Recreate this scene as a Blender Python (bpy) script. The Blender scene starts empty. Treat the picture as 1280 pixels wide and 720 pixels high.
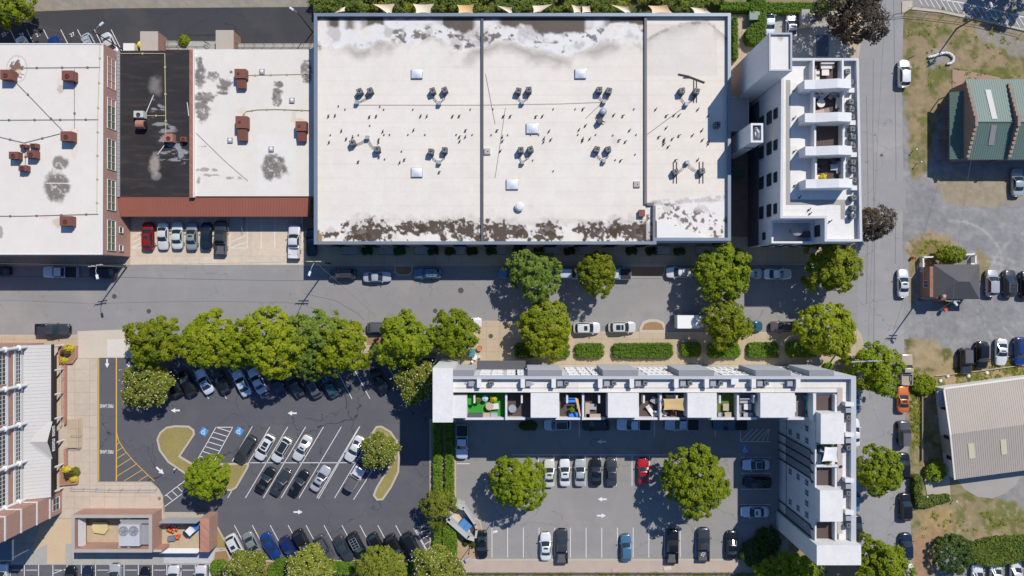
import bpy, math, random
import numpy as np
from mathutils import Vector, Matrix
R = random.Random(11)
S, H = 0.138, 120.0          # metres per photo pixel on the ground, flying height
scene = bpy.context.scene
COL = scene.collection
def P(x, y, h=0.0):
    k = S * (1 - h / H)
    return Vector(((x - 640) * k, (360 - y) * k, h))
def rect(x0, y0, x1, y1, h):
    a, b = P(x0, y1, h), P(x1, y0, h)
    return a.x, a.y, b.x, b.y
def rad(d): return math.radians(d)

class MB:
    def __init__(s): s.v = []; s.f = []; s.m = []
    def add(s, vs, fs, mi=0):
        n = len(s.v); s.v += [tuple(v) for v in vs]
        for f in fs: s.f.append([i + n for i in f]); s.m.append(mi)
        return s
    def box(s, x0, y0, z0, x1, y1, z1, mi=0):
        if x0 > x1: x0, x1 = x1, x0
        if y0 > y1: y0, y1 = y1, y0
        return s.add([(x0,y0,z0),(x1,y0,z0),(x1,y1,z0),(x0,y1,z0),(x0,y0,z1),(x1,y0,z1),(x1,y1,z1),(x0,y1,z1)],
              [(3,2,1,0),(4,5,6,7),(0,1,5,4),(1,2,6,5),(2,3,7,6),(3,0,4,7)], mi)
    def pbox(s, x0, y0, x1, y1, h0, h1, mi=0):
        a = rect(x0, y0, x1, y1, h1); return s.box(a[0], a[1], h0, a[2], a[3], h1, mi)
    def obox(s, c, sx, sy, sz, rz=0, mi=0, rx=0, ry=0):
        M = Matrix.Translation(c) @ Matrix.Rotation(rz,4,'Z') @ Matrix.Rotation(ry,4,'Y') @ Matrix.Rotation(rx,4,'X')
        b = MB().box(-sx/2,-sy/2,-sz/2,sx/2,sy/2,sz/2)
        return s.add([M @ Vector(v) for v in b.v], b.f, mi)
    def prism(s, pts, z0, z1, mi=0):
        pts = [(p[0], p[1]) for p in pts]
        if sum(a[0]*b[1]-b[0]*a[1] for a, b in zip(pts, pts[1:]+pts[:1])) < 0: pts.reverse()
        n = len(pts)
        return s.add([(x,y,z0) for x,y in pts]+[(x,y,z1) for x,y in pts],
            [list(range(n))[::-1], list(range(n,2*n))]+[(i,(i+1)%n,n+(i+1)%n,n+i) for i in range(n)], mi)
    def sheet(s, pts, z, mi=0):
        pts = [(p[0], p[1]) for p in pts]
        if sum(a[0]*b[1]-b[0]*a[1] for a, b in zip(pts, pts[1:]+pts[:1])) < 0: pts.reverse()
        return s.add([(x,y,z) for x,y in pts], [list(range(len(pts)))], mi)
    def ring(s, pts, inset, z0, z1, mi=0, outset=0.0):
        o = offset(pts, -outset) if outset else ccw(pts); i = offset(pts, inset); n = len(o)
        V = [(x,y,z0) for x,y in o]+[(x,y,z1) for x,y in o]+[(x,y,z0) for x,y in i]+[(x,y,z1) for x,y in i]
        F = []
        for a in range(n):
            b = (a+1)%n
            F += [(a,b,n+b,n+a),(n+a,n+b,3*n+b,3*n+a),(3*n+a,3*n+b,2*n+b,2*n+a),(2*n+a,2*n+b,b,a)]
        return s.add(V, F, mi)
    def tube(s, a, b, r, n=8, r2=None, mi=0, caps=True):
        a, b = Vector(a), Vector(b); r2 = r if r2 is None else r2
        d = (b-a); 
        if d.length < 1e-6: return s
        q = d.to_track_quat('Z','Y'); V = []
        for c, rr in ((a,r),(b,r2)):
            for k in range(n):
                t = 2*math.pi*k/n; V.append(c + q @ Vector((rr*math.cos(t), rr*math.sin(t), 0)))
        F = [(k,(k+1)%n,n+(k+1)%n,n+k) for k in range(n)]
        if caps: F += [list(range(n))[::-1], list(range(n,2*n))]
        return s.add(V, F, mi)
    def path(s, pts, r, n=6, mi=0):
        for a, b in zip(pts, pts[1:]): s.tube(a, b, r, n, mi=mi)
        return s
    def cyl(s, x, y, z0, z1, r, n=16, r2=None, mi=0): return s.tube((x,y,z0),(x,y,z1),r,n,r2,mi)
    def lathe(s, x, y, prof, n=16, mi=0):
        V = []; F = []; m = len(prof)
        for r, z in prof:
            for k in range(n):
                t = 2*math.pi*k/n; V.append((x+r*math.cos(t), y+r*math.sin(t), z))
        for j in range(m-1):
            for k in range(n): F.append((j*n+k, j*n+(k+1)%n, (j+1)*n+(k+1)%n, (j+1)*n+k))
        F += [list(range(n))[::-1], [(m-1)*n+k for k in range(n)]]
        return s.add(V, F, mi)
    def quad(s, a, b, c, d, mi=0): return s.add([a,b,c,d], [(0,1,2,3)], mi)
    def slab(s, a, b, c, d, t, mi=0):
        a,b,c,d = map(Vector,(a,b,c,d)); n = (b-a).cross(d-a).normalized()
        if n.z < 0: b, d = d, b; n = -n
        return s.add([a-n*t,b-n*t,c-n*t,d-n*t,a,b,c,d],[(3,2,1,0),(4,5,6,7),(0,1,5,4),(1,2,6,5),(2,3,7,6),(3,0,4,7)],mi)
    def merge(s, o, M=None):
        n = len(s.v); s.v += [tuple(M @ Vector(v)) if M else v for v in o.v]
        s.f += [[i+n for i in f] for f in o.f]; s.m += o.m; return s
    def build(s, name, mats, parent=None, smooth=False, **tags):
        if not isinstance(mats, (list, tuple)): mats = [mats]
        off = wloc(parent) if parent else Vector((0,0,0))
        me = bpy.data.meshes.new(name)
        me.from_pydata([(v[0]-off.x, v[1]-off.y, v[2]-off.z) for v in s.v], [], s.f)
        for m in mats: me.materials.append(m)
        if len(mats) > 1: me.polygons.foreach_set('material_index', s.m)
        if smooth: me.polygons.foreach_set('use_smooth', [True]*len(me.polygons))
        me.update()
        o = bpy.data.objects.new(name, me); COL.objects.link(o)
        if parent: o.parent = parent
        for k, v in tags.items(): o[k] = v
        return o

def wloc(o):
    v = Vector((0,0,0))
    while o: v += o.location; o = o.parent
    return v
def ccw(pts):
    pts = [(p[0], p[1]) for p in pts]
    if sum(a[0]*b[1]-b[0]*a[1] for a, b in zip(pts, pts[1:]+pts[:1])) < 0: pts = pts[::-1]
    return pts
def offset(pts, d):
    pts = ccw(pts); n = len(pts); out = []
    for i in range(n):
        p0, p1, p2 = Vector(pts[i-1]), Vector(pts[i]), Vector(pts[(i+1)%n])
        e1, e2 = (p1-p0).normalized(), (p2-p1).normalized()
        n1, n2 = Vector((-e1.y, e1.x)), Vector((-e2.y, e2.x))
        m = (n1+n2); m = m / max(.2, (1+n1.dot(n2)))
        q = p1 + m*d; out.append((q.x, q.y))
    return out
def pp(pts, h=0.0): return [(P(x,y,h).x, P(x,y,h).y) for x, y in pts]

def thing(name, label, cat, loc=(0,0,0), rz=0, group=None):
    o = bpy.data.objects.new(name, None); COL.objects.link(o); o.empty_display_size = .3
    o.location = loc; o.rotation_euler = (0,0,rz); o['label'] = label; o['category'] = cat
    if group: o['group'] = group
    return o
def tag(o, label, cat, group=None):
    o['label'] = label; o['category'] = cat
    if group: o['group'] = group
    return o
KIDS = {}
def copy_tree(o, parent=None):
    c = o.copy(); COL.objects.link(c)
    if parent: c.parent = parent
    for ch in o.children: copy_tree(ch, c)
    return c
def place(proto, loc, rz=0, label=None, group=None, sc=None, color=None):
    if proto.get('_used'):
        o = copy_tree(proto)
    else:
        o = proto; proto['_used'] = 1
    o.location = loc; o.rotation_euler = (0,0,rz)
    if sc: o.scale = sc
    if label: o['label'] = label
    if group: o['group'] = group
    if color:
        st = [o]
        while st:
            q = st.pop(); st += list(q.children); q.color = color
    return o
def struct(o): o['kind'] = 'structure'; return o

# ------------------------------------------------------------ materials
def nt(name):
    m = bpy.data.materials.new(name); m.use_nodes = True; t = m.node_tree
    return m, t, t.nodes['Principled BSDF']
def N(t, kind, **kw):
    n = t.nodes.new(kind)
    for k, v in kw.items():
        if k in n.inputs: n.inputs[k].default_value = v
        else: setattr(n, k, v)
    return n
def math_(t, op, a, b=None):
    n = t.nodes.new('ShaderNodeMath'); n.operation = op
    for i, q in enumerate((a, b)):
        if q is None: continue
        if hasattr(q, 'links'): t.links.new(q, n.inputs[i])
        else: n.inputs[i].default_value = q
    return n.outputs[0]
def scale_col(t, col, fac):
    n = t.nodes.new('ShaderNodeVectorMath'); n.operation = 'SCALE'
    if hasattr(col, 'links'): t.links.new(col, n.inputs[0])
    else: n.inputs[0].default_value = col[:3]
    t.links.new(fac, n.inputs['Scale']); return n.outputs[0]
def mixc(t, fac, a, b):
    n = t.nodes.new('ShaderNodeMix'); n.data_type = 'RGBA'
    for i, q in ((0,fac),(6,a),(7,b)):
        if hasattr(q, 'links'): t.links.new(q, n.inputs[i])
        elif i == 0: n.inputs[0].default_value = q
        else: n.inputs[i].default_value = (*q[:3], 1)
    return n.outputs[2]
def noise(t, co, scale, detail=3, rough=.55, dist=0):
    n = N(t, 'ShaderNodeTexNoise', Scale=scale, Detail=detail, Roughness=rough, Distortion=dist)
    t.links.new(co, n.inputs['Vector']); return n.outputs['Fac']
def variation(t, co, layers):
    f = None
    for sc, amp in layers:
        k = math_(t, 'MULTIPLY_ADD', noise(t, co, sc), 2*amp); k.node.inputs[2].default_value = 1-amp
        f = k if f is None else math_(t, 'MULTIPLY', f, k)
    return f
def coord(t, kind='Object'):
    if kind == 'World': return N(t,'ShaderNodeNewGeometry').outputs['Position']
    return N(t,'ShaderNodeTexCoord').outputs[kind]
MC = {}
def mat(name, col, rough=.8, metal=0., layers=((.6,.10),(6,.08)), spec=.3, coords='Object', bump=0, bscale=20, streak=0):
    if name in MC: return MC[name]
    m, t, b = nt(name); co = coord(t, coords)
    fv = variation(t, co, layers)
    if streak:
        mp = N(t,'ShaderNodeMapping'); mp.inputs['Scale'].default_value = (2.2,2.2,.16); t.links.new(co, mp.inputs[0])
        fv = math_(t,'MULTIPLY', fv, variation(t, mp.outputs[0], ((1.0,streak),(.3,streak*.7))))
    c = scale_col(t, col, fv)
    t.links.new(c, b.inputs['Base Color']); b.inputs['Roughness'].default_value = rough
    b.inputs['Metallic'].default_value = metal; b.inputs['Specular IOR Level'].default_value = spec
    if bump:
        bn = N(t,'ShaderNodeBump', Strength=bump, Distance=.02)
        t.links.new(noise(t, co, bscale), bn.inputs['Height']); t.links.new(bn.outputs[0], b.inputs['Normal'])
    MC[name] = m; return m
def asphalt(name, col, crack=.5, patch=.12, cs=.10, fine=.14, seams=True, scratch=0.0):
    m, t, b = nt(name); co = coord(t, 'World')
    f = variation(t, co, ((.05,patch),(.35,.08),(2.5,.05),(30,fine)))
    # stretched lengthwise streaks along the traffic
    mp = N(t,'ShaderNodeMapping'); mp.inputs['Scale'].default_value = (.03,.7,1) ; t.links.new(co, mp.inputs[0])
    f = math_(t,'MULTIPLY', f, variation(t, mp.outputs[0], ((1,.07),)))
    # cracks
    w = N(t,'ShaderNodeTexNoise', Scale=.5, Detail=4); t.links.new(co, w.inputs['Vector'])
    ad = N(t,'ShaderNodeVectorMath', operation='MULTIPLY_ADD'); t.links.new(w.outputs['Color'], ad.inputs[0]); ad.inputs[1].default_value=(3.5,3.5,0); t.links.new(co, ad.inputs[2])
    v = N(t,'ShaderNodeTexVoronoi', feature='DISTANCE_TO_EDGE', Scale=cs); t.links.new(ad.outputs[0], v.inputs['Vector'])
    ln = math_(t,'LESS_THAN', v.outputs['Distance'], .0036)
    gate = math_(t,'GREATER_THAN', noise(t, co, .09, 1), .47)
    ck = math_(t,'MULTIPLY', math_(t,'MULTIPLY', ln, gate), -crack)
    f = math_(t,'MULTIPLY', f, math_(t,'ADD', ck, 1.0))
    oil = math_(t,'GREATER_THAN', noise(t, co, .55, 3, .6), .665)
    f = math_(t,'MULTIPLY', f, math_(t,'ADD', math_(t,'MULTIPLY', oil, -.10), 1.0))
    dust = N(t,'ShaderNodeMapRange'); t.links.new(noise(t, co, .13, 4, .6), dust.inputs[0]); dust.inputs[1].default_value=.52; dust.inputs[2].default_value=.72; dust.inputs[4].default_value=.34
    base = mixc(t, dust.outputs[0], col, (min(.5,col[0]*1.35+.03), col[1]*1.27+.024, col[2]*1.15+.016))
    t.links.new(scale_col(t, base, f), b.inputs['Base Color'])
    b.inputs['Roughness'].default_value = .9; b.inputs['Specular IOR Level'].default_value = .25
    MC[name] = m; return m
def slabs(name, col, w=2.0, h=2.0, joint=.04, dark=.72, var=.10, rot=0, mid=.08):
    m, t, b = nt(name); co = coord(t, 'World')
    mp = N(t,'ShaderNodeMapping'); mp.inputs['Rotation'].default_value = (0,0,rot); t.links.new(co, mp.inputs[0])
    br = N(t,'ShaderNodeTexBrick', Scale=1.0, offset=0.0); t.links.new(mp.outputs[0], br.inputs['Vector'])
    br.inputs['Brick Width'].default_value = w; br.inputs['Row Height'].default_value = h
    br.inputs['Mortar Size'].default_value = joint; br.inputs['Mortar Smooth'].default_value=.2; br.inputs['Bias'].default_value = 0
    br.inputs['Color1'].default_value = (1,1,1,1); br.inputs['Color2'].default_value = (.92,.92,.91,1); br.inputs['Mortar'].default_value = (dark,dark,dark,1)
    f = variation(t, co, ((.12,var),(1.1,mid),(3.3,mid*.8),(9,.06)))
    c = scale_col(t, col, f)
    mm = N(t,'ShaderNodeVectorMath', operation='MULTIPLY'); t.links.new(c, mm.inputs[0]); t.links.new(br.outputs['Color'], mm.inputs[1])
    t.links.new(mm.outputs[0], b.inputs['Base Color']); b.inputs['Roughness'].default_value=.88; b.inputs['Specular IOR Level'].default_value=.25
    MC[name] = m; return m
def brick(name, col, mortar=(.42,.36,.32)):
    m, t, b = nt(name); co = coord(t, 'Object')
    sx = N(t,'ShaderNodeSeparateXYZ'); t.links.new(co, sx.inputs[0])
    cx = N(t,'ShaderNodeCombineXYZ'); t.links.new(math_(t,'ADD',sx.outputs[0],sx.outputs[1]), cx.inputs[0]); t.links.new(sx.outputs[2], cx.inputs[1])
    br = N(t,'ShaderNodeTexBrick', Scale=1.0); t.links.new(cx.outputs[0], br.inputs['Vector'])
    br.inputs['Brick Width'].default_value=.23; br.inputs['Row Height'].default_value=.08; br.inputs['Mortar Size'].default_value=.009
    br.inputs['Color1'].default_value=(*col,1); br.inputs['Color2'].default_value=(col[0]*.75,col[1]*.7,col[2]*.7,1); br.inputs['Mortar'].default_value=(*mortar,1)
    t.links.new(scale_col(t, br.outputs['Color'], variation(t, co, ((.5,.14),(3,.1)))), b.inputs['Base Color']); b.inputs['Roughness'].default_value=.9
    MC[name]=m; return m
def painted(name, fine=((.5,.05),(4,.05),(18,.05)), rough=.85):
    m, t, b = nt(name); co = coord(t,'World')
    a = N(t,'ShaderNodeAttribute', attribute_name='albedo')
    t.links.new(scale_col(t, a.outputs['Color'], variation(t, co, fine)), b.inputs['Base Color'])
    b.inputs['Roughness'].default_value=rough; b.inputs['Specular IOR Level'].default_value=.2
    MC[name]=m; return m
def paint_mat(name, metal, rough):
    m, t, b = nt(name); oi = N(t,'ShaderNodeObjectInfo')
    t.links.new(scale_col(t, oi.outputs['Color'], variation(t, coord(t,'World'), ((1.5,.05),(14,.05)))), b.inputs['Base Color'])
    b.inputs['Metallic'].default_value = metal; b.inputs['Roughness'].default_value = rough
    b.inputs['Coat Weight'].default_value = .6; b.inputs['Coat Roughness'].default_value = .06
    MC[name]=m; return m
def leafmat(name, c1, c2, c3, trans=.35):
    m, t, b = nt(name); out = t.nodes['Material Output']; co = coord(t,'World')
    a = N(t,'ShaderNodeAttribute', attribute_name='hue')
    c = mixc(t, a.outputs['Fac'], c1, c2)
    c = mixc(t, math_(t,'MULTIPLY', math_(t,'GREATER_THAN', noise(t, co, .8, 2), .55), .35), c, c3)
    rn = math_(t,'MULTIPLY_ADD', N(t,'ShaderNodeObjectInfo').outputs['Random'], .34); rn.node.inputs[2].default_value = .80
    c = scale_col(t, c, math_(t,'MULTIPLY', rn, variation(t, co, ((3,.18),))))
    t.links.new(c, b.inputs['Base Color']); b.inputs['Roughness'].default_value=.65; b.inputs['Specular IOR Level'].default_value=.25
    tr = N(t,'ShaderNodeBsdfTranslucent'); t.links.new(scale_col(t, c, math_(t,'ADD',0,1.2)), tr.inputs['Color'])
    mx = N(t,'ShaderNodeMixShader', Fac=trans); t.links.new(b.outputs[0], mx.inputs[1]); t.links.new(tr.outputs[0], mx.inputs[2]); t.links.new(mx.outputs[0], out.inputs['Surface'])
    MC[name]=m; return m

# numpy noise
def _h(ix, iy, seed):
    n = (ix.astype(np.int64)*374761393 + iy.astype(np.int64)*668265263 + seed*974634777) & 0xffffffff
    n = ((n ^ (n >> 13))*1274126177) & 0xffffffff
    return ((n ^ (n >> 16)) & 0xffff)/65535.0
def vn(x, y, seed=0):
    ix, iy = np.floor(x), np.floor(y); fx, fy = x-ix, y-iy
    fx = fx*fx*(3-2*fx); fy = fy*fy*(3-2*fy); ix = ix.astype(np.int64); iy = iy.astype(np.int64)
    a,b,c,d = _h(ix,iy,seed),_h(ix+1,iy,seed),_h(ix,iy+1,seed),_h(ix+1,iy+1,seed)
    return (a*(1-fx)+b*fx)*(1-fy)+(c*(1-fx)+d*fx)*fy
def fbm(x, y, s, seed=0, oc=4):
    r = 0; amp = .5; tot = 0
    for i in range(oc):
        r = r + amp*vn(x/s*2**i+seed*7.3, y/s*2**i-seed*3.1, seed+i); tot += amp; amp *= .55
    return r/tot
def sst(a, b, x):
    t = np.clip((x-a)/(b-a), 0, 1); return t*t*(3-2*t)
def ell(X, Y, cx, cy, rx, ry, soft=.25, amp=.6, seed=1, ns=None, rot=0):
    dx, dy = X-cx, Y-cy
    if rot: c, s_ = math.cos(rot), math.sin(rot); dx, dy = dx*c+dy*s_, -dx*s_+dy*c
    d = 1-np.sqrt((dx/rx)**2+(dy/ry)**2)
    d = d + amp*(fbm(X, Y, ns or max(2., min(rx,ry)*.8), seed)-.5)*2
    return sst(0, soft, d)
def sdp(X, Y, pts):
    d = np.full(X.shape, 1e9); inside = np.zeros(X.shape, bool); n = len(pts)
    for i in range(n):
        ax, ay = pts[i]; bx, by = pts[(i+1)%n]; ex, ey = bx-ax, by-ay
        t = np.clip(((X-ax)*ex+(Y-ay)*ey)/(ex*ex+ey*ey+1e-9), 0, 1)
        d = np.minimum(d, (X-ax-t*ex)**2+(Y-ay-t*ey)**2)
        if abs(ey) > 1e-9:
            inside ^= ((ay > Y) != (by > Y)) & (X < (bx-ax)*(Y-ay)/(ey)+ax)
    d = np.sqrt(d); return np.where(inside, d, -d)
def zone(X, Y, pts, soft=3, amp=6, ns=14, seed=1):
    return sst(-soft, soft, sdp(X, Y, pts)+amp*(fbm(X,Y,ns,seed)-.5)*2)
def lay(C, m, col):
    m = m[...,None]; return C*(1-m)+np.array(col)*m
def paint_sheet(name, x0, y0, x1, y1, h, step, fn, material, parent=None, bumpfn=None, thick=0.0):
    """grid over photo-pixel rectangle at height h; fn(X,Y) gives albedo"""
    nx, ny = int((x1-x0)/step)+1, int((y1-y0)/step)+1
    xs, ys = np.linspace(x0,x1,nx), np.linspace(y0,y1,ny)
    X, Y = np.meshgrid(xs, ys); C = fn(X, Y)
    k = S*(1-h/H); off = wloc(parent) if parent else Vector((0,0,0))
    Z = np.full(X.shape, h) if bumpfn is None else h+bumpfn(X,Y)
    V = np.stack([(X-640)*k-off.x, (360-Y)*k-off.y, Z-off.z], -1).reshape(-1,3)
    i = (np.arange(ny-1)[:,None]*nx+np.arange(nx-1)[None,:]).reshape(-1)
    F = np.stack([i, i+nx, i+nx+1, i+1], -1)
    me = bpy.data.meshes.new(name)
    me.vertices.add(len(V)); me.vertices.foreach_set('co', V.reshape(-1))
    me.loops.add(F.size); me.loops.foreach_set('vertex_index', F.reshape(-1))
    me.polygons.add(len(F)); me.polygons.foreach_set('loop_start', np.arange(len(F))*4)
    me.update(calc_edges=True)
    at = me.color_attributes.new('albedo','FLOAT_COLOR','POINT')
    at.data.foreach_set('color', np.concatenate([C.reshape(-1,3), np.ones((nx*ny,1))],1).reshape(-1))
    me.materials.append(material)
    o = bpy.data.objects.new(name, me); COL.objects.link(o)
    if parent: o.parent = parent
    return o

# material set
M_road = asphalt('road_asphalt', (.236,.229,.226), crack=.2, patch=.08)
M_lot = asphalt('dark_lot_asphalt', (.093,.093,.106), crack=.55, patch=.14, cs=.13)
M_lot2 = asphalt('grey_lot_asphalt', (.245,.234,.226), crack=.3, patch=.16)
M_alley = asphalt('alley_asphalt', (.048,.048,.053), crack=.4, patch=.12)
M_side = asphalt('side_road_asphalt', (.255,.250,.252), crack=.4, patch=.12, cs=.16)
M_walk = slabs('sidewalk_concrete', (.43,.345,.245), 2.2, 2.2)
M_plaza = slabs('plaza_concrete', (.475,.40,.325), 2.6, 2.0, mid=.11)
M_tan = slabs('tan_lot_concrete', (.53,.445,.355), 9, 5.5, var=.2, dark=.80, mid=.17)
M_greyc = slabs('grey_concrete', (.35,.34,.31), 4, 4, var=.18, mid=.13)
M_curb = mat('kerb_concrete', (.42,.37,.30))
M_white = mat('white_paint', (.64,.63,.62), layers=((2,.08),(14,.10)), coords='World')
M_yellow = mat('yellow_paint', (.60,.36,.06), layers=((2,.1),(14,.1)), coords='World')
M_blue = mat('blue_paint', (.05,.24,.55), coords='World')
M_stucco = mat('white_stucco', (.61,.605,.60), layers=((.25,.05),(3,.05),(14,.04)), streak=.10)
M_memb = mat('white_membrane', (.62,.605,.585), layers=((.3,.05),(4,.04)))
M_paver = mat('tan_pavers', (.40,.355,.32))
M_grey = mat('grey_siding', (.22,.22,.23), layers=((.4,.06),(5,.05)))
M_dkgrey = mat('dark_grey', (.09,.09,.10))
M_black = mat('black_metal', (.022,.022,.025), rough=.5)
M_metal = mat('galvanised_metal', (.30,.32,.35), rough=.55, metal=.2)
M_cop = mat('metal_coping', (.18,.22,.27), rough=.45, metal=.25)
M_brick = brick('red_brick', (.30,.12,.075))
M_brick2 = brick('pale_red_brick', (.40,.185,.125))
M_brickdk = brick('brown_brick', (.18,.105,.075))
M_red = mat('red_metal_roof', (.29,.105,.072), rough=.55, layers=((.3,.1),(4,.06)))
M_unit = mat('rust_red_unit', (.175,.066,.05), rough=.6)
M_green = mat('green_metal_roof', (.115,.172,.148), rough=.5, layers=((.2,.12),(3,.06)))
M_beige = mat('beige_metal_roof', (.36,.315,.27), rough=.55, layers=((.2,.10),(3,.05)))
M_lgrey = mat('light_grey_metal_roof', (.46,.445,.43), rough=.55, layers=((.2,.08),(3,.05)))
M_shingle = mat('charcoal_shingle', (.085,.082,.085), layers=((.7,.14),(12,.22)))
M_deck = mat('brown_decking', (.085,.060,.055), layers=((.6,.12),(8,.2)))
M_turf = mat('artificial_turf', (.035,.26,.03), layers=((3,.12),(30,.2)))
M_mulch = mat('bark_mulch', (.27,.16,.085), layers=((.5,.18),(8,.3)), coords='World')
M_dry = mat('dry_grass', (.33,.25,.11), layers=((.3,.25),(5,.3)), coords='World')
M_soil = mat('bare_soil', (.36,.25,.16), layers=((.3,.2),(6,.25)), coords='World')
M_gravel = mat('pinkish_gravel', (.40,.32,.26), layers=((.5,.14),(9,.35)), coords='World')
M_rock = mat('grey_gravel', (.42,.42,.43), layers=((1,.14),(7,.5)), coords='World')
M_wood = mat('weathered_wood', (.40,.32,.25))
M_bark = mat('tree_bark', (.11,.085,.065), layers=((4,.3),))
M_tyre = mat('tyre_rubber', (.02,.02,.02), rough=.85)
M_rim = mat('alloy_rim', (.5,.5,.52), rough=.3, metal=.8)
M_glass = mat('window_glass', (.025,.035,.04), rough=.07, spec=.6, layers=((1,.05),))
M_millglass = mat('mill_glass_reflection', (.13,.14,.085), rough=.12, spec=.5, layers=((1.5,.5),))  # base colour carries a painted greenish yellow reflection
M_carglass = mat('car_glass', (.018,.028,.032), rough=.05, spec=.7, layers=((1,.05),))
M_lamp = mat('clear_lamp_lens', (.6,.62,.65), rough=.15)
M_tail = mat('red_lamp_lens', (.35,.015,.015), rough=.2)
M_cloth = mat('cream_canvas', (.68,.58,.45))
M_clothw = mat('white_canvas', (.66,.65,.64))
M_orange = mat('orange_plastic', (.75,.13,.03), rough=.5)
M_bluep = mat('blue_plastic', (.04,.16,.42), rough=.5)
M_cushion = mat('pale_cushion', (.62,.58,.54))
M_teal = mat('teal_cushion', (.02,.42,.45))
M_greyf = mat('grey_cushion', (.34,.34,.37))
M_skyl = mat('skylight_dome', (.60,.62,.66), rough=.22, spec=.6)
M_paint = paint_mat('car_paint', .25, .22)
M_paintm = paint_mat('matt_paint', 0, .6)
M_roofp = painted('roof_membrane',((.5,.06),(2.2,.04),(7,.05),(18,.05)))
M_groundp = painted('open_ground', ((.4,.10),(3,.16),(14,.22)))
SUN,SKY,EXPO=4.0,.105,.3
# ================================================================ GROUND
struct(MB().box(-420,-420,-.35,420,420,-.30).build('ground', mat('far_soil',(.20,.18,.13),coords='World',layers=((.02,.3),(.3,.2)))))
def east_ground(X, Y):
    n1, n2, n3 = fbm(X,Y,9,3), fbm(X,Y,30,5), fbm(X,Y,4,9,3)
    C = np.ones(X.shape+(3,))*np.array((.255,.25,.252))
    C = C*(1+.30*(n2-.5))[...,None]
    C = lay(C, .5*sst(.52,.7,fbm(X,Y*3,26,15)), (.32,.31,.30))
    tan, green, straw, dirt = (.30,.225,.125), (.125,.135,.03), (.36,.265,.14), (.36,.25,.16)
    A = zone(X,Y,[(1125,8),(1200,18),(1300,45),(1300,140),(1190,120),(1170,150),(1160,215),(1140,222),(1129,130)],3,9,16,21)
    C = lay(C, A*.95, tan)
    C = lay(C, .85*A*sst(.42,.60,fbm(X,Y,13,31)), green)
    C = lay(C, A*.8*sst(.55,.66,fbm(X,Y,5,33)), (.27,.21,.13))
    C = lay(C, .75*zone(X,Y,[(1218,30),(1300,55),(1300,80),(1225,50)],3,9,10,22), (.30,.275,.25))
    C = lay(C, .8*ell(X,Y,1178,72,20,20,.4,.7,41), (.29,.285,.27))
    C = lay(C, .85*ell(X,Y,1225,92,70,9,.5,.7,43), (.12,.14,.025))
    C = lay(C, .8*zone(X,Y,[(1165,218),(1262,218),(1290,245),(1230,262),(1180,250)],4,10,14,23), (.33,.265,.17))
    C = lay(C, .9*ell(X,Y,1168,318,42,30,.4,.5,44), straw)
    C = lay(C, .8*ell(X,Y,1160,312,28,16,.4,.9,45,5), (.17,.15,.04))
    C = lay(C, .8*ell(X,Y,1226,330,13,26,.4,.5,46), (.27,.21,.08))
    C = lay(C, .85*ell(X,Y,1141,350,6,40,.4,.4,47), (.27,.21,.09))
    B = zone(X,Y,[(1130,422),(1165,428),(1200,446),(1300,440),(1300,470),(1200,488),(1165,492),(1150,560),(1136,560)],3,6,12,24)
    C = lay(C, B, (.34,.255,.14)); C = lay(C, B*sst(.5,.62,fbm(X,Y,9,34)), (.13,.135,.035))
    C = lay(C, .9*ell(X,Y,1158,440,26,24,.5,.5,48), (.38,.29,.17))
    Cz = zone(X,Y,[(1136,540),(1172,480),(1196,600),(1300,590),(1300,665),(1240,680),(1150,690),(1142,720),(1137,720)],3,5,12,25)
    C = lay(C, Cz, (.27,.215,.115))
    C = lay(C, .85*Cz*sst(.44,.6,fbm(X,Y,11,36)), (.14,.15,.04)); C = lay(C, Cz*.7*sst(.56,.66,fbm(X,Y,6,37)), (.36,.28,.18))
    C = lay(C, .8*zone(X,Y,[(1200,598),(1300,588),(1300,640),(1260,625)],4,12,16,26), (.27,.27,.275))
    C = lay(C, .85*zone(X,Y,[(1150,640),(1190,630),(1190,665),(1150,675)],3,6,10,27), (.36,.25,.12))
    C = lay(C, zone(X,Y,[(1138,672),(1185,662),(1165,730),(1138,740)],3,4,10,28), (.34,.215,.125))
    C = lay(C, zone(X,Y,[(1205,688),(1310,676),(1310,760),(1195,760)],2,3,10,29), (.26,.25,.24))
    # tyre tracks in the gravel
    for cx, cy, r, w in ((1225,430,118,1.1),(1225,430,126,1.0),(1190,330,62,1.0),(1300,390,70,1.2),(1300,390,78,1.0),(1330,360,95,1.0)):
        d = np.abs(np.sqrt((X-cx)**2+((Y-cy)*1.15)**2)-r-3*(fbm(X,Y,20,51)-.5))
        C = lay(C, .6*(1-sst(w,w+1.3,d))*sst(.40,.55,fbm(X,Y,18,52)), (.40,.39,.37))
    return .85*C*(1+.42*(n3-.5)+.25*(n1-.5))[...,None]
struct(paint_sheet('gravel_yard', 1070,-60,1390,780,0.0,2.2,lambda X,Y: east_ground(X,Y),M_groundp))
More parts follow.
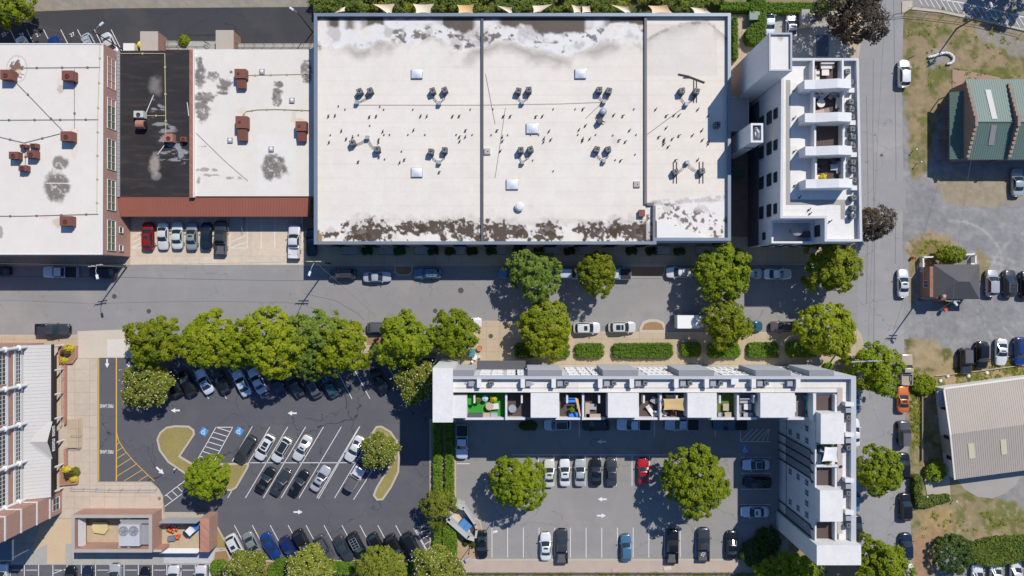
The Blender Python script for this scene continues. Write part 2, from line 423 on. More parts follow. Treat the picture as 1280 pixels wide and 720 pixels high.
def west_ground(X, Y):
    C = np.ones(X.shape+(3,))*np.array((.30,.24,.17))
    C = lay(C, zone(X,Y,[(-80,-60),(420,-60),(420,9),(120,10),(-80,14)],2,2,10,61), (.27,.245,.205))
    C = lay(C, .6*zone(X,Y,[(-80,-60),(420,-60),(420,9),(120,10),(-80,14)],2,2,10,61)*sst(.5,.62,fbm(X,Y,6,62)), (.34,.29,.22))
    C = lay(C, zone(X,Y,[(390,-60),(1072,-60),(1072,20),(390,20)],1,3,8,63), (.10,.11,.035))
    C = lay(C, .9*zone(X,Y,[(860,-60),(1072,-60),(1072,3),(870,3)],1,3,8,64), (.30,.24,.15))
    C = lay(C, zone(X,Y,[(540,460),(975,460),(1080,460),(1080,790),(540,790)],1,2,8,65), (.30,.22,.13))
    C = lay(C, zone(X,Y,[(575,722),(910,722),(910,790),(575,790)],1,2,8,66), (.12,.14,.04))
    return .85*C*(1+.35*(fbm(X,Y,4,67)-.5))[...,None]
struct(paint_sheet('open_soil', -90,-70,1071,790,-.012,4,west_ground,M_groundp))

def sheet(name, pts, z, m): return struct(MB().sheet(pp(pts), z).build(name, m))
def raised(name, pts, z, m, kerb=None):
    q = pp(pts); b = MB()
    if kerb:
        b.ring(q, kerb, -.02, z, 1); b.prism(offset(q, kerb), -.02, z-.03 if name!='sidewalk' else z-.004, 0)
        return struct(b.build(name, [m, M_curb]))
    return struct(b.prism(q, -.02, z).build(name, m))
sheet('road', [(-90,318),(1136,318),(1136,424),(-90,424)], .004, M_road)
sheet('side_road', [(1093,-70),(1132,-70),(1127,100),(1129,210),(1128,300),(1130,420),(1132,560),(1138,640),(1142,790),(1072,790),(1072,470),(1081,436),(1072,410),(1072,300),(1072,-70)], .008, M_side)
# tar seams and repaired patches on the carriageways
b = MB()
for pts in ([(0,345.5),(120,346),(300,350),(380,351)],[(1083,120),(1085,240),(1083,380)],[(1092,0),(1091,160),(1093,300),(1092,430)],[(1087,470),(1088,560),(1091,680),(1094,760)],[(1117,0),(1120,200),(1119,330)],[(380,367),(420,376),(447,392),(455,400)]):
    for a, c in zip(pts, pts[1:]):
        A, B = P(*a), P(*c); d = (B-A).normalized(); n = Vector((-d.y,d.x,0))*.035; z = Vector((0,0,.0125))
        b.quad(A-n+z, B-n+z, B+n+z, A+n+z)
struct(b.build('road_seams', mat('tar_seam',(.10,.10,.10),coords='World')))
b = MB()
for q in ([(1095,226),(1132,226),(1132,262),(1095,262)],[(1078,500),(1090,500),(1093,700),(1080,700)],[(590,352),(612,347),(600,361)],[(1101,300),(1114,300),(1114,312),(1101,312)],[(1088,50),(1104,50),(1104,74),(1088,74)]):
    b.sheet(pp(q), .0165)
struct(b.build('road_patches', mat('patched_asphalt',(.245,.24,.243),coords='World',layers=((1,.1),(20,.2)))))
sheet('alley', [(-90,18),(40,14.5),(140,10.5),(398,8.5),(398,62),(150,66),(150,82),(-90,82)], .006, M_alley)
sheet('tan_parking_court', [(150,244),(379,244),(379,331),(152,331)], .012, M_tan)
sheet('rear_parking', [(955,14),(1060,14),(1060,80),(940,80)], .006, M_greyc)
sheet('dark_parking_lot', [(123,447),(545,447),(545,703),(272,703),(262,646),(206,646),(206,634),(200,612),(190,602),(123,602)], .006, M_lot)
sheet('grey_parking_lot', [(568,470),(985,470),(985,690),(962,700),(568,700)], .010, M_lot2)
sheet('lower_parking', [(-90,705),(262,705),(262,790),(-90,790)], .006, M_lot)
sheet('corner_parking', [(1140,-70),(1390,-70),(1390,60),(1330,48),(1282,34),(1225,20),(1175,10),(1140,8)], .012, M_lot2)
# concrete
raised('sidewalk', [(-90,321),(163,321),(163,332),(-90,333)], .12, M_walk, .15)
raised('sidewalk', [(379,296),(1022,296),(1022,309),(1062,309),(1070,318),(1064,331),(379,332.5)], .12, M_walk, .15)
raised('sidewalk', [(1058,-70),(1094,-70),(1073,70),(1070,80),(1058,80)], .12, M_walk, .15)
raised('sidewalk', [(1010,80),(1066,80),(1070,250),(1068,300),(1022,309),(1010,300)], .12, M_walk, .15)
raised('sidewalk', [(-90,418.5),(98,418.5),(98,433),(-90,433)], .12, M_walk, .15)
sheet('driveway', [(97,414),(167,411.5),(167,447.2),(97,447.2)], .022, mat('driveway_concrete',(.50,.43,.35),coords='World',layers=((.3,.12),(3,.1))))
sheet('driveway_ramp', [(134,424),(156,424),(156,446),(134,446)], .030, mat('pale_driveway_concrete',(.56,.52,.47),coords='World',layers=((.3,.08),(3,.1))))
raised('plaza', [(56,433),(97,433),(97,447),(122.5,447),(122.5,602),(188,602),(198,610),(204,620),(205,648),(40,648),(40,600),(56,600)], .13, M_plaza, .15)
sheet('service_yard', [(-90,600),(40,600),(40,640),(270,640),(270,706),(-90,706)], .014, M_greyc)
sheet('tan_path', [(56,636),(90,636),(90,680),(82,680),(82,705),(59,705),(59,680),(40,690)], .024, mat('tan_path_concrete',(.50,.38,.25),coords='World',layers=((.3,.12),(3,.1))))
sheet('tan_path', [(67.5,446),(74,446),(73,600),(67,612)], .136, MC['tan_path_concrete'])
raised('sidewalk', [(597,401),(640,401),(652,414),(880,415),(1040,415),(1050,403),(1064,402),(1076,418),(1080,436),(1072,452),(1030,459),(597,459)], .12, M_walk, .15)
raised('sidewalk', [(166,419),(545,419),(597,401),(597,462),(545,462),(545,447),(166,447)], .12, M_walk, .15)
for q in ([(168,420),(452,420),(452,431),(168,431)],[(459,422),(545,419),(545,430),(459,431)],[(172,441),(545,441),(545,446),(172,446)]):
    struct(MB().prism(pp(q), .06, .15).build('mulch_bed', M_mulch))
# tree pit islands
def island(pts, m, w=.22, h=.14): return struct((lambda b,q:(b.ring(q,w,-.01,h,1), b.prism(offset(q,w),-.01,h-.035,0), b)[2])(MB(),pp(pts)).build('kerbed_island',[m,M_curb]))
def rounded(x0,y0,x1,y1,r0,r1,n=6):
    out=[]
    for cx,cy,a0,r in ((x1-r1,y0+r1,-90,r1),(x1-r1,y1-r1,0,r1),(x0+r0,y1-r0,90,r0),(x0+r0,y0+r0,180,r0)):
        for k in range(n+1):
            a=rad(a0+90*k/n); out.append((cx+r*math.cos(a),cy+r*math.sin(a)))
    return out
island([(799,416),(799,410),(803,402),(811,399),(821,399),(829,402),(833,410),(833,416)], M_mulch, .5)
island([(492,331),(517,331),(516,341),(511,345),(498,345),(493,341)], M_mulch, .3)
island([(778,331),(833,331),(832,342),(826,347),(784,347),(779,342)], M_mulch, .35)
island([(640,402),(700,402),(706,408),(706,416),(640,416)], M_mulch, .3)
island([(884,416),(884,405),(890,400),(924,400),(930,405),(930,416)], M_mulch, .3)
# grassy islands of the dark lot
island([(196,549),(200,540),(208,533.5),(219,531.5),(236,532),(243,537),(244,543),(226,570),(241,579),(312,578.5),(311,584),(296,610),(289,614),(270,610),(232,593),(210,578),(199,563)], mat('lawn_island',(.25,.205,.075),coords='World',layers=((.25,.25),(5,.3))), .32)
island([(470,532.5),(477,532),(489,539),(497,551),(500,572),(499,590),(490,609),(479,625),(471,625.5),(466,619),(470,609),(492,572),(489,556),(466,550),(460,548)], MC['lawn_island'], .32)
island([(196,476),(206,480),(211,490),(209,499),(199,501),(186,498)], M_mulch, .3)
sheet('gravel_strip', [(205,690),(262,690),(262,648),(272,672),(285,672),(263,704),(205,704)], .034, M_rock)
raised('lawn_strip', [(253,645),(263,646),(268,650),(286,683),(282,686),(266,686),(262,660)], .12, MC['lawn_island'], .2)
raised('mulch_bed', [(268,688),(284,686),(290,700),(548,700),(548,722),(262,722),(266,700)], .12, M_mulch, .25)
raised('mulch_bed', [(537,524),(570,524),(570,634),(600,650),(606,672),(598,690),(598,704),(569,718),(537,718)], .13, M_soil, .18)
struct(MB().prism(pp([(573,700),(962,700),(962,717),(573,717)]), -.02, .12).build('gravel_verge', M_gravel))
struct(MB().prism(pp([(573,698.3),(965,698.3),(965,700.6),(573,700.6)]), -.02, .15).build('kerb', M_curb))
# northern path by the long roof
struct(MB().prism(pp([(905,18),(955,18),(955,135),(905,135)]), -.02, .08).build('garden_path', M_walk))
struct(MB().prism(pp([(905,135),(937,135),(937,310),(905,310)]), -.02, .10).build('alley_paving', slabs('alley_slabs',(.20,.165,.13),2,2)))
# half-round pads and yards to the east
struct(MB().sheet(pp([(1196,600),(1206,612),(1222,621),(1240,623),(1256,617),(1270,606),(1276,594),(1290,590),(1290,560),(1190,560)]), .012).build('concrete_apron', mat('apron_concrete',(.30,.28,.26),coords='World',layers=((.5,.12),(5,.1)))))
struct(MB().prism(pp([(1154,594),(1186,592),(1188,624),(1160,626)]), -.02, .10).build('concrete_pad', mat('pad_concrete',(.36,.325,.285),coords='World',layers=((.5,.1),(5,.1)))))
struct(MB().prism(pp([(1190,87),(1215,90),(1250,97),(1250,103),(1204,103),(1200,117),(1190,115)]), -.02, .10).build('brick_terrace', mat('terrace_brick',(.30,.20,.15),coords='World')))
struct(MB().prism(pp([(1127,2),(1140,1),(1140,9),(1175,13),(1225,23),(1282,37),(1390,66),(1390,69),(1282,40),(1225,26.5),(1175,16),(1136,12),(1127,18)]), -.02, .14).build('kerb', M_curb))

# ================================================================ PAINTED MARKINGS
def line(b, x0,y0,x1,y1, w=.11, z=.022):
    A,B=P(x0,y0),P(x1,y1); d=(B-A).normalized(); n=Vector((-d.y,d.x,0))*w/2; q=Vector((0,0,z))
    b.quad(A-n+q,B-n+q,B+n+q,A+n+q)
def polyl(b, pts, w=.11, z=.022):
    for a,c in zip(pts,pts[1:]): line(b,*a,*c,w,z)
b = MB()
# top row of the dark lot (slanted stalls), middle rows, bottom row
for k in range(15):
    x = 219+22.4*k
    line(b, x, 462, x+19.5, 498.5)
for k in range(9):
    x = 337.5+22.3*k
    if k in (0,1,2,3,4,5,6): line(b, x, 533.5, x-53, 622.5)
line(b, 315.5,533,290,577)
line(b, 450,533,398,623.5); line(b, 466,587,442,624.5)
line(b, 313,578.4,445,578.4)
for k in range(11): line(b, 293+22.4*k, 656.5, 293+22.4*k+19, 692)
# hatched aisles
q=[(270,534),(291,534),(268,576),(246,576)]
polyl(b,[(246,576),(270,534),(291,534),(268,576)])
for k in range(7):
    t=k/7; x=270-24*t; y=534+42*t; line(b,x,y,x+17.5,y+5.5)
polyl(b,[(206,620),(240,594)]); polyl(b,[(206,633),(247,603)])
for k in range(5): line(b,208+6.6*k,618.5-5.2*k,215+6.6*k,625-5*k)
polyl(b,[(517,658.5),(540,658.5)]); line(b,517,660,534,690)
for k in range(4): line(b,521+4.2*k*.9,667+7.5*k,540,657.5+7*k+3)
struct(b.build('lot_markings', M_white))
b = MB()
for k in range(13):
    if k==8: continue
    x=673.5+19.5*k-0.5
    if k<7: line(b,x,569,x,607.5)
line(b,640,568.6,880,568.6)
line(b,812,569,812,607.5)
for k in range(14): line(b,615+19.6*k,659.5,615+19.6*k,697)
for y in (552,571.5,591.5,611.5,630.5): line(b,925.5,y,963,y)
polyl(b,[(925.5,535),(925.5,552)])
for k in range(6): line(b,926+6.6*k,551,min(962,941+6.6*k),536)
line(b,571,579.6,587,579.6); line(b,571,597,571,597.5)
for x in (724,818,894): line(b,x,525,x,546)
struct(b.build('lot_markings', M_white))
b = MB()
for k in range(5):
    line(b,2+21*k*1.01-16,24.5+14,14+21*k*1.01-16,66) if k==0 else None
for x in (-9,12.5,33.5,54.5,76,97,118,139): line(b,x,37,x+16,69)
struct(b.build('alley_markings', M_white))
b=MB()   # stall lines of the tan court
for x in (179.5,198.7,216,234.4,252.3,270,326.5,343.5,378): line(b,x,268,x,310)
polyl(b,[(165,310),(178,310)]); line(b,165,296,180,287); line(b,165,303,180,296); line(b,166,309,180,303)
polyl(b,[(287.5,270),(287.5,310),(309,310),(309,270)]); line(b,289,302,308,294.5); line(b,289,309.5,308,302.5)
struct(b.build('court_markings', M_white))
b=MB()
polyl(b,[(1140,-14),(1165,-2),(1200,3),(1240,12),(1282,22),(1380,48)],.16,.03)
for k in range(20):
    x=1144+7.6*k; y=-6+1.75*k+ (0 if k>2 else 0)
    line(b,x,y-3,x+9,y+12,.11,.03)
struct(b.build('corner_markings', M_white))
b=MB()
for k in range(16): line(b,-5+17.8*k,706,-5+17.8*k,722,.12,.03)
for k in range(15):
    if k not in (3,5,12): line(b,-3+17.8*k,712.5,11+17.8*k,712.5,.1,.034)
line(b,66,717,83,711,.1,.034)
struct(b.build('lower_markings', M_white))
b=MB()
line(b,123.6,447,123.6,601,.13,.03); line(b,145.6,447,145.6,601,.2,.03)
curve=[(145.8,541),(149,552),(156,563),(167,576),(180,589),(193,601)]
polyl(b,curve,.11,.034)
for k in range(9):
    t=k/8*4.4; i=int(t); f=t-i; i=min(i,4); x=curve[i][0]+(curve[i+1][0]-curve[i][0])*f; y=curve[i][1]+(curve[i+1][1]-curve[i][1])*f
    L=max(x-146,1); yy=min(y+L*.62,601); line(b,x,y,x-(yy-y)/.62,yy,.1,.038) if k else None
struct(b.build('fire_lane_lines', M_yellow))
def arrow(x,y,ang,L=1.5,sc=1.0):
    b=MB(); M=Matrix.Translation(P(x,y)+Vector((0,0,.03)))@Matrix.Rotation(rad(ang),4,'Z')@Matrix.Scale(sc,4)
    for q in ([(-.75,-.14),(.05,-.14),(.05,.14),(-.75,.14)],[(.05,-.40),(.80,0),(.05,.40)]):
        b.add([M@Vector((u,v,0)) for u,v in q],[list(range(len(q)))])
    return b
b=MB()
for a in ((134,454,-90),(161,457,90),(219.5,513,180),(365.5,516.5,180),(200,588,-42,1.5,1.15),(372.5,640,0),(752,552,180),(753,624,180),(751.5,644.5,0)): b.merge(arrow(*a))
struct(b.build('lane_arrows', M_white))
def text(s, x, y, size, ang, z, m, name, parent=None, sx=1):
    c=bpy.data.curves.new(name,'FONT'); c.body=s; c.size=size; c.align_x='CENTER'; c.align_y='CENTER'; c.resolution_u=2; c.offset=.012*size
    o=bpy.data.objects.new(name,c); COL.objects.link(o); bpy.context.view_layer.update()
    me=bpy.data.meshes.new_from_object(o); bpy.data.objects.remove(o); o=bpy.data.objects.new(name,me); COL.objects.link(o)
    me.materials.clear(); me.materials.append(m)
    p=P(x,y); o.location=(p.x,p.y,z); o.rotation_euler=(0,0,rad(ang)); o.scale=(sx,1,1)
    return o
for y in (507.3,564.5): struct(text('FIRE LANE',133.5,y,.86,180,.03,M_white,'fire_lane_lettering',None,.60))
for i,(x,s) in enumerate(((5,'23'),(27,'24'),(48,'25'),(90.5,'27'))): struct(text(s,x,43.5,.85,25,.03,M_white,'stall_number'))
def wheelchair(x,y,ang,z=.026):
    M=Matrix.Translation(P(x,y))@Matrix.Rotation(rad(ang),4,'Z'); b=MB()
    b.add([M@Vector((u,v,z)) for u,v in ((-.62,-.62),(.62,-.62),(.62,.62),(-.62,.62))],[(0,1,2,3)],0)
    w=MB(); zz=z+.005
    for k in range(10):
        a0,a1=rad(110+24*k),rad(110+24*(k+1)); w.add([(r*math.cos(a)-.04,r*math.sin(a)-.14,zz) for r,a in ((.24,a0),(.35,a0),(.35,a1),(.24,a1))],[(0,1,2,3)])
    w.add([(.09*math.cos(k*.785)-.1,.09*math.sin(k*.785)+.47,zz) for k in range(8)],[list(range(8))])
    for q in ([(-.15,.36),(-.05,.36),(-.02,-.02),(-.12,-.02)],[(-.1,.02),(.22,.02),(.22,-.08),(-.1,-.08)],[(.16,-.02),(.26,-.02),(.42,-.38),(.32,-.38)],[(-.1,.22),(.16,.22),(.16,.15),(-.1,.15)]): w.add([(u,v,zz) for u,v in q],[(0,1,2,3)])
    b.add([M@Vector(v) for v in w.v],w.f,1)
    return struct(b.build('accessible_bay_symbol',[M_blue,M_white]))
wheelchair(255,539.7,-33); wheelchair(299,539,-33); wheelchair(931.5,562,0)
# manhole and drain covers
b=MB()
for x,y,r in ((143,370.5,.42),(186,389,.40),(613.5,420,.40),(544,388.5,.40),(576,363,.5),(1077,343,.35),(1102,194,.25)): 
    p=P(x,y); z=.125 if y==420 else .013
    b.cyl(p.x,p.y,z-.01,z+.008,r,16)
struct(b.build('manhole_covers', mat('cast_iron',(.08,.07,.065))))
p=P(199.6,623); struct(MB().cyl(p.x,p.y,.12,.14,.28,14).build('manhole_covers', mat('rusty_cover',(.25,.15,.08))))
# ================================================================ VEHICLES
def lerp(a,b,t): return a+(b-a)*t
def pl(pts,x):
    if x>=pts[0][0]: return pts[0][1]
    for (xa,za),(xb,zb) in zip(pts,pts[1:]):
        if x>=xb: return lerp(za,zb,(xa-x)/(xa-xb))
    return pts[-1][1]
KIND = {  # length width height belt | cowl wind_top rear_top rear_base | hood_nose hood_back deck nose_round
 'sedan': (4.75,1.83,1.45,.95, 1.10,.18,-.82,-1.66, .74,.96,.98,.62),
 'coupe': (4.60,1.86,1.36,.90, .95,.02,-.70,-1.78, .68,.92,.98,.75),
 'hatch': (4.25,1.78,1.50,.97, 1.05,.28,-1.40,-1.95, .76,.98,.96,.55),
 'suv':   (4.70,1.90,1.70,1.06, 1.20,.36,-1.68,-2.16, .86,1.06,1.04,.50),
 'wagon': (4.75,1.83,1.50,.97, 1.10,.24,-1.68,-2.16, .78,.98,.96,.55),
 'van':   (5.05,1.98,1.76,1.06, 1.68,.70,-2.05,-2.40, .84,1.06,1.04,.5),
 'pickup':(5.75,2.00,1.88,1.16, 1.32,.50,-.58,-.86, .98,1.16,1.16,.35),
 'old_pickup':(5.3,1.95,1.75,1.05, .85,.35,-.42,-.58, .95,1.05,1.05,.15),
 'jeep':  (4.40,1.88,1.85,1.15, .75,.52,-1.98,-2.10, 1.02,1.15,1.1,.12)}
def car_proto(kind, opt='', label='', m=None):
    L,W,Hh,zb,xc,xt,xr,xrb,hn,hb,dk,nr = KIND[kind]; hw=W/2; pk='pickup' in kind; PM=m or M_paint
    root=thing('parked_'+('pickup' if pk else 'jeep' if kind=='jeep' else 'minivan' if kind=='van' else 'car'), label,'car' if not pk else 'pickup truck')
    bed0=xrb-.12
    top=[(L/2,hn-.10),(L/2-.12,hn),(xc+.05,hb),(xrb,dk),(-L/2+.15,dk-.04),(-L/2,dk-.16)]
    st=[L/2-d for d in (0,.05,.12,.22,.36,.55,.8)]+[lerp(L/2-1.05,-L/2+1.0,k/7) for k in range(8)]+[-L/2+d for d in (.75,.5,.32,.18,.08,0)]
    if pk: st=[x for x in st if x>bed0+.1]+[bed0]
    b=MB(); rows=[]
    for x in st:
        t=min(1,max(0,(L/2-x)/(nr*1.3 if nr>.2 else nr))); wf=.56+.44*math.sqrt(max(0,1-(1-t)**2)) if nr>.2 else .95+.05*t
        t2=min(1,max(0,(x+L/2)/.75)); wr=.62+.38*math.sqrt(max(0,1-(1-t2)**2)) if not pk else 1
        w=hw*min(wf,wr); z=pl(top,x); cr=.045
        half=[(0,z+cr),(.45*w,z+cr*.9),(.72*w,z+.02),(.90*w,z-.01),(.975*w,z-.07),(w,z-.22 if z>.8 else z-.15),(w,.52),(.97*w,.32),(.88*w,.22)]
        rows.append([(x,y,zz) for y,zz in half[::-1]]+[(x,-y,zz) for y,zz in half[1:]])
    n=len(rows[0]); V=[p for r in rows for p in r]; F=[]
    for i in range(len(rows)-1):
        for j in range(n-1): F.append((i*n+j,i*n+j+1,(i+1)*n+j+1,(i+1)*n+j))
    F+=[list(range(n)),[(len(rows)-1)*n+j for j in range(n)][::-1]]
    b.add(V,F); b.build('body',PM,root,True)
    # cabin: frustum with rounded glass planes
    bw,tw=hw*.93,hw*.74; zt=Hh; bow=.17 if kind not in('jeep','old_pickup') else .03; rbow=.16 if not pk else .02; nu=6
    def pf(u,v): return Vector((lerp(xc-bow*u*u,xt-bow*.6*u*u,v), u*lerp(bw,tw,v), lerp(zb-.03,zt-.05,v)))
    def pr(u,v): return Vector((lerp(xrb+rbow*u*u,xr+rbow*.6*u*u,v), u*lerp(bw,tw,v), lerp(zb-.03,zt-.05,v)))
    us=[-1+2*k/nu for k in range(nu+1)]
    c=MB()
    for fn,s in ((pf,1),(pr,-1)):
        V=[fn(u,v) for v in (0,1) for u in us]; c.add(V,[(k,k+1,nu+2+k,nu+1+k) if s>0 else (k+1,k,nu+1+k,nu+2+k) for k in range(nu)])
    for s in (-1,1): c.quad(pf(s,0),pf(s,1),pr(s,1),pr(s,0))
    c.build('cabin_frame',PM,root)
    # roof skin, crowned
    V=[];nx=6
    for i in range(nx+1):
        a=i/nx
        for u in us:
            p=pf(u,1).lerp(pr(u,1),a); V.append((p.x,p.y,zt-.05+.055*(1-u**4)*(1-abs(2*a-1)**4)))
    F=[(i*(nu+1)+k,i*(nu+1)+k+1,(i+1)*(nu+1)+k+1,(i+1)*(nu+1)+k) for i in range(nx) for k in range(nu)]
    r=MB().add(V,F)
    ro=r.build('roof',M_black if opt=='soft' else PM,root,True)
    def panel(name,a0,a1,u0,u1,dz,mt,z2=None):
        V=[];ns=4
        for i in range(ns+1):
            for k in range(ns+1):
                u=lerp(u0,u1,k/ns); a=lerp(a0,a1,i/ns); p=pf(u,1).lerp(pr(u,1),a); V.append((p.x,p.y,zt-.05+.055*(1-u**4)*(1-abs(2*a-1)**4)+dz))
        return MB().add(V,[(i*5+k,i*5+k+1,(i+1)*5+k+1,(i+1)*5+k) for i in range(ns) for k in range(ns)]).build(name,mt,root,True)
    if opt=='sunroof': panel('sunroof',.16,.46,-.55,.55,.02,M_carglass)
    if opt=='sunroof2': panel('sunroof',.10,.30,-.62,.62,.02,M_carglass); panel('sunroof',.36,.74,-.62,.62,.02,M_carglass)
    if opt=='glassroof': panel('glass_roof',.03,.97,-.86,.86,.02,M_carglass)
    if opt=='rails':
        for s in (-1,1):
            p,q=pf(s*.9,1),pr(s*.9,1); MB().tube((p.x-.2,p.y,zt+.07),(q.x+.15,q.y,zt+.07),.03,6).build('roof_rail',M_metal,root)
        for a in (.3,.62):
            p=pf(.9,1).lerp(pr(.9,1),a); MB().tube((p.x,-p.y,zt+.09),(p.x,p.y,zt+.09),.025,6).build('cross_bar',M_black,root)
    if opt=='rack':
        k=MB(); x0,x1=xt-.1,xr+.1
        for s in (-1,1): k.tube((x0,s*tw*.85,zt+.1),(x1,s*tw*.85,zt+.1),.035,6)
        for i in range(5): x=lerp(x0,x1,i/4); k.tube((x,-tw*.85,zt+.1),(x,tw*.85,zt+.1),.03,6)
        k.tube((x0+.1,0,zt+.1),(x1-.1,0,zt+.1),.02,6); k.build('roof_rack',M_metal,root)
    if opt=='soft': panel('soft_top',.10,1,-.98,.98,.035,M_dkgrey)
    # glass, proud of the cabin
    def glass(name,fn,v0,v1,um,push):
        V=[fn(u*um,v)+Vector((push,0,.012)) for v in (v0,v1) for u in us]
        MB().add(V,[(k,k+1,nu+2+k,nu+1+k) if push>0 else (k+1,k,nu+1+k,nu+2+k) for k in range(nu)]).build(name,M_carglass,root,True)
    glass('windshield',pf,.06,.93,.93,.012); glass('rear_window',pr,.16,.92,.90,-.012)
    for s in (-1,1):
        V=[]
        for a in (.07,.93):
            for v in (.12,.90):
                p=pf(s,v).lerp(pr(s,v),a); V.append(p+Vector((0,s*.012,.006)))
        g=MB(); g.add(V,[(0,1,3,2) if s<0 else (2,3,1,0)]); g.build('side_window',M_carglass,root)
        MB().obox((xc-.18,s*(hw+.09),zb+.02),.13,.2,.14).build('wing_mirror',PM,root)
        MB().obox((L/2-.25,s*hw*.66,hn-.09),.22,.30,.12,rz=-s*.6).build('headlight',M_lamp,root)
        MB().obox((-L/2+(.07 if pk else .16),s*hw*(.74 if pk else .70),(1.0 if pk else dk-.16)),.12,(.14 if pk else .28),.16,rz=s*.5).build('tail_light',M_tail,root)
        for x in (L/2-.92,-L/2+(1.15 if pk else .88)):
            wr=.36 if kind in('pickup','jeep','suv') else .325
            wh=MB().tube((x,s*(hw-.24),wr),(x,s*(hw-.01 if kind!='jeep' else hw+.05),wr),wr,18,mi=0); wh.tube((x,s*(hw-.02),wr),(x,s*(hw+.002),wr),wr*.62,14,mi=1)
            wh.build('wheel',[M_tyre,M_rim],root)
    MB().box(L/2-.05,-hw*.55,.30,L/2+.02,hw*.55,.52).build('grille',M_black,root)
    if pk:
        x1=-L/2; zf=.72; zw=1.14; t=.07
        k=MB(); k.box(x1+.03,-hw+.02,.36,bed0-.01,hw-.02,zf)
        for s in (-1,1): k.box(x1+.03,s*(hw-.015),zf,bed0-.01,s*(hw-.14),zw)
        k.box(bed0-.12,-hw+.14,zf,bed0-.01,hw-.14,zw+.03)
        for s in (-1,1): k.box(-L/2+.75,s*(hw-.14),zf,-L/2+1.55,s*(hw-.36),zf+.24)
        k.build('cargo_bed',PM,root)
        MB().box(x1,-hw+.16,.5,x1+.07,hw-.16,zw).build('tailgate',PM,root)
        if opt!='open': pass
        MB().box(x1+.08,-hw+.15,zf,bed0-.13,hw-.15,zf+.015).build('bed_liner',M_dkgrey if opt!='cleanbed' else PM,root)
        if opt=='cover': MB().box(x1+.05,-hw+.06,zw,bed0-.02,hw-.06,zw+.04).build('bed_cover',M_black,root)
    return root
C_={'white':(.68,.68,.67,1),'silver':(.40,.42,.44,1),'grey':(.10,.105,.115,1),'dkgrey':(.045,.048,.055,1),'black':(.010,.011,.013,1),'navy':(.012,.022,.05,1),'blue':(.012,.045,.21,1),'dblue':(.010,.022,.13,1),'red':(.42,.012,.02,1),'dred':(.25,.012,.015,1),'orange':(.60,.15,.03,1),'tan':(.50,.42,.31,1),'teal':(.03,.10,.14,1),'shadewhite':(.50,.58,.68,1),'steel':(.07,.18,.30,1),'gsilver':(.26,.29,.28,1),'cream':(.66,.64,.56,1),'bronze':(.10,.085,.075,1),'olive':(.05,.055,.045,1),'pale':(.55,.62,.68,1)}  # the two pale blues are white paint with the blue of shade mixed in
PR={}
def car(kind,opt,x,y,ang,color,label,grp,h=.8,scl=1.0):
    key=(kind,opt)
    if key not in PR: PR[key]=car_proto(kind,opt,label)
    p=P(x,y,h); q=R.uniform(.88,1.1); w_=[R.uniform(.96,1.04) for _ in range(3)]; return place(PR[key],(p.x,p.y,.015),rad(ang+R.uniform(-1.2,1.2)),label,grp,(R.uniform(.97,1.02)*scl,R.uniform(.98,1.02)*scl,scl),tuple(min(.72,C_[color][k]*q*w_[k]) for k in range(3))+(1,))
A='cars slanted in the back alley'; Bc='cars nosed in at the red canopy'; Cc='cars parked along the main street'; D='cars along the side road'; E='cars on the gravel yards'
F_='cars under the tree row of the dark lot'; G='cars in the middle rows of the dark lot'; Hc='cars along the bottom edge of the dark lot'; I_='cars in the grey lot'; J='cars in the bottom left strip'
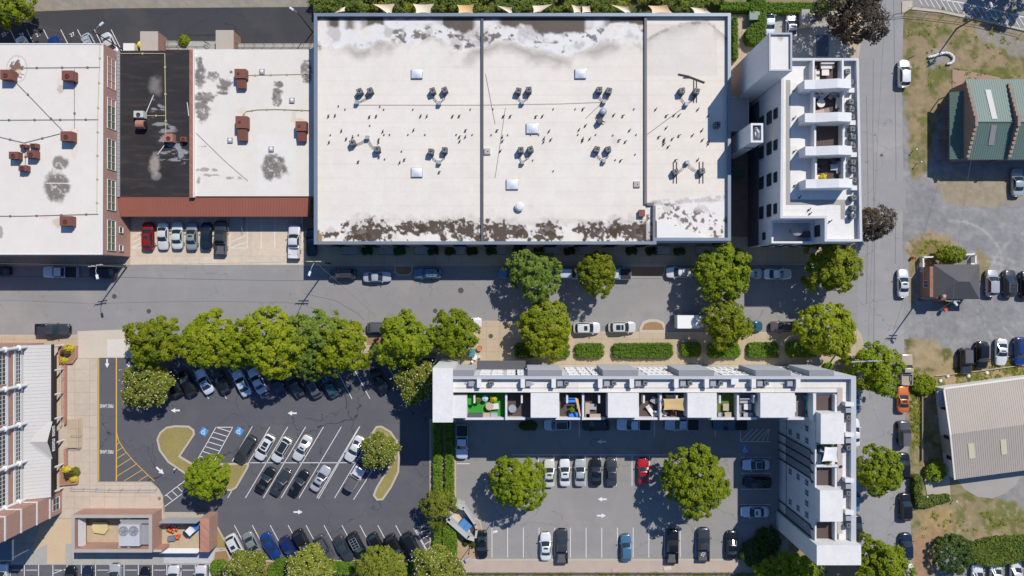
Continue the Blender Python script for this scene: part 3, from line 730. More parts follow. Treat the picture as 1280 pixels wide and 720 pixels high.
for a in [
 ('sedan','',32,62,-63,'white','white car in the back alley behind the long brick building, nearest the tree',A),
 ('suv','',73,61,-63,'blue','dark blue car half hidden behind the white roof edge in the back alley',A),
 ('wagon','rails',113.5,58,-63,'silver','silver estate car with roof bars slanted in the back alley',A),
 ('sedan','',138,57,-63,'white','white sedan beside the brick corner under the leaning lamp post',A),
 ('suv','sunroof',185,295,90,'dred','red car beside the hatched aisle at the red canopy',Bc),
 ('sedan','',203.5,295,-90,'white','white sedan backed in next to the red car at the canopy',Bc),
 ('sedan','',221.5,294,90,'white','white sedan nosed in at the canopy next to the greenish silver car',Bc),
 ('sedan','sunroof',239.5,294.5,90,'gsilver','greenish silver sedan with sunroof nosed in at the canopy',Bc),
 ('sedan','',257.5,295,90,'navy','navy blue sedan beside the grey pickup at the canopy',Bc),
 ('pickup','open',276,297,90,'dkgrey','dark grey pickup with open bed nosed in at the red canopy',Bc),
 ('pickup','cleanbed',368,302,90,'white','white pickup truck alone at the right end of the tan parking court',Bc),
 ('sedan','',389,303,90,'navy','dark blue car tucked in shade beside the long white roof',Bc),
 ('pickup','cover',76,340,180,'pale','white pickup with black bed cover parked in building shade on the street',Cc),
 ('suv','',128,341.5,180,'black','black car in deep shade under the brick building street lamp',Cc),
 ('hatch','',-3,339,180,'black','dark car cut off by the left photo edge on the street',Cc),
 ('suv','',428,342.5,180,'dkgrey','dark hatchback leftmost of the cars in the long roof shade',Cc),
 ('sedan','',471.5,346,0,'silver','silver sedan half in sun beside the small planted kerb island',Cc),
 ('wagon','rails',534.5,341.5,180,'steel','steel blue estate car with roof bars in shade right of the kerb island',Cc),
 ('sedan','',640,342,180,'steel','blue car mostly hidden under the blue green street tree',Cc),
 ('suv','',712,342,0,'shadewhite','shade tinted white car showing between the two street trees in shade',Cc),
 ('pickup','cover',768,342.5,180,'pale','white pickup with dark bed cover emerging from under a street tree',Cc),
 ('suv','rails',849.5,340.5,180,'white','white SUV left of the large round street tree in shade',Cc),
 ('sedan','',935,342,180,'silver','silver car behind the large round street tree, only its end showing',Cc),
 ('sedan','',972,342.5,0,'white','white sedan in the apartment building shadow on the street',Cc),
 ('pickup','cleanbed',66,412,0,'dkgrey','dark grey pickup on the left stretch of street above the pale building',Cc),
 ('suv','',476,409.5,0,'grey','dark grey boxy car between two tree crowns on the street',Cc),
 ('sedan','',585,404,0,'white','white car almost wholly under the round tree by the sidewalk',Cc),
 ('suv','sunroof',733.5,410,0,'white','white SUV with large dark sunroof at the sunny kerb',Cc),
 ('suv','sunroof2',777.5,409,0,'white','white car with two roof windows left of the mulched kerb bulb',Cc),
 ('hatch','',938,408,0,'teal','small teal car half under the round tree at the southern kerb',Cc),
 ('suv','rails',980,408.5,180,'bronze','bronze SUV with roof bars near the corner tree',Cc),
 ('suv','',1130,92,90,'white','white SUV on the side road beside the dry grass corner',D),
 ('sedan','sunroof',1129,354,90,'white','white sedan with sunroof beside the white picket fence',D),
 ('old_pickup','cleanbed',1133,462,90,'tan','tan old pickup truck parked beside straw coloured grass',D),
 ('coupe','sunroof2',1129,499,90,'orange','orange sports coupe with dark rear glass on the side road',D),
 ('jeep','soft',1130,542,90,'grey','grey jeep with black soft top behind the orange coupe',D),
 ('suv','',1129.5,583,90,'black','black car beside the round tree on the side road',D),
 ('suv','',1132,634,90,'black','black SUV beside the overgrown concrete pad',D),
 ('suv','',1133,683.5,90,'navy','black SUV beside the bare orange soil verge',D),
 ('sedan','',1136,722,90,'white','white car cut off by the bottom edge on the side road',D),
 ('sedan','',1067.5,500,90,'steel','blue car just showing past the apartment roof beneath the big tree',D),
 ('sedan','',1068,541,90,'white','white car half hidden by the apartment roof on the side road',D),
 ('sedan','',1068,622,90,'steel','dark blue car half hidden by the apartment roof near a tree',D),
 ('suv','glassroof',1070,661,90,'black','black car half hidden by the apartment end block roof',D),
 ('sedan','',962,26,90,'pale','shade tinted white car behind the tower beside the clipped hedge',E),
 ('sedan','sunroof',989.5,33,90,'white','white car beside the grey utility cabinets behind the tower',E),
 ('sedan','',1272,228,90,'silver','silver sedan cut by the right edge below the green roof',E),
 ('suv','',1240,354,90,'silver','silver SUV beside the charcoal roofed cottage',E),
 ('suv','rails',1262,354.5,90,'dkgrey','dark SUV right of the silver SUV by the cottage',E),
 ('suv','',1283,356,90,'black','dark car cut by the right edge near the cottage',E),
 ('jeep','soft',1207,451,-90,'dkgrey','dark jeep with black top on the straw grass above the beige roof',E),
 ('suv','',1227.5,444,-90,'black','glossy black SUV between the dark jeep and the white coupe',E),
 ('coupe','sunroof',1252,440,-90,'white','white coupe beside the blue car on the gravel yard',E),
 ('suv','',1275.5,439,-90,'blue','bright blue car at the right edge of the gravel yard',E),
 ('sedan','',1222,722,90,'white','white car leftmost below the dark round shrub',E),
 ('sedan','',1245,718,90,'white','white car second in the bottom right row below the hedge',E),
 ('sedan','',1270,716,90,'white','white car with big windscreen in the bottom right corner',E),
]: car(*a)
up=118
for a in [
 ('suv','',216.5,480,up,'black','black car beside the flowering tree, first under the tree row',F_),
 ('suv','',234,479,up,'black','black SUV second from the flowering tree under the tree row',F_),
 ('coupe','sunroof',255,477,up,'shadewhite','shade tinted white coupe with dark sunroof under the tree row',F_),
 ('hatch','',277,477.5,up,'black','black car between the shade tinted coupe and a pale sedan',F_),
 ('sedan','',302,479,up,'shadewhite','shade tinted white sedan in leafy shade with tree branches over its nose',F_),
 ('sedan','',321.5,476,up,'shadewhite','shade tinted white sedan second of two pale cars under the tall bright tree',F_),
 ('sedan','',346,479,up,'navy','navy car in deep shade under the tall bright tree',F_),
 ('sedan','',368,480,up,'olive','olive black sedan catching light on its rear window',F_),
 ('suv','sunroof2',391,481,up,'grey','grey car with roof window under the bluish green tree',F_),
 ('hatch','sunroof',412.5,482.5,up,'teal','teal hatchback with a lit rear next to the empty stalls',F_),
 ('sedan','',474,476,up,'black','black sedan alone in shade between slanted white lines',F_),
 ('van','',307,562,-121,'dkgrey','dark blue grey minivan beside the accessible bay',G),
 ('suv','sunroof2',331,559,-121,'white','white car with two sunroof panes in the middle row',G),
 ('suv','glassroof',352,562,-121,'white','white car with an all black glass roof in the middle row',G),
 ('sedan','sunroof',378,560,-121,'white','white sedan with sunroof right of the black roofed car',G),
 ('sedan','',443,561,-121,'white','white sedan beside the flowering island tree',G),
 ('sedan','',331.5,600,59,'black','black sedan with a sun glint first in the lower middle row',G),
 ('sedan','sunroof',351,603,59,'dkgrey','charcoal sedan with a sun glint in the lower middle row',G),
 ('sedan','',373.5,604,59,'black','black sedan with the brightest sun glint on its windscreen',G),
 ('sedan','sunroof',400.5,598,59,'silver','silver grey sedan at the right end of the dark cars',G),
 ('jeep','soft',443,598.5,59,'white','white jeep with black soft top below the island tree',G),
]: car(*a)
dn=-62
for a in [
 ('suv','sunroof',294.5,684,dn,'white','white SUV with sunroof at the left end of the bottom row',Hc),
 ('sedan','',315.5,681,dn,'gsilver','pale silver sedan next to the white SUV in the bottom row',Hc),
 ('sedan','',338,682.5,dn,'blue','bright blue sedan in the bottom row',Hc),
 ('hatch','',361,685,dn,'dblue','deep blue hatchback half under a flowering tree',Hc),
 ('suv','',378.5,678,dn,'black','black car with pale green rear glass above a flowering tree',Hc),
 ('wagon','',405,685,dn,'grey','grey estate car between flowering tree and charcoal sedan',Hc),
 ('sedan','',429.5,686.5,dn,'dkgrey','charcoal blue sedan reaching the kerb in the bottom row',Hc),
 ('suv','rack',446.5,681.5,dn,'black','black SUV with a metal roof rack in the bottom row',Hc),
 ('hatch','',471,680.5,dn,'black','black hatchback just right of the roof rack SUV',Hc),
 ('suv','',493.5,684,dn,'black','black car with greenish windscreen left of the big black SUV',Hc),
 ('van','',515,683,dn,'black','large black SUV beside the hatched aisle',Hc),
 ('pickup','cover',577.5,552,-90,'shadewhite','shade tinted white pickup with black bed at the hedge',I_),
 ('suv','glassroof',697,531,180,'shadewhite','shade tinted white car with dark glass roof in the terrace shade',I_),
 ('suv','',745,531.5,180,'black','black car hidden in the terrace shade beside the pale car',I_),
 ('pickup','cover',792,530.5,180,'shadewhite','pale pickup with dark bed first of two in terrace shade',I_),
 ('pickup','cover',852,530.5,180,'shadewhite','pale pickup with dark bed below the tan shade sail terrace',I_),
 ('pickup','cover',912,530.5,180,'teal','teal pickup in deep shade by the hatched bay',I_),
 ('sedan','sunroof',686.5,591.5,90,'cream','cream white sedan first in the row beside the left tree',I_),
 ('sedan','sunroof',706,590.5,90,'white','white sedan second in the row of the grey lot',I_),
 ('sedan','',725,590.5,90,'silver','silver sedan between white and black sedans in the grey lot',I_),
 ('sedan','',745,590,90,'black','black sedan in the row of the grey lot',I_),
 ('sedan','sunroof',764.5,590.5,90,'dkgrey','charcoal sedan at the end of the five car row',I_),
 ('coupe','sunroof',804,589,90,'red','bright red car left of the big tree',I_),
 ('sedan','glassroof',945,581,180,'shadewhite','white car with black glass roof in shade below the blue symbol',I_),
 ('suv','',947,603,180,'black','black car in shade between the two pale cars',I_),
 ('sedan','sunroof',943.5,640,180,'pale','white sedan with sunroof lowest in the shaded row',I_),
 ('sedan','',602.5,681,-90,'black','black sedan beside the angled dumpster enclosure',I_),
 ('sedan','sunroof',682,683,90,'white','white sedan along the pinkish gravel verge',I_),
 ('pickup','open',702.5,682.5,90,'dkgrey','charcoal pickup with open bed next to the white sedan',I_),
 ('wagon','',782.5,685,90,'steel','steel blue estate car alone by the gravel verge',I_),
 ('pickup','open',840.5,683,90,'black','black pickup with open bed by the gravel verge',I_),
 ('pickup','open',879.5,680.5,90,'dkgrey','dark grey pickup carrying a white ladder in its bed',I_),
 ('sedan','',914.5,681.5,90,'black','glossy black car at the right end of the gravel verge row',I_),
 ('hatch','',88,724,90,'black','dark car left of two in the bottom left strip',J),
 ('hatch','',109,724,90,'navy','dark car right beside another in the bottom left strip',J),
 ('suv','',144,722,90,'silver','silver car in the bottom left strip',J),
 ('hatch','',181,725,90,'black','lone dark car between silver and white in the bottom left strip',J),
 ('suv','',217,724,90,'white','white car left of two in the bottom left strip',J),
 ('suv','',251,724,90,'white','white car nearest the clipped shrub in the bottom left strip',J),
 ('suv','',2,722,90,'white','white car in the bottom left corner of the photo',J),
]: car(*a)
# ladder in the pickup bed
p=P(880.5,691,1.2); b=MB(); Mx=Matrix.Translation((p.x,p.y,.80))@Matrix.Rotation(rad(66),4,'Z')
for s in (-1,1): b.merge(MB().box(-.8,s*.22-.03,0,.8,s*.22+.03,.07),Mx)
for k in range(6): b.merge(MB().box(-.7+.28*k-.03,-.22,.02,-.7+.28*k+.03,.22,.06),Mx)
tag(b.build('ladder',M_white),'white ladder lying in the bed of a grey pickup','ladder')
# box truck
q=P(862,402,2.0); root=thing('box_truck','white box truck with square cargo box under a round street tree','truck',(q.x,q.y,.01),0,Cc)
def lb(name,mt,boxes,par=root):
    m_=MB(); o=wloc(root)
    for t_ in boxes: m_.box(t_[0]+o.x,t_[1]+o.y,t_[2],t_[3]+o.x,t_[4]+o.y,t_[5])
    ob=m_.build(name,mt,par); ob.color=C_['white']; return ob
lb('cargo_box',M_paintm,[(-2.3,-1.1,.75,1.4,1.1,3.0)]); lb('chassis',M_black,[(-2.3,-.6,.45,3.2,.6,.75)])
m_=MB(); o=wloc(root); m_.prism([(o.x+1.5,o.y-1),(o.x+3.0,o.y-1),(o.x+3.35,o.y-.7),(o.x+3.35,o.y+.7),(o.x+3.0,o.y+1),(o.x+1.5,o.y+1)],.6,1.3); m_.box(o.x+1.5,o.y-.95,1.3,o.x+2.3,o.y+.95,2.2)
cb=m_.build('cab',M_paintm,root); cb.color=C_['white']
m_=MB(); m_.slab((o.x+2.95,o.y-.9,1.32),(o.x+2.95,o.y+.9,1.32),(o.x+2.33,o.y+.85,2.18),(o.x+2.33,o.y-.85,2.18),.03); m_.build('windshield',M_carglass,root)
for x in (-1.5,2.6):
    for s in (-1,1): MB().tube((o.x+x,o.y+s*.75,.42),(o.x+x,o.y+s*1.02,.42),.42,16).build('wheel',M_tyre,root)
# ================================================================ TREES, HEDGES, SHRUBS
def leaf_mesh(name, clumps, nleaf, lsize, crad, material, seed, flat=.55, core=None, hue0=0.0, hvar=1.0):
    """clumps: list of (centre, outward normal). Each clump is a little dome of leaf blades."""
    rg=np.random.default_rng(seed); n=len(clumps)*nleaf
    C=np.repeat(np.array([tuple(c[0]) for c in clumps]),nleaf,0); Nn=np.repeat(np.array([tuple(c[1]) for c in clumps]),nleaf,0)
    d=rg.normal(size=(n,3)); d/=np.linalg.norm(d,axis=1)[:,None]
    dot=(d*Nn).sum(1); d=np.where((dot<0)[:,None]&(rg.random(n)<.8)[:,None], d-2*dot[:,None]*Nn, d)
    r=crad*rg.random(n)**.4; rr=np.repeat(rg.uniform(.7,1.25,len(clumps)),nleaf)
    c=C+d*(r*rr)[:,None]*np.array([1,1,.75])
    nn=.55*d+.35*Nn+rg.normal(size=(n,3))*.38+np.array([0,0,flat]); nn/=np.linalg.norm(nn,axis=1)[:,None]
    t=np.cross(nn,rg.normal(size=(n,3))); t/=np.linalg.norm(t,axis=1)[:,None]; u=np.cross(nn,t)
    s=(lsize*rg.uniform(.6,1.3,n))[:,None]
    V=np.stack([c-t*s, c+u*s*.55-nn*s*.12, c+t*s, c-u*s*.55-nn*s*.12],1).reshape(-1,3)
    me=bpy.data.meshes.new(name); me.vertices.add(4*n); me.vertices.foreach_set('co',V.reshape(-1))
    me.loops.add(4*n); me.loops.foreach_set('vertex_index',np.arange(4*n)); me.polygons.add(n); me.polygons.foreach_set('loop_start',np.arange(n)*4); me.update(calc_edges=True)
    ch=np.repeat(rg.random(len(clumps)),nleaf); h=np.clip(hue0+hvar*(.6*ch+.4*rg.random(n)),0,1)
    at=me.attributes.new('hue','FLOAT','POINT'); at.data.foreach_set('value',np.repeat(h,4))
    me.materials.append(material); return me
def addmesh(name, me, parent=None):
    o=bpy.data.objects.new(name,me); COL.objects.link(o)
    if parent: o.parent=parent
    return o
L_yg=leafmat('leaf_yellow_green',(.13,.185,.006),(.30,.335,.010),(.37,.345,.014))
L_g =leafmat('leaf_bright_green',(.12,.19,.006),(.27,.325,.009),(.35,.36,.012))
L_bg=leafmat('leaf_blue_green',(.09,.155,.022),(.19,.265,.035),(.24,.28,.035))
L_ol=leafmat('leaf_olive',(.13,.16,.016),(.26,.285,.028),(.30,.28,.04))
L_pu=leafmat('leaf_purple',(.05,.036,.028),(.10,.07,.045),(.11,.085,.035),.2)
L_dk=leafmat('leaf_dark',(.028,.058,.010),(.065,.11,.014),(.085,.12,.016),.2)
L_he=leafmat('leaf_hedge',(.065,.145,.008),(.145,.24,.014),(.18,.25,.02),.2)
L_md=leafmat('leaf_mid_green',(.06,.105,.014),(.15,.20,.022),(.22,.22,.04),.25)
L_ye=leafmat('leaf_gold',(.5,.40,.02),(.62,.50,.03),(.4,.42,.03),.2)
M_core=mat('inner_twigs',(.025,.035,.012))
M_bloss=mat('white_blossom',(.62,.62,.45))
def crown_clumps(Rr,Hh,zc,n,seed,lobes=7,lobe_amp=.22,low=-.55):
    rg=random.Random(seed); ph=[(rg.uniform(0,6.28),rg.randint(2,5),rg.uniform(.3,1)) for _ in range(lobes)]
    out=[];i=0
    while len(out)<n:
        i+=1
        z=1-(i+.5)/(n*1.25)*(1-low) ; z=max(low,z) if z>low else rg.uniform(low,.9)
        a=i*2.39996+rg.uniform(-.25,.25); s=math.sqrt(max(0,1-z*z)); d=Vector((s*math.cos(a),s*math.sin(a),z))
        k=1+lobe_amp*sum(w*math.sin(f*a+p+2.3*z) for p,f,w in ph)/lobes*2.2+rg.uniform(-.13,.07)
        if rg.random()<.36: k*=rg.uniform(.45,.85)
        c=Vector((d.x*Rr*k,d.y*Rr*k,zc+d.z*Hh*k)); out.append((c,Vector((d.x/Rr,d.y/Rr,d.z/Hh)).normalized()))
    return out
def tree_proto(key,Rr,top,base,leaf,seed,n=205,nleaf=44,ls=.25,cr=.64,name='street_tree',blossom=0,lob=.22,bare=0):
    root=thing(name,'tree','tree'); Hh=(top-base)/2; zc=(top+base)/2
    cl=crown_clumps(Rr-cr*.55,Hh-cr*.4,zc,n,seed,lobe_amp=lob)
    cr_o=addmesh('crown',leaf_mesh('crown',cl,nleaf,ls,cr,leaf,seed),root)
    rg=random.Random(seed); b=MB(); b.tube((0,0,0),(.05,.03,base+.4),.19,10,.13); 
    for k in range(6):
        a=k*1.05+rg.uniform(-.3,.3); r=Rr*rg.uniform(.45,.7); z=zc+rg.uniform(-.2,.5)*Hh
        m=(r*.4*math.cos(a),r*.4*math.sin(a),base+.4+(z-base)*.45)
        b.tube((.05,.03,base*.75+.3),m,.09,6,.06); b.tube(m,(r*math.cos(a),r*math.sin(a),z),.06,6,.025)
        a2=a+.5; b.tube(m,(r*.8*math.cos(a2),r*.8*math.sin(a2),z+.4),.045,6,.02)
    b.tube((.05,.03,base+.3),(0,0,zc+Hh*.7),.12,7,.03); b.build('trunk',M_bark,root)
    if blossom:
        bl=MB()
        for c,nn in cl:
            if nn.z<-.1: continue
            for _ in range(blossom):
                q=c+nn*cr*rg.uniform(.45,.95)+Vector((rg.uniform(-.6,.6),rg.uniform(-.6,.6),rg.uniform(-.1,.3)))
                s=rg.uniform(.05,.095); t=Vector((rg.uniform(-1,1),rg.uniform(-1,1),rg.uniform(-.3,.3))).normalized(); u=Vector((0,0,1)).cross(t).normalized(); 
                bl.quad(q-t*s,q-u*s,q+t*s,q+u*s)
        bl.build('blossoms',M_bloss,root)
    return root
TP={}
def tree(key,x,y,r,label,group,h=5.0,rot=0,**kw):
    if key not in TP:
        spec={'yg':dict(Rr=4.5,top=8.6,base=2.3,leaf=L_yg,seed=3),'yg2':dict(Rr=4.5,top=9.0,base=2.3,leaf=L_yg,seed=14,lob=.34),
         'g':dict(Rr=4.5,top=8.6,base=2.2,leaf=L_g,seed=5),'g2':dict(Rr=4.5,top=9.2,base=2.4,leaf=L_g,seed=26,lob=.32,n=215),
         'bg':dict(Rr=4.2,top=8.8,base=2.3,leaf=L_bg,seed=7,lob=.40,n=150),
         'big':dict(Rr=5.6,top=11,base=2.6,leaf=L_yg,seed=9,n=320,lob=.26),'biggreen':dict(Rr=5.6,top=10.5,base=2.6,leaf=L_g,seed=19,n=320,lob=.2),
         'fl':dict(Rr=3.6,top=6.2,base=1.6,leaf=L_ol,seed=11,n=150,blossom=3,cr=.62,name='flowering_tree'),
         'ol':dict(Rr=4.2,top=6.5,base=1.8,leaf=L_ol,seed=12,n=170,ls=.2,name='olive_tree'),
         'pu':dict(Rr=4.4,top=9.0,base=2.2,leaf=L_pu,seed=13,n=210,nleaf=40,ls=.2,cr=.75,lob=.42,name='plum_tree'),
         'con':dict(Rr=2.9,top=6.5,base=1.0,leaf=L_ol,seed=15,n=90,ls=.2,cr=.6,lob=.55,name='conifer'),
         'dk':dict(Rr=4.2,top=7.5,base=1.5,leaf=L_dk,seed=16,n=130,lob=.4,name='dark_tree')}[key]
        TP[key]=(tree_proto(key,**spec),spec['Rr'])
    pr,R0=TP[key]; p=P(x,y,h); sc=r*S*(1-h/H)/R0
    return place(pr,(p.x,p.y,0.0),rot if rot else (x*7.13+y*3.7)%6.28,label,group,(sc,sc,kw.get('sz',.55+.45*sc)))
gs='trees along the main street'; gw='trees between the street and the dark lot'; gl='trees on lot islands'; gf='flowering trees by the dark lot'; ge='trees along the side road'
for a in [
 ('bg',668,344,31,'loose blue green street tree, leftmost in front of the long white roof',gs),
 ('yg',746,342,25.5,'small round bright street tree second along the long white roof',gs),
 ('g',902,341,35,'large round tree at the corner of the long white roof',gs),
 ('yg2',1036,334,33,'yellow green tree under the apartment building corner, half in its shade',gs),
 ('yg',682,411,34,'broad tree over the sunny sidewalk beside a white parked SUV',gs),
 ('yg2',907,405,28.5,'compact tree hiding the cab of the white box truck',gs),
 ('yg',1030,412,35,'tree at the street corner beside the bronze SUV',gs),
 ('g2',1089,461,32,'tree with a utility pole crossarm rising through it on the side road',ge),
 ('g',1098,588,29,'round tree overhanging the side road by the apartment wing',ge),
 ('g2',1096,708,37,'tree below the white end block of the apartment wing',ge),
 ('yg2',196,427,32,'olive green tree at the left end of the dark lot tree row',gw),
 ('g',298,434,26,'greyer green tree squeezed between two big crowns of the tree row',gw),
 ('yg',262,425,34,'wide yellow green tree second from left in the tree row',gw),
 ('bg',392,417,31,'bluish green tree partly behind the tall bright tree',gw),
 ('bg',388,452,22,'grey green low tree drooping over parked cars',gw),
 ('big',346,426,41,'tallest bright yellow green tree of the tree row',gw),
 ('yg2',430,433,33.5,'yellow tinged tree right of the bluish green one',gw),
 ('g2',508,425,34,'green tree beside the grey boxy car, with many rounded clumps',gw),
 ('g',569,416,29,'round tree at the right end of the tree row by the sidewalk',gw),
 ('biggreen',647,601,33,'bright round tree left of the grey lot car row',gl),
 ('biggreen',866,598,40,'biggest tree of the grey lot, right of the red car',gl),
 ('g',260,597,27,'dense bright tree on the curved grass island',gl),
 ('fl',473,566,22,'small white flowered tree on the pointed island of the dark lot',gf),
 ('fl',181,482,29,'white flowered tree beside the up arrow at the lot entrance',gf),
 ('fl',521,477,26,'white flowered tree against the white terrace building corner',gf),
 ('fl',305,714,24,'white flowered tree left of three along the bottom edge',gf),
 ('fl',384,713,27,'white flowered tree over the blue hatchback at the bottom edge',gf),
 ('ol',476,715,31,'grey green fine leaved tree between flowering trees at the bottom edge',gf),
 ('fl',545,713,29,'white flowered tree next to the hedge at the bottom edge',gf),
 ('con',546,635,21,'feathery olive conifer on the divider between the two lots',gl),
 ('g',992,722,30,'lit green tree below the apartment wing at the bottom edge',ge),
 ('g2',962,724,22,'leafy shrub like tree beside the last car of the gravel verge',ge),
 ('pu',1063,22,38,'purple brown tree over the driveway behind the tower','purple leaved trees'),
 ('pu',1090,280,23,'purple brown tree squeezed beside the apartment building on the side road','purple leaved trees'),
 ('g',8,2,34,'green tree cut off by the top left corner of the photo','trees at the photo edge'),
 ('dk',1287,-40,36,'dark tree shading the corner parking at the top right','trees at the photo edge'),
]: tree(*a)
# clipped hedges
def hedge(pts, hgt, label, group, leaf=L_he, dens=26, ls=.13, name='hedge', z0=.05, ph=None, hv=1.0):
    q=ccw(pp(pts,hgt if ph is None else ph)); cx=sum(p[0] for p in q)/len(q); cy=sum(p[1] for p in q)/len(q)
    root=thing(name,label,'hedge',(cx,cy,0),0,group)
    i=offset(q,.22); MB().prism(i,z0,hgt-.15).build('stems',M_core,root)
    xs=[p[0] for p in q]; ys=[p[1] for p in q]; rg=random.Random(len(label)*7+int(cx*10)); cl=[]
    area=(max(xs)-min(xs))*(max(ys)-min(ys)); step=.42
    def inside(x,y):
        r=False;n=len(q)
        for k in range(n):
            (ax,ay),(bx_,by_)=q[k],q[(k+1)%n]
            if (ay>y)!=(by_>y) and x<(bx_-ax)*(y-ay)/(by_-ay)+ax: r=not r
        return r
    x=min(xs)+step/2
    while x<max(xs):
        y=min(ys)+step/2
        while y<max(ys):
            X,Y=x+rg.uniform(-.12,.12),y+rg.uniform(-.12,.12)
            if inside(X,Y): cl.append((Vector((X-cx,Y-cy,hgt-.12+rg.uniform(-.06,.06))),Vector((0,0,1))))
            y+=step
        x+=step
    n=len(q)
    for k in range(n):
        a,b=Vector((*q[k],0)),Vector((*q[(k+1)%n],0)); L=(b-a).length; d=(b-a)/max(L,1e-6); nn=Vector((d.y,-d.x,0))
        for j in range(max(1,int(L/.5))):
            for z in np.arange(.3,hgt-.1,.45):
                c=a+d*(j+.5)*.5-nn*.12; cl.append((Vector((c.x-cx,c.y-cy,z)),(nn+Vector((0,0,.3))).normalized()))
    addmesh('foliage',leaf_mesh('foliage',cl,dens,ls,.32,leaf,int(abs(cx*13+cy*7)),flat=.35,hvar=hv),root); return root
gh='clipped hedges on the sidewalk'
for x0,y0,x1,y1,l in [(644,430,669,447,'clipped hedge end peeking left of the broad tree'),(689,430,712,447,'clipped hedge end peeking right of the broad tree'),(720,430,755,447,'short clipped hedge right of the broad tree'),(767,430,841,447.5,'longest clipped hedge on the sunny sidewalk'),
  (852,429,876,446,'short clipped hedge with shaded left end near the box truck'),(886,430,925,447,'clipped hedge under the compact tree'),(936,429,974,447,'clipped hedge between two footpaths below the bronze SUV'),(985,428,1024,446,'clipped hedge in shade under the corner tree')]:
    hedge(rounded(x0,y0,x1,y1,5,5,3),1.1,l,gh)
gd='hedges dividing the two lots'
hedge([(541.5,529),(551,529),(551,622),(541.5,622)],1.3,'upper hedge strip beside the dark lot',gd)
hedge([(556.5,529),(566,529),(566,628),(556.5,628)],1.3,'upper hedge strip beside the grey lot',gd)
hedge([(541,655),(551.5,655),(551.5,697),(541,697)],1.3,'lower hedge strip beside the hatched aisle',gd)
hedge(rounded(554,657,570,700,5,5,3),1.4,'rounded lower hedge beside the angled dumpster enclosure',gd)
gb='hedges along the bottom edge of the dark lot'
hedge(rounded(262,702,281,718,7,7,4),1.2,'round clipped shrub beside the grey gravel',gb,name='clipped_shrub')
hedge(rounded(335,706,365,724,5,5,3),1.1,'hedge piece between the two left flowering trees',gb)
hedge([(412,704),(446,704),(446,718),(412,718)],1.1,'hedge piece between the blue car tree and the fine leaved tree',gb)
hedge([(500,705),(516,705),(516,718),(500,718)],1.1,'hedge piece between fine leaved and flowering trees',gb)
hedge(rounded(342,700,357,712,5,5,3),1.3,'small round hedge bush left of the middle flowering tree',gb)
gn='hedges around the rear garden'
hedge([(916.5,21),(922,21),(923,73),(917.5,73)],1.5,'thin hedge strip beside the long white roof corner',gn)
hedge([(901,3),(938,3),(938,12),(901,12)],1.4,'hedge along the top edge left of the rear garden',gn)
hedge([(938,-6),(957,-6),(957,16),(938,16)],1.6,'block of hedge at the top edge above the rounded hedge',gn)
hedge([(957,3),(1040,3),(1036,15),(957,15)],1.5,'hedge behind the two white cars of the rear garden',gn)
hedge([(950,16),(957,16),(958,40),(955,50),(945,55),(936,53),(933,46),(935,36),(941,30),(950,26)],1.7,'big rounded hedge curving beside the tower',gn)
gy='hedges and shrubs at the south east'
hedge([(1206,688),(1240,676),(1300,672),(1300,706),(1275,703),(1250,708),(1222,706)],1.7,'long loose green hedge along the bottom right lot',gy,leaf=L_md,ls=.2)
hedge([(1144,596),(1153,596),(1153,633),(1146,634)],1.6,'overgrown vine hedge on the left side of the concrete pad',gy,leaf=L_md,ls=.16)
hedge([(1150,622),(1188,619),(1187,626),(1160,634),(1148,633)],.9,'low green growth along the lower edge of the concrete pad',gy,leaf=L_md,ls=.16)
def shrub(x,y,rx,hgt,label,group,leaf=L_g,n=26,ls=.2,cr=.45,name='shrub',h=None,nleaf=36,ry=None,cat='shrub'):
    p=P(x,y,h if h is not None else hgt*.6); ry=ry or rx; root=thing(name,label,cat,(p.x,p.y,0),0,group)
    k=S*(1-hgt*.6/H); cl=[]
    rg=random.Random(int(x*31+y*17))
    for i in range(n):
        z=1-(i+.5)/n*1.35; z=max(z,-.4); s=math.sqrt(max(0,1-z*z)); a=i*2.4+rg.uniform(-.3,.3); kk=rg.uniform(.75,1.0)
        cl.append((Vector((s*math.cos(a)*(rx*k-cr*.4)*kk,s*math.sin(a)*(ry*k-cr*.4)*kk,hgt*.5+z*hgt*.42*kk)),Vector((s*math.cos(a),s*math.sin(a),z+.2)).normalized()))
    addmesh('foliage',leaf_mesh('foliage',cl,nleaf,ls,cr,leaf,int(x*3+y)),root)
    b=MB()
    for i in range(5): a=i*1.256; b.tube((wloc(root).x,wloc(root).y,0),(wloc(root).x+rx*k*.5*math.cos(a),wloc(root).y+ry*k*.5*math.sin(a),hgt*.6),.035,5,.015)
    b.build('stems',M_bark,root); return root
sg='loose shrubs'
shrub(1190,318,19,3.2,'bright green bushy shrub behind the white fence of the cottage',sg,n=60,ry=11)
shrub(1156,481,15,1.3,'low wild green shrub between the tan pickup and the beige roof',sg,n=60,ry=13,cr=.4)
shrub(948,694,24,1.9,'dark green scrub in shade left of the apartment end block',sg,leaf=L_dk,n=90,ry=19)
shrub(1193,693,27,3.2,'large dark round evergreen shrub above the bottom right white cars',sg,leaf=L_dk,n=120,ls=.18)
shrub(1170,590,13,1.8,'green shrub against the white wall of the beige roofed hall',sg,leaf=L_g,n=36)
shrub(230,52,7,1.8,'single green bush in the planter behind the black roof',sg,n=28)
shrub(1035,459,6,1.0,'tiny round shrub at the corner of the terrace building',sg,leaf=L_he,n=16)
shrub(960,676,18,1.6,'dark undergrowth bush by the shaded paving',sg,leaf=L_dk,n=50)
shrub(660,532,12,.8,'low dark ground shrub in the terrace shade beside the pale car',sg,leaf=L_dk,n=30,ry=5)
shrub(1012,715,22,1.8,'dark bush under the apartment end block',sg,leaf=L_dk,n=50)
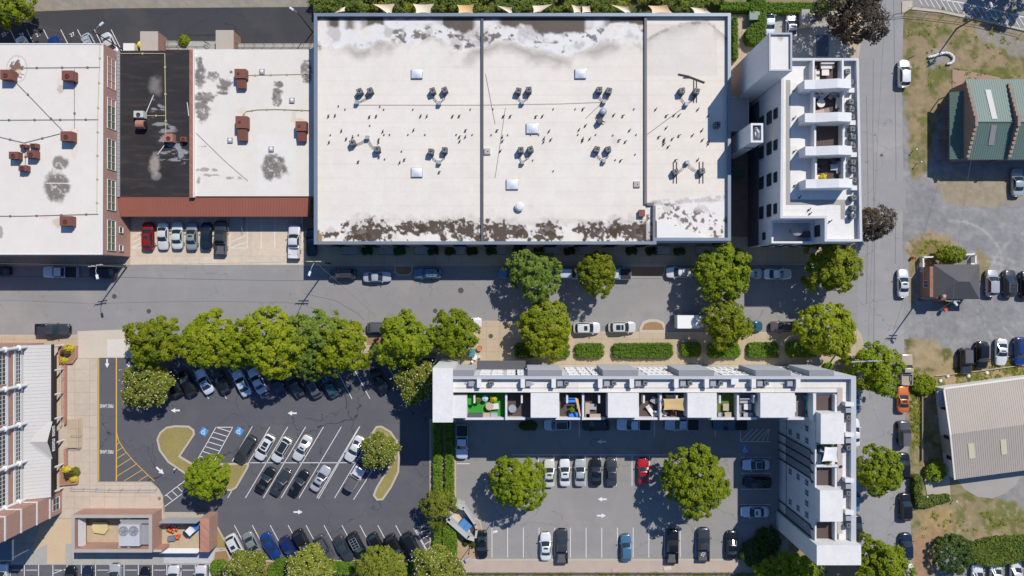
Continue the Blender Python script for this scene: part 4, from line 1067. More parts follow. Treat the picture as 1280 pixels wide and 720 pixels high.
for x,y,r in ((582,679,2.9),(589.5,675.5,3.6),(591,681.5,2.9)): shrub(x,y,r+.6,.8,{582:'tiny round shrub left of three by the dumpster enclosure',589.5:'largest of three tiny round shrubs by the dumpster enclosure',591:'lowest of three tiny round shrubs by the dumpster enclosure'}[x],'three round shrubs',leaf=L_dk,n=12,ls=.1,cr=.22)
# flower beds beside the pale building
for (x,y,rx,ry,lf,l) in ((86,435,7,4.5,L_ye,'golden yellow shrub at the top of the angular planter'),(82,442,6.5,6,L_pu,'dark purple shrub in the angular planter'),(80,450,5,4,L_ye,'yellow green shrub at the bottom of the angular planter'),
   (83,587,5.5,4,L_ye,'yellow shrub at the top of the lower planter'),(86,594,7,6.5,L_pu,'dark maroon shrub in the lower planter'),(92,599,4.5,3.5,L_ye,'small yellow shrub at the bottom of the lower planter'),(94,589,5,5,L_ol,'dull tan green shrub in the lower planter')):
    shrub(x,y,rx,1.0,l,'shrubs in the two planters',leaf=lf,n=22,ls=.13,cr=.3,ry=ry)
# mixed planting above the long roof: uncountable leafy mass
cl=[]; rg=random.Random(5)
for i in range(1500):
    x=rg.uniform(390,905); y=rg.uniform(-22,14.5 if x<880 else 6)
    if fbm(np.array([x]),np.array([y*1.5]),18,77)[0]<.40: continue
    p=P(x,y,1.0); hh=.5+1.7*fbm(np.array([x]),np.array([y]),22,78)[0]; cl.append((Vector((p.x,p.y,hh)),Vector((rg.uniform(-.3,.3),rg.uniform(-.3,.3),1)).normalized()))
o=addmesh('undergrowth',leaf_mesh('undergrowth',cl,26,.2,.6,L_md,99)); o['kind']='stuff'; o['label']='mixed green planting along the top of the long white roof'; o['category']='planting'
cl=[]
for i in range(420):
    x=rg.uniform(390,905); y=rg.uniform(-20,13)
    if fbm(np.array([x]),np.array([y*1.5]),14,88)[0]<.52: continue
    p=P(x,y,1.0); cl.append((Vector((p.x,p.y,.5+rg.random()*1.2)),Vector((0,0,1))))
o=addmesh('undergrowth',leaf_mesh('undergrowth',cl,26,.2,.5,L_ol,98)); o['kind']='stuff'; o['label']='straw and olive tufts among the planting above the long roof'; o['category']='planting'
# weeds on the verges
cl=[]
def weeds(x0,y0,x1,y1,n,seed,th=.5):
    for i in range(n):
        x=rg.uniform(x0,x1); y=rg.uniform(y0,y1)
        if fbm(np.array([x]),np.array([y]),9,seed)[0]<th: continue
        p=P(x,y); cl.append((Vector((p.x,p.y,.03)),Vector((0,0,1))))
weeds(1138,460,1150,560,160,31,.4); weeds(1195,452,1300,478,240,32,.42); weeds(1130,10,1280,110,320,33,.56); weeds(575,716,960,722,240,34,.4); weeds(1148,640,1290,690,260,35,.56); weeds(1142,300,1180,330,60,36,.5); weeds(940,640,1000,720,160,37,.45)
o=addmesh('weeds',leaf_mesh('weeds',cl,12,.11,.40,L_yg,97,flat=1.4)); o['kind']='stuff'; o['label']='scattered weeds and grass tufts on the verges'; o['category']='weeds'
# ================================================================ BUILDINGS
def root_at(name,label,cat,px,py,group=None):
    p=P(px,py); return thing(name,label,cat,(p.x,p.y,0),0,group)
def wallplane(A,B):
    """A->B along a wall seen from outside with the outside on the right-hand side of A->B; returns point fn(t,z,out)"""
    A,B=Vector((A[0],A[1],0)),Vector((B[0],B[1],0)); d=(B-A).normalized(); n=Vector((d.y,-d.x,0))
    return lambda t,z,o=0: A+d*t+n*o+Vector((0,0,z))
def window(root,W,t,z,w,h,fm,gm,nx=2,ny=2,proud=.05,sub=True,name='window'):
    b=MB(); f=.07
    def bar(t0,z0,t1,z1,o0=0.005,o1=proud):
        b.add([W(t0,z0,o0),W(t1,z0,o0),W(t1,z1,o0),W(t0,z1,o0),W(t0,z0,o1),W(t1,z0,o1),W(t1,z1,o1),W(t0,z1,o1)],[(0,1,2,3)[::-1],(4,5,6,7),(0,1,5,4),(1,2,6,5),(2,3,7,6),(3,0,4,7)])
    t0,t1,z0,z1=t-w/2,t+w/2,z-h/2,z+h/2
    bar(t0,z0,t0+f,z1); bar(t1-f,z0,t1,z1); bar(t0+f,z0-.06,t1-f,z0+f,.005,proud+.05); bar(t0+f,z1-f,t1-f,z1)
    for k in range(1,nx): x=lerp(t0,t1,k/nx); bar(x-.03,z0+f,x+.03,z1-f)
    for k in range(1,ny): y=lerp(z0,z1,k/ny); bar(t0+f,y-.03,t1-f,y+.03,.004,proud-.01)
    fr=b.build(name,fm,root)
    g=MB(); g.quad(W(t0+f,z0+f,.015),W(t1-f,z0+f,.015),W(t1-f,z1-f,.015),W(t0+f,z1-f,.015)); g.build('pane',gm,fr)
    return fr
def ribbed(b,A,B,C,D,t,n,rw=.05,rh=.05,mi=0):
    """slab A,B (ridge side) D,C (eave side); ribs run A->D"""
    b.slab(A,B,C,D,t,mi); A,B,C,D=map(Vector,(A,B,C,D)); nn=(B-A).cross(D-A).normalized()
    if nn.z<0: nn=-nn
    for k in range(n+1):
        a=k/n; p,q=A.lerp(B,a),D.lerp(C,a); e=(B-A).normalized()*rw/2
        p0=p-(e if k else -e*0)+(e*0); 
        V=[p-e,p+e,q+e,q-e]; V2=[v+nn*rh for v in V]; b.add(V+V2,[(0,1,2,3),(7,6,5,4),(0,4,5,1),(1,5,6,2),(2,6,7,3),(3,7,4,0)],mi)
    return b

# ---------------------------------------------------------------- long warehouse
WH=root_at('warehouse','long flat roofed warehouse with stained cream roof and two dividing parapets','building',653,304)
fp=pp([(393,17),(913,17),(913,300.5),(820,300.5),(820,305),(393,305)],8.0)
MB().ring(fp,.36,0,8.0).build('wall',M_brickdk,WH)
b=MB(); b.ring(fp,.44,8.0,8.07,outset=.07); b.build('coping',M_cop,WH)
def wh_roof(X,Y):
    C=np.ones(X.shape+(3,))*np.array((.63,.58,.512))
    C=C*(1+.06*(fbm(X,Y,60,1)-.5)+.05*(fbm(X*.3,Y*2,14,2)-.5))[...,None]
    for yy in np.arange(32,300,17.3): C=lay(C,.22*(1-sst(.3,.8,np.abs(Y-yy-.6*(fbm(X,Y,60,4)-.5))))*(.4+fbm(X,Y,40,8)),(.42,.39,.36))
    for xx in (430,470,515,560,640,690,735,770): C=lay(C,.05*(1-sst(.4,1.2,np.abs(X-xx))),(.6,.57,.55))
    C=lay(C,.12*sst(.5,.75,fbm(X,Y,26,6)),(.74,.66,.57))
    C=lay(C,.16*sst(.55,.7,fbm(X*2.2,Y*.5,24,7))*(X<806),(.66,.645,.63))
    main=(X<805)
    n=fbm(X,Y,20,10,5); nf=fbm(X,Y,6,11,4); n2=fbm(X,Y,34,12,3)
    # ponding along the northern parapet: brown silt, white crust, grey halo
    lobe=30+26*np.clip(fbm(X,0*Y+3,46,211,2)*2-.55,0,1)+7*(fbm(X,Y,13,212)-.5)*2
    dep=(Y-22)/lobe                                   # 0 at the parapet, 1 at the outer edge of the pond
    halo=np.clip(1-np.abs(dep-.98)/.42,0,1)*np.where(dep>.98,1,.8)*main
    C=lay(C,.80*halo**1.1*sst(.30,.60,fbm(X,Y,30,213)),(.29,.255,.225))
    crust=(1-sst(.72,.92,dep))*main
    C=lay(C,.75*crust*sst(.30,.5,fbm(X,Y,9,214)),(.62,.61,.605))
    ring=np.clip(1-np.abs(dep-.80-.10*(nf-.5))/.07,0,1)*main
    C=lay(C,.55*ring,(.68,.665,.65))
    veil=crust*sst(.46,.66,fbm(X,Y,17,215))
    C=lay(C,.60*veil,(.33,.305,.285))
    spk=crust*sst(.20,.45,dep)*sst(.545,.60,fbm(X*.8,Y,6,216,5))*sst(.44,.58,fbm(X,Y,24,217))
    C=lay(C,.85*spk,(.085,.07,.06))
    silt=sst(0,.10,.24*lobe/34*(.35+1.3*fbm(X,0*Y+9,24,218,3))+.10*(fbm(X,Y,6,219)-.5)-dep+.05)*sst(.40,.50,fbm(X,0*Y,38,220,3))*main
    C=lay(C,.95*silt,(.085,.066,.052))
    C=lay(C,.8*sst(0,.08,.10+.12*(nf-.5)-dep)*main,(.10,.08,.065))
    # southern tide marks and brown silt
    sb=sst(0,.4,(Y-(274+12*(n2-.5)))/26)*main
    C=lay(C,.5*sb*sst(.38,.6,nf),(.65,.64,.63))
    tide=np.clip(1-np.abs(Y-(279+16*(n-.5)))/4.5,0,1)*main
    C=lay(C,.30*tide*sst(.42,.58,n2),(.34,.31,.28))
    for cx,cy,rx,ry,s_ in ((463,290,30,12,21),(437,297,6,3,22),(414,293,9,3,33),(398,298,4,7,23),(455,297,9,5,24),(516,285,18,7,25),(545,284,18,7,26),(580,288,20,11,27),(554,299,4,4,28),(602,299,9,5,29),(628,289,24,11,30),(653,291,6,6,31),(686,285,16,6,32),(684,295,17,5,34),(729,287,10,7,35),(748,291,15,10,36),(768,286,8,9,37),(790,290,28,11,38),(806,288,9,10,39)):
        m_=ell(X,Y,cx,cy,rx*1.15,ry*1.25,.16,1.0,s_,5)*(X<815); C=lay(C,.35*ell(X,Y,cx,cy-5,rx*1.4,ry*1.7,.8,.8,s_+70,7)*(X<815),(.30,.27,.25)); C=lay(C,.95*m_*(1-.9*sst(.63,.68,fbm(X,Y,5,s_+90))),(.062,.043,.029))
    C=lay(C,.6*ell(X,Y,399,298,5,8,.3,.4,40),(.38,.26,.13))
    # third bay
    tb=(X>808)
    d=np.abs(Y-np.where(X<883,50-(X-808)*.30-6*np.sin((X-808)/24),26+(X-883)*.85)-3*(n-.5))
    under=np.where(X<883,50-(X-808)*.30-6*np.sin((X-808)/24),26+(X-883)*.85)
    C=lay(C,.62*np.clip(1-(Y-under)/16,0,1)*(Y>under-1.5+2*(nf-.5))*sst(.30,.6,n)*tb,(.30,.26,.23))
    C=lay(C,.7*(1-sst(1,3.5,d))*sst(.45,.6,nf)*tb,(.17,.15,.13))
    C=lay(C,.35*((Y>30)&(Y<95)&(X<896)&(X>809)),(.50,.465,.43))
    tb2=tb*sst(0,.3,(Y-(247-(X-850)*.10+8*(n-.5)))/12)*(Y<301)
    C=lay(C,.6*tb2,(.65,.64,.635)); C=lay(C,.5*tb2*sst(.55,.63,n),(.42,.36,.31))
    low=tb2*sst(0,1,(Y-262+.25*(890-X))/10)
    C=lay(C,.92*low*sst(.56,.60,fbm(X,Y,5,41,4)),(.13,.10,.08))
    C=lay(C,.5*tb*(1-sst(2,5,np.abs(Y-249-.08*(880-X)-5*(n-.5))))*sst(.42,.55,nf),(.30,.25,.22))
    C=lay(C,tb*((Y>273+(X-820)*.37)&(X>820)),(.63,.61,.59))
    for cx,cy,r,k in ((751,146,8,.35),(757,143,12,.18),(663,258,6,.2)): C=lay(C,k*ell(X,Y,cx,cy,r,r,.9,.4,50),(.38,.33,.32))
    C=lay(C,.25*ell(X,Y,769,178,6,9,.9,.5,51),(.4,.35,.32))
    return np.clip(C*(1+.05*(fbm(X,Y,3,60,2)-.5))[...,None],.02,.9)
paint_sheet('roof',396,20,910,303.5,7.4,.95,wh_roof,M_roofp,WH)
b=MB(); b.pbox(601.2,21,604.3,302.5,7.3,7.72); b.build('dividing_parapet',M_dkgrey,WH)
b=MB(); b.pbox(805.6,21,808.8,255,7.3,7.8); b.pbox(808.8,253.2,817.5,257,7.3,7.8); b.pbox(816,257,819.5,303,7.3,8.02); b.build('dividing_parapet',mat('grey_capping',(.16,.155,.16)),WH)
b=MB(); b.slab(P(821,274,7.72),P(821,299.5,7.9),P(888,299.5,7.9),P(884,298,7.45),.03); b.build('cricket',M_memb,WH)
Wf=wallplane(fp[0] if 0 else P(393,304.6,0)*1, P(820,304.6,0))
Wf=wallplane((P(393,305,8).x,P(393,305,8).y),(P(820,305,8).x,P(820,305,8).y))
for k in range(11): window(WH,Wf,3.2+5.0*k,1.7 if k%2 else 1.6,2.2,2.4,M_black,M_glass,3,2); window(WH,Wf,3.2+5.0*k,5.6,2.2,2.0,M_black,M_glass,3,2)
# stoops and shaded planting along the front
gst='stoops along the long roof front'
for i,x in enumerate((440,485,530,575,625,690,735,830,880)):
    rt=root_at('stoop',f'shaded stoop with rails along the long roof front, number {["one","two","three","four","five","six","seven","eight","nine"][i]} from the left','stoop',x,313,gst)
    q=rect(x-11,308,x+7,319,0); MB().box(q[0],q[1],.1,q[2],q[3],.5).build('platform',M_greyc,rt)
    b=MB(); 
    for xx in (q[0]+.05,q[2]-.05): b.tube((xx,q[1]+.05,.5),(xx,q[1]+.05,1.4),.03,6)
    b.tube((q[0],q[1]+.05,1.4),(q[2],q[1]+.05,1.4),.03,6); b.build('railing',M_black,rt)
    MB().box(q[2],q[1]+.1,.1,q[2]+.35,q[3]-.1,.3).build('step',M_greyc,rt)
for i,x in enumerate((458,499,541,563,590,614,648,674,712,790,815,850)):
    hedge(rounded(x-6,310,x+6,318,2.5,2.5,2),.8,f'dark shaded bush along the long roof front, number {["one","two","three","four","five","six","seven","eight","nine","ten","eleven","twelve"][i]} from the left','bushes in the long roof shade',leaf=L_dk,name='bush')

# ---------------------------------------------------------------- west brick mill
BW=root_at('brick_mill','two storey brick mill with white roof and tall white framed windows','building',130,318)
fpw=pp([(-60,54.5),(129,54.5),(128,318),(-60,318)],8.2)
MB().ring(fpw,.33,0,8.14).build('wall',M_brick2,BW)
def bw_roof(X,Y):
    C=np.ones(X.shape+(3,))*np.array((.615,.575,.525))
    C=C*(1+.06*(fbm(X,Y,50,101)-.5))[...,None]
    for yy in np.arange(58,318,13): C=lay(C,.07*(1-sst(.3,.8,np.abs(Y-yy))),(.6,.56,.53))
    C=lay(C,.22*(1-sst(.5,1.2,np.abs(X-105)))+.16*(1-sst(.4,1.1,np.abs(Y-77)))*(X<106),(.78,.55,.50))
    C=lay(C,.10*ell(X,Y,28,134,22,9,.8,.8,102),(.6,.42,.38)); C=lay(C,.28*ell(X,Y,56,272,8,4,.5,.8,103),(.7,.35,.32))
    C=lay(C,.2*(1-sst(.4,1.2,np.abs(Y-269)))*(X<100),(.8,.5,.47))
    r=np.sqrt(((X-21)/12.5)**2+((Y-86)/16)**2)+.14*(fbm(X,Y,8,104)-.5)
    C=lay(C,.75*np.clip(1-np.abs(r-1)/.14,0,1),(.42,.37,.34)); C=lay(C,.55*(r<.95),(.66,.63,.62))
    C=lay(C,.92*ell(X,Y,21,86,8,11,.1,1.0,105,4),(.14,.075,.045)); C=lay(C,.8*ell(X,Y,23,89,4,3,.2,.5,106),(.62,.52,.36))
    C=lay(C,.88*ell(X,Y,75,204,12,10,.35,.3,107,8),(.15,.13,.115)); C=lay(C,.9*ell(X,Y,71,233,20,23,.35,.32,108,10),(.135,.115,.10))
    m=ell(X,Y,71,228,17,24,.15,.45,108); C=lay(C,m*.7*sst(.6,.66,fbm(X,Y,3,109)),(.62,.58,.54)); C=lay(C,m*.5*sst(.55,.66,fbm(X,Y,9,110)),(.17,.15,.13))
    C=lay(C,.85*((np.abs(Y-229.3)<.7)&(X>58)&(X<88)),(.75,.72,.7))
    C=lay(C,.8*ell(X,Y,0,290,4,9,.2,.4,111),(.25,.22,.2)); C=lay(C,.55*ell(X,Y,74,279,11,8,.6,.6,112),(.42,.33,.23))
    C=lay(C,.7*ell(X,Y,75.5,111,4.5,6,.2,.4,113),(.33,.28,.25)); C=lay(C,.4*ell(X,Y,75,106,5.5,12,.4,.4,114),(.6,.48,.38))
    C=lay(C,.4*(1-sst(.6,1.5,np.abs(np.sqrt(((X-93)/4)**2+((Y-174)/20)**2)-1)*4))*(Y>160),(.62,.45,.3))
    return np.clip(C,.02,.9)
paint_sheet('roof',-60,55,128.6,317.6,8.16,.95,bw_roof,M_roofp,BW)
MB().ring(fpw,.12,8.14,8.24,outset=.04).build('coping',M_memb,BW)
e0,e1=(P(128.6,318,8.2).x,P(128,318,8.2).y),(P(128.6,54.5,8.2).x,P(128,54.5,8.2).y)
We=wallplane(e0,e1); k0=S*(1-8.2/H)
for yc in (86.5,138,190,241.5,293):
    # the upper windows stand in five bays; each bay is one tall eight light window
    window(BW,We,(318-yc)*k0,5.9,5.0,2.3,M_stucco,M_millglass,4,2,proud=.10)
    for kk in (-1,0,1): window(BW,We,(318-yc)*k0+kk*1.25,5.9,.12,2.3,M_stucco,M_stucco,1,1,proud=.14,name='mullion') if False else None
for yc in (284.5,308.5): window(BW,We,(318-yc)*k0*.985+.1,3.1,1.05,1.0,M_stucco,M_glass,1,1,proud=.12)
for yc in (305,285,262): pass
Wsouth=wallplane((P(-60,318,8.2).x,P(0,318,8.2).y),(P(128,318,8.2).x,P(0,318,8.2).y))
for k in range(5): window(BW,Wsouth,3+4.6*k,5.8,3,2.2,M_stucco,M_glass,4,2)
b=MB(); b.pbox(105,330,156,331.5,.12,.5); b.build('kerb_rail',M_greyc,BW)

# ---------------------------------------------------------------- low centre buildings
BL=root_at('black_roofed_workshop','low workshop with patched black roof between brick walls','building',193,246)
q=rect(146.5,63,241,246.5,4.1); MB().box(q[0],q[1],0,q[2],q[3],4.0).build('wall',M_brick,BL)
def bl_roof(X,Y):
    C=np.ones(X.shape+(3,))*np.array((.028,.026,.027)); C=C*(1+.5*(fbm(X*.6,Y,14,120)-.5))[...,None]
    C=lay(C,.5*ell(X,Y,195,107,11,15,.9,.5,121),(.30,.27,.25)); C=lay(C,.75*ell(X,Y,193,206,9,17,.5,.4,122),(.34,.30,.26)); C=lay(C,.5*ell(X,Y,195,220,9,6,.5,.4,123),(.3,.27,.25))
    C=lay(C,.5*sst(.6,.68,fbm(X*.7,Y*2,9,124))*zone(X,Y,[(190,120),(205,135),(235,185),(234,206),(200,200),(190,150)],3,4,8,125),(.42,.42,.44))
    C=lay(C,.6*ell(X,Y,226,192,8,8,.4,1.0,126,4),(.36,.37,.40)); C=lay(C,.12*sst(.55,.7,fbm(X*.4,Y*3,9,127)),(.14,.10,.09))
    return C
paint_sheet('roof',146.6,63.2,240.8,246.2,4.06,.9,bl_roof,M_roofp,BL)
b=MB(); b.pbox(236.6,62,241.2,247,4.0,4.55); b.build('brick_parapet',M_brick,BL)
b=MB(); b.pbox(241.2,61.4,242.6,246.6,4.0,4.62); b.build('coping',M_memb,BL)
b=MB(); b.pbox(146.4,64,149.6,246,4.05,4.22); 
for k in range(40): y=66+4.5*k; b.pbox(146.2,y,149.8,y+.5,4.2,4.27)
b.build('gutter',M_metal,BL)
WR=root_at('white_roofed_workshop','low workshop with patched white roof between black roof and long warehouse','building',318,246)
q=rect(242.2,61.5,401,245.5,4.3); MB().box(q[0],q[1],0,q[2],q[3],4.2).build('wall',M_brick,WR)
def wr_roof(X,Y):
    C=np.ones(X.shape+(3,))*np.array((.61,.575,.52)); C=C*(1+.07*(fbm(X,Y,50,140)-.5))[...,None]
    for yy in np.arange(66,246,15): C=lay(C,.07*(1-sst(.3,.8,np.abs(Y-yy))),(.6,.56,.53))
    C=lay(C,.30*((X>322)&(X<370)&(Y>168)&(Y<244)),(.65,.635,.62))
    g=(.165,.15,.138)
    for cx,cy,rx,ry,s_ in ((249,79,5,7,141),(250,97,7,13,142),(266,95,8,6,143),(281,106,9,7,144),(278,116,8,2.5,145),(255,121,14,6,146),(253,137,11,12,147),(348,106,8,4,149),(346,121,7,11,150),(382,89,7,15,151),(343,209,17,16,152),(289,90,1.6,1.6,153)):
        m=ell(X,Y,cx,cy,rx*1.15,ry*1.15,.34,.62 if cx!=343 else .3,s_,6); C=lay(C,.94*m,g); C=lay(C,.5*m*sst(.55,.65,fbm(X,Y,4,s_+40)),(.10,.09,.08)); C=lay(C,.6*m*sst(.64,.7,fbm(X,Y,3,s_+60)),(.7,.67,.63))
    for cx,cy,rx,ry,s_ in ((257,212,10,2.5,161),(264,219,15,1.8,162),(248,226,3,4,163),(286,223,4,2,164),(300,223,2.5,1.7,165),(253,183,6,1,166)): C=lay(C,.8*ell(X,Y,cx,cy,rx,ry,.3,1.2,s_,4),(.26,.22,.18))
    C=lay(C,.5*ell(X,Y,368,146,5,9,.5,1.1,167,4),(.5,.4,.28)); C=lay(C,.5*ell(X,Y,376,150,7,3,.5,.8,168,3),(.5,.32,.16)); C=lay(C,.4*ell(X,Y,302,139,8,4,.5,1.2,169,3),(.55,.42,.25))
    C=lay(C,.16*sst(.56,.66,fbm(X,Y*2,10,170)),(.6,.52,.44))
    return np.clip(C,.02,.9)
paint_sheet('roof',242.6,61.6,401,245.3,4.26,.9,wr_roof,M_roofp,WR)
CN=root_at('metal_canopy','rust red standing seam canopy roof over the tan parking court','canopy',267,262)
A,B_,C2,D2=P(146.5,245.8,4.02),P(389,245.8,4.02),P(386.5,270.5,3.2),P(151.5,270.5,3.2)
ribbed(MB(),A,B_,C2,D2,.12,68,.06,.07).build('roof',M_red,CN)
b=MB(); b.box(D2.x,D2.y-.06,2.95,C2.x,D2.y-.005,3.22); b.build('gutter',mat('red_gutter',(.16,.05,.035)),CN)
for k in range(9): x=lerp(D2.x+.3,C2.x-.3,k/8); MB().tube((x,D2.y+.25,0),(x,D2.y+.25,3.08),.07,8).build('post',M_dkgrey,CN)
rp=root_at('ramp','pale sloped access ramp in the canopy shade','ramp',297,279)
q=rect(288,269,305,289,0); MB().add([(q[0],q[1],.03),(q[2],q[1],.03),(q[2],q[3],.03),(q[0],q[3],.03),(q[0],q[1],.05),(q[2],q[1],.05),(q[2],q[3],.6),(q[0],q[3],.6)],[(3,2,1,0),(4,5,6,7),(0,1,5,4),(1,2,6,5),(2,3,7,6),(3,0,4,7)]).build('deck',M_greyc,rp)
for xx in (q[0],q[2]): MB().tube((xx,q[1],.9),(xx,q[3],1.5),.03,6).tube((xx,q[1],0),(xx,q[1],.9),.03,6).tube((xx,q[3],.6),(xx,q[3],1.5),.03,6).build('handrail',M_metal,rp)
# loading docks behind
for x0,y0,x1,y1,h_,nm,lb_ in ((175.5,39.5,197,65,3.3,'dock_house','small flat roofed dock house with brick side beside the yellow hydrant'),(270,38,291.5,62,3.3,'dock_house','small flat roofed dock house between rear walkway rails')):
    rt=root_at(nm,lb_,'outbuilding',(x0+x1)/2,y1); q=rect(x0,y0,x1,y1,h_); MB().box(q[0],q[1],0,q[2],q[3],h_-.12).build('wall',M_brick,rt); MB().box(q[0]-.05,q[1],h_-.12,q[2]+.05,q[3]+.05,h_).build('roof',mat('tan_roof',(.40,.345,.29)),rt)
rt=root_at('loading_walk','grey raised loading walkway with railings behind the roofs','walkway',270,60)
MB().pbox(207,51,270,62,0,1.1).pbox(291.6,54,392,61,0,1.1).build('platform',M_greyc,rt)
b=MB()
def rail(b,pts,h0,h1,step=1.5,r=.03,mid=True):
    for a,c in zip(pts,pts[1:]):
        A,B=P(*a,h1),P(*c,h1); b.tube(A,B,r,6); 
        if mid: b.tube((A.x,A.y,(h0+h1)/2),(B.x,B.y,(h0+h1)/2),r*.7,5)
        n=max(1,int((B-A).length/step))
        for k in range(n+1): q=A.lerp(B,k/n); b.tube((q.x,q.y,h0),(q.x,q.y,h1),r,5)
    return b
rail(b,[(207,62),(207,52),(232,52)],1.1,2.1); rail(b,[(221,43.5),(270,43.5)],1.1,2.1); rail(b,[(208,58),(255,58),(260,54),(254,51)],1.1,2.1); rail(b,[(291,54),(390,54)],1.1,2.1); rail(b,[(291,60),(385,60),(391,45)],1.1,2.1)
b.build('railing',M_black,rt)
o=MB().pbox(154,54,168,64,0,1.6).build('dumpster',M_memb); tag(o,'white metal container beside the brick corner behind the black roof','container')
hy=root_at('hydrant','yellow round tank standing by the rear dock','tank',179,58); p=wloc(hy)
MB().lathe(p.x,p.y,[(.5,0),(.6,.3),(.6,.9),(.4,1.15),(.08,1.25)],14).build('tank',mat('yellow_tank',(.75,.55,.03)),hy); MB().tube((p.x-.7,p.y-.4,.4),(p.x+.3,p.y,.4),.12,8).build('pipe',mat('yellow_tank',(.75,.55,.03)),hy)

# ---------------------------------------------------------------- north east apartment block
HN=14.5
NE=root_at('apartment_block','white apartment block with roof terraces and sloped bulkheads beside the side road','building',1030,305)
fpn=pp([(977,73),(1073,73),(1077.5,301.5),(1031,301.5),(1031,272.5),(975.5,272.5)],HN)
MB().ring(fpn,.28,0,HN).build('wall',M_stucco,NE)
MB().ring(fpn,.34,HN,HN+.06,outset=.04).build('coping',mat('white_coping',(.50,.50,.51)),NE)
zr=13.7; MB().prism(offset(fpn,.26),zr-.3,zr).build('roof',slabs('bright_membrane',(.66,.645,.62),6,2.4,.03,.86,.05),NE)
b=MB(); b.pbox(982.5,100,988,256,zr,zr+.03); b.pbox(988,249.5,1056.5,256,zr,zr+.03); b.pbox(1051,256,1056.5,274,zr,zr+.03); b.pbox(1011,76,1016,100,zr,zr+.03); b.build('walkway_pavers',mat('grey_pavers',(.32,.295,.28)),NE)
dz=14.2
for i,(x0,y0,x1,y1) in enumerate(((1017,75.5,1053.5,100),(1018,113,1054,141),(1019,153,1054.5,183),(1020,195,1055.5,224))):
    q=rect(x0,y0,x1,y1,dz); MB().box(q[0],q[1],zr,q[2],q[3],zr+.08).build('deck',M_deck,NE)
    MB().pbox(x0-1.2,y0-1,x0+1.2,y1+1,zr,dz+1.0).build('deck_wall',M_stucco,NE); MB().pbox(x1-1.2,y0-1,x1+1.2,y1+1,zr,dz+1.0).build('deck_wall',M_stucco,NE)
for i,(y0,y1) in enumerate(((99.5,111),(141.2,152.5),(182.8,194),(224,235))):
    x0=1006+.5*i; zt0,zt1=15.9,16.9
    a=rect(x0,y0,x0+57,y1,16.4); b=MB()
    X0,X1,X2=a[0],a[0]+3.6,a[2]
    prof=[(X0,15.6),(X1-.2,16.9),(X2,16.7)]
    V=[]; 
    for yy in (a[1],a[3]):
        V+=[(X0,yy,zr),(X2,yy,zr),(X2,yy,16.6),(X0+4.6,yy,17.0),(X0+1.6,yy,16.3),(X0,yy,16.3)]
    b.add(V,[(0,1,2,3,4,5),(11,10,9,8,7,6),(0,5,11,6),(5,4,10,11),(4,3,9,10),(3,2,8,9),(2,1,7,8),(1,0,6,7)]); b.build('stair_bulkhead',M_stucco,NE)
# lower south west terrace
zt=10.9
tq=pp([(966.5,272.5),(1031,272.5),(1031,304),(966.5,304)],zt); tw=[(P(975.5,0,HN).x,tq[0][1]),tq[1],tq[2],(P(975.5,0,HN).x,tq[2][1])]
yS=P(0,304,zt).y; xW=P(975.5,0,HN).x; xE=P(1031,0,HN).x; yN=P(0,272.5,HN).y
T=[(xW,yN),(xE,yN),(xE,yS),(xW,yS)]
MB().prism(T,0,9.4).build('terrace_base',M_stucco,NE); MB().ring([(xW,yN),(xE-.02,yN),(xE-.02,yS),(xW,yS)],.3,9.4,zt).build('terrace_parapet',M_stucco,NE)
MB().prism(offset(T,.32),9.4,9.46).build('terrace_floor',mat('pale_terrace_tiles',(.50,.52,.55)),NE)
u=thing('patio_umbrella','round grey patio umbrella on the sunken corner terrace','umbrella',(P(996.5,287,11.6).x,P(0,287,11.6).y,9.46)); p=wloc(u)
MB().lathe(p.x,p.y,[(1.0,11.5),(.95,11.55),(.05,11.95)],16).build('canopy',mat('grey_canvas',(.33,.30,.29)),u); MB().tube((p.x,p.y,9.46),(p.x,p.y,11.9),.04,8).build('pole',M_metal,u); MB().cyl(p.x,p.y,9.46,9.55,.35,14).build('base',M_dkgrey,u)
t_=thing('patio_table','dark low table in terrace shade under the round umbrella','table',(P(1006,293,10.2).x,P(0,293,10.2).y,9.46)); p=wloc(t_)
MB().box(p.x-.9,p.y-.5,10.12,p.x+.9,p.y+.5,10.2).build('table_top',M_dkgrey,t_)
for sx in (-.8,.8):
    for sy in (-.4,.4): MB().tube((p.x+sx,p.y+sy,9.46),(p.x+sx,p.y+sy,10.12),.04,6).build('leg',M_black,t_)
# west facade windows
Ww=wallplane((xW,P(0,73,HN).y),(xW,yS))
y0w=P(0,73,HN).y
gD=mat('dark_window_frame',(.05,.055,.06),rough=.5)
for zc in (3.2,6.6,10.0,12.6):
    for yy in (138,178,219,259): window(NE,Ww,y0w-P(0,yy,HN).y,zc,2.0 if zc<12 else 1.6,1.7 if zc<12 else 1.2,gD,M_glass,2,2,proud=.09)
window(NE,Ww,y0w-P(0,291,HN).y,7.8,1.2,1.2,gD,M_glass,1,2,proud=.09)
MB().box(xW-.06,yS,0,xW-.005,y0w-4,5.2).build('shaded_wall_base',mat('wall_shade_tone',(.07,.085,.11)),NE)  # dark sheet paints in the dimmer light low on the west wall
Wi=wallplane((xE,yN),(xE,yS)); window(NE,Wi,(yN-yS)*.5,12.1,1.8,1.7,gD,M_glass,2,2,proud=.09)
Ws=wallplane((xW,yS),(P(1077.5,0,HN).x,yS))
for k in range(6): window(NE,Ws,2+2.3*k,3.2,1.5,1.8,gD,M_glass,2,2); window(NE,Ws,2+2.3*k,6.9,1.5,1.8,gD,M_glass,2,2)
for (x,y,z0) in ((934,275,0),(942,295,0)): pass
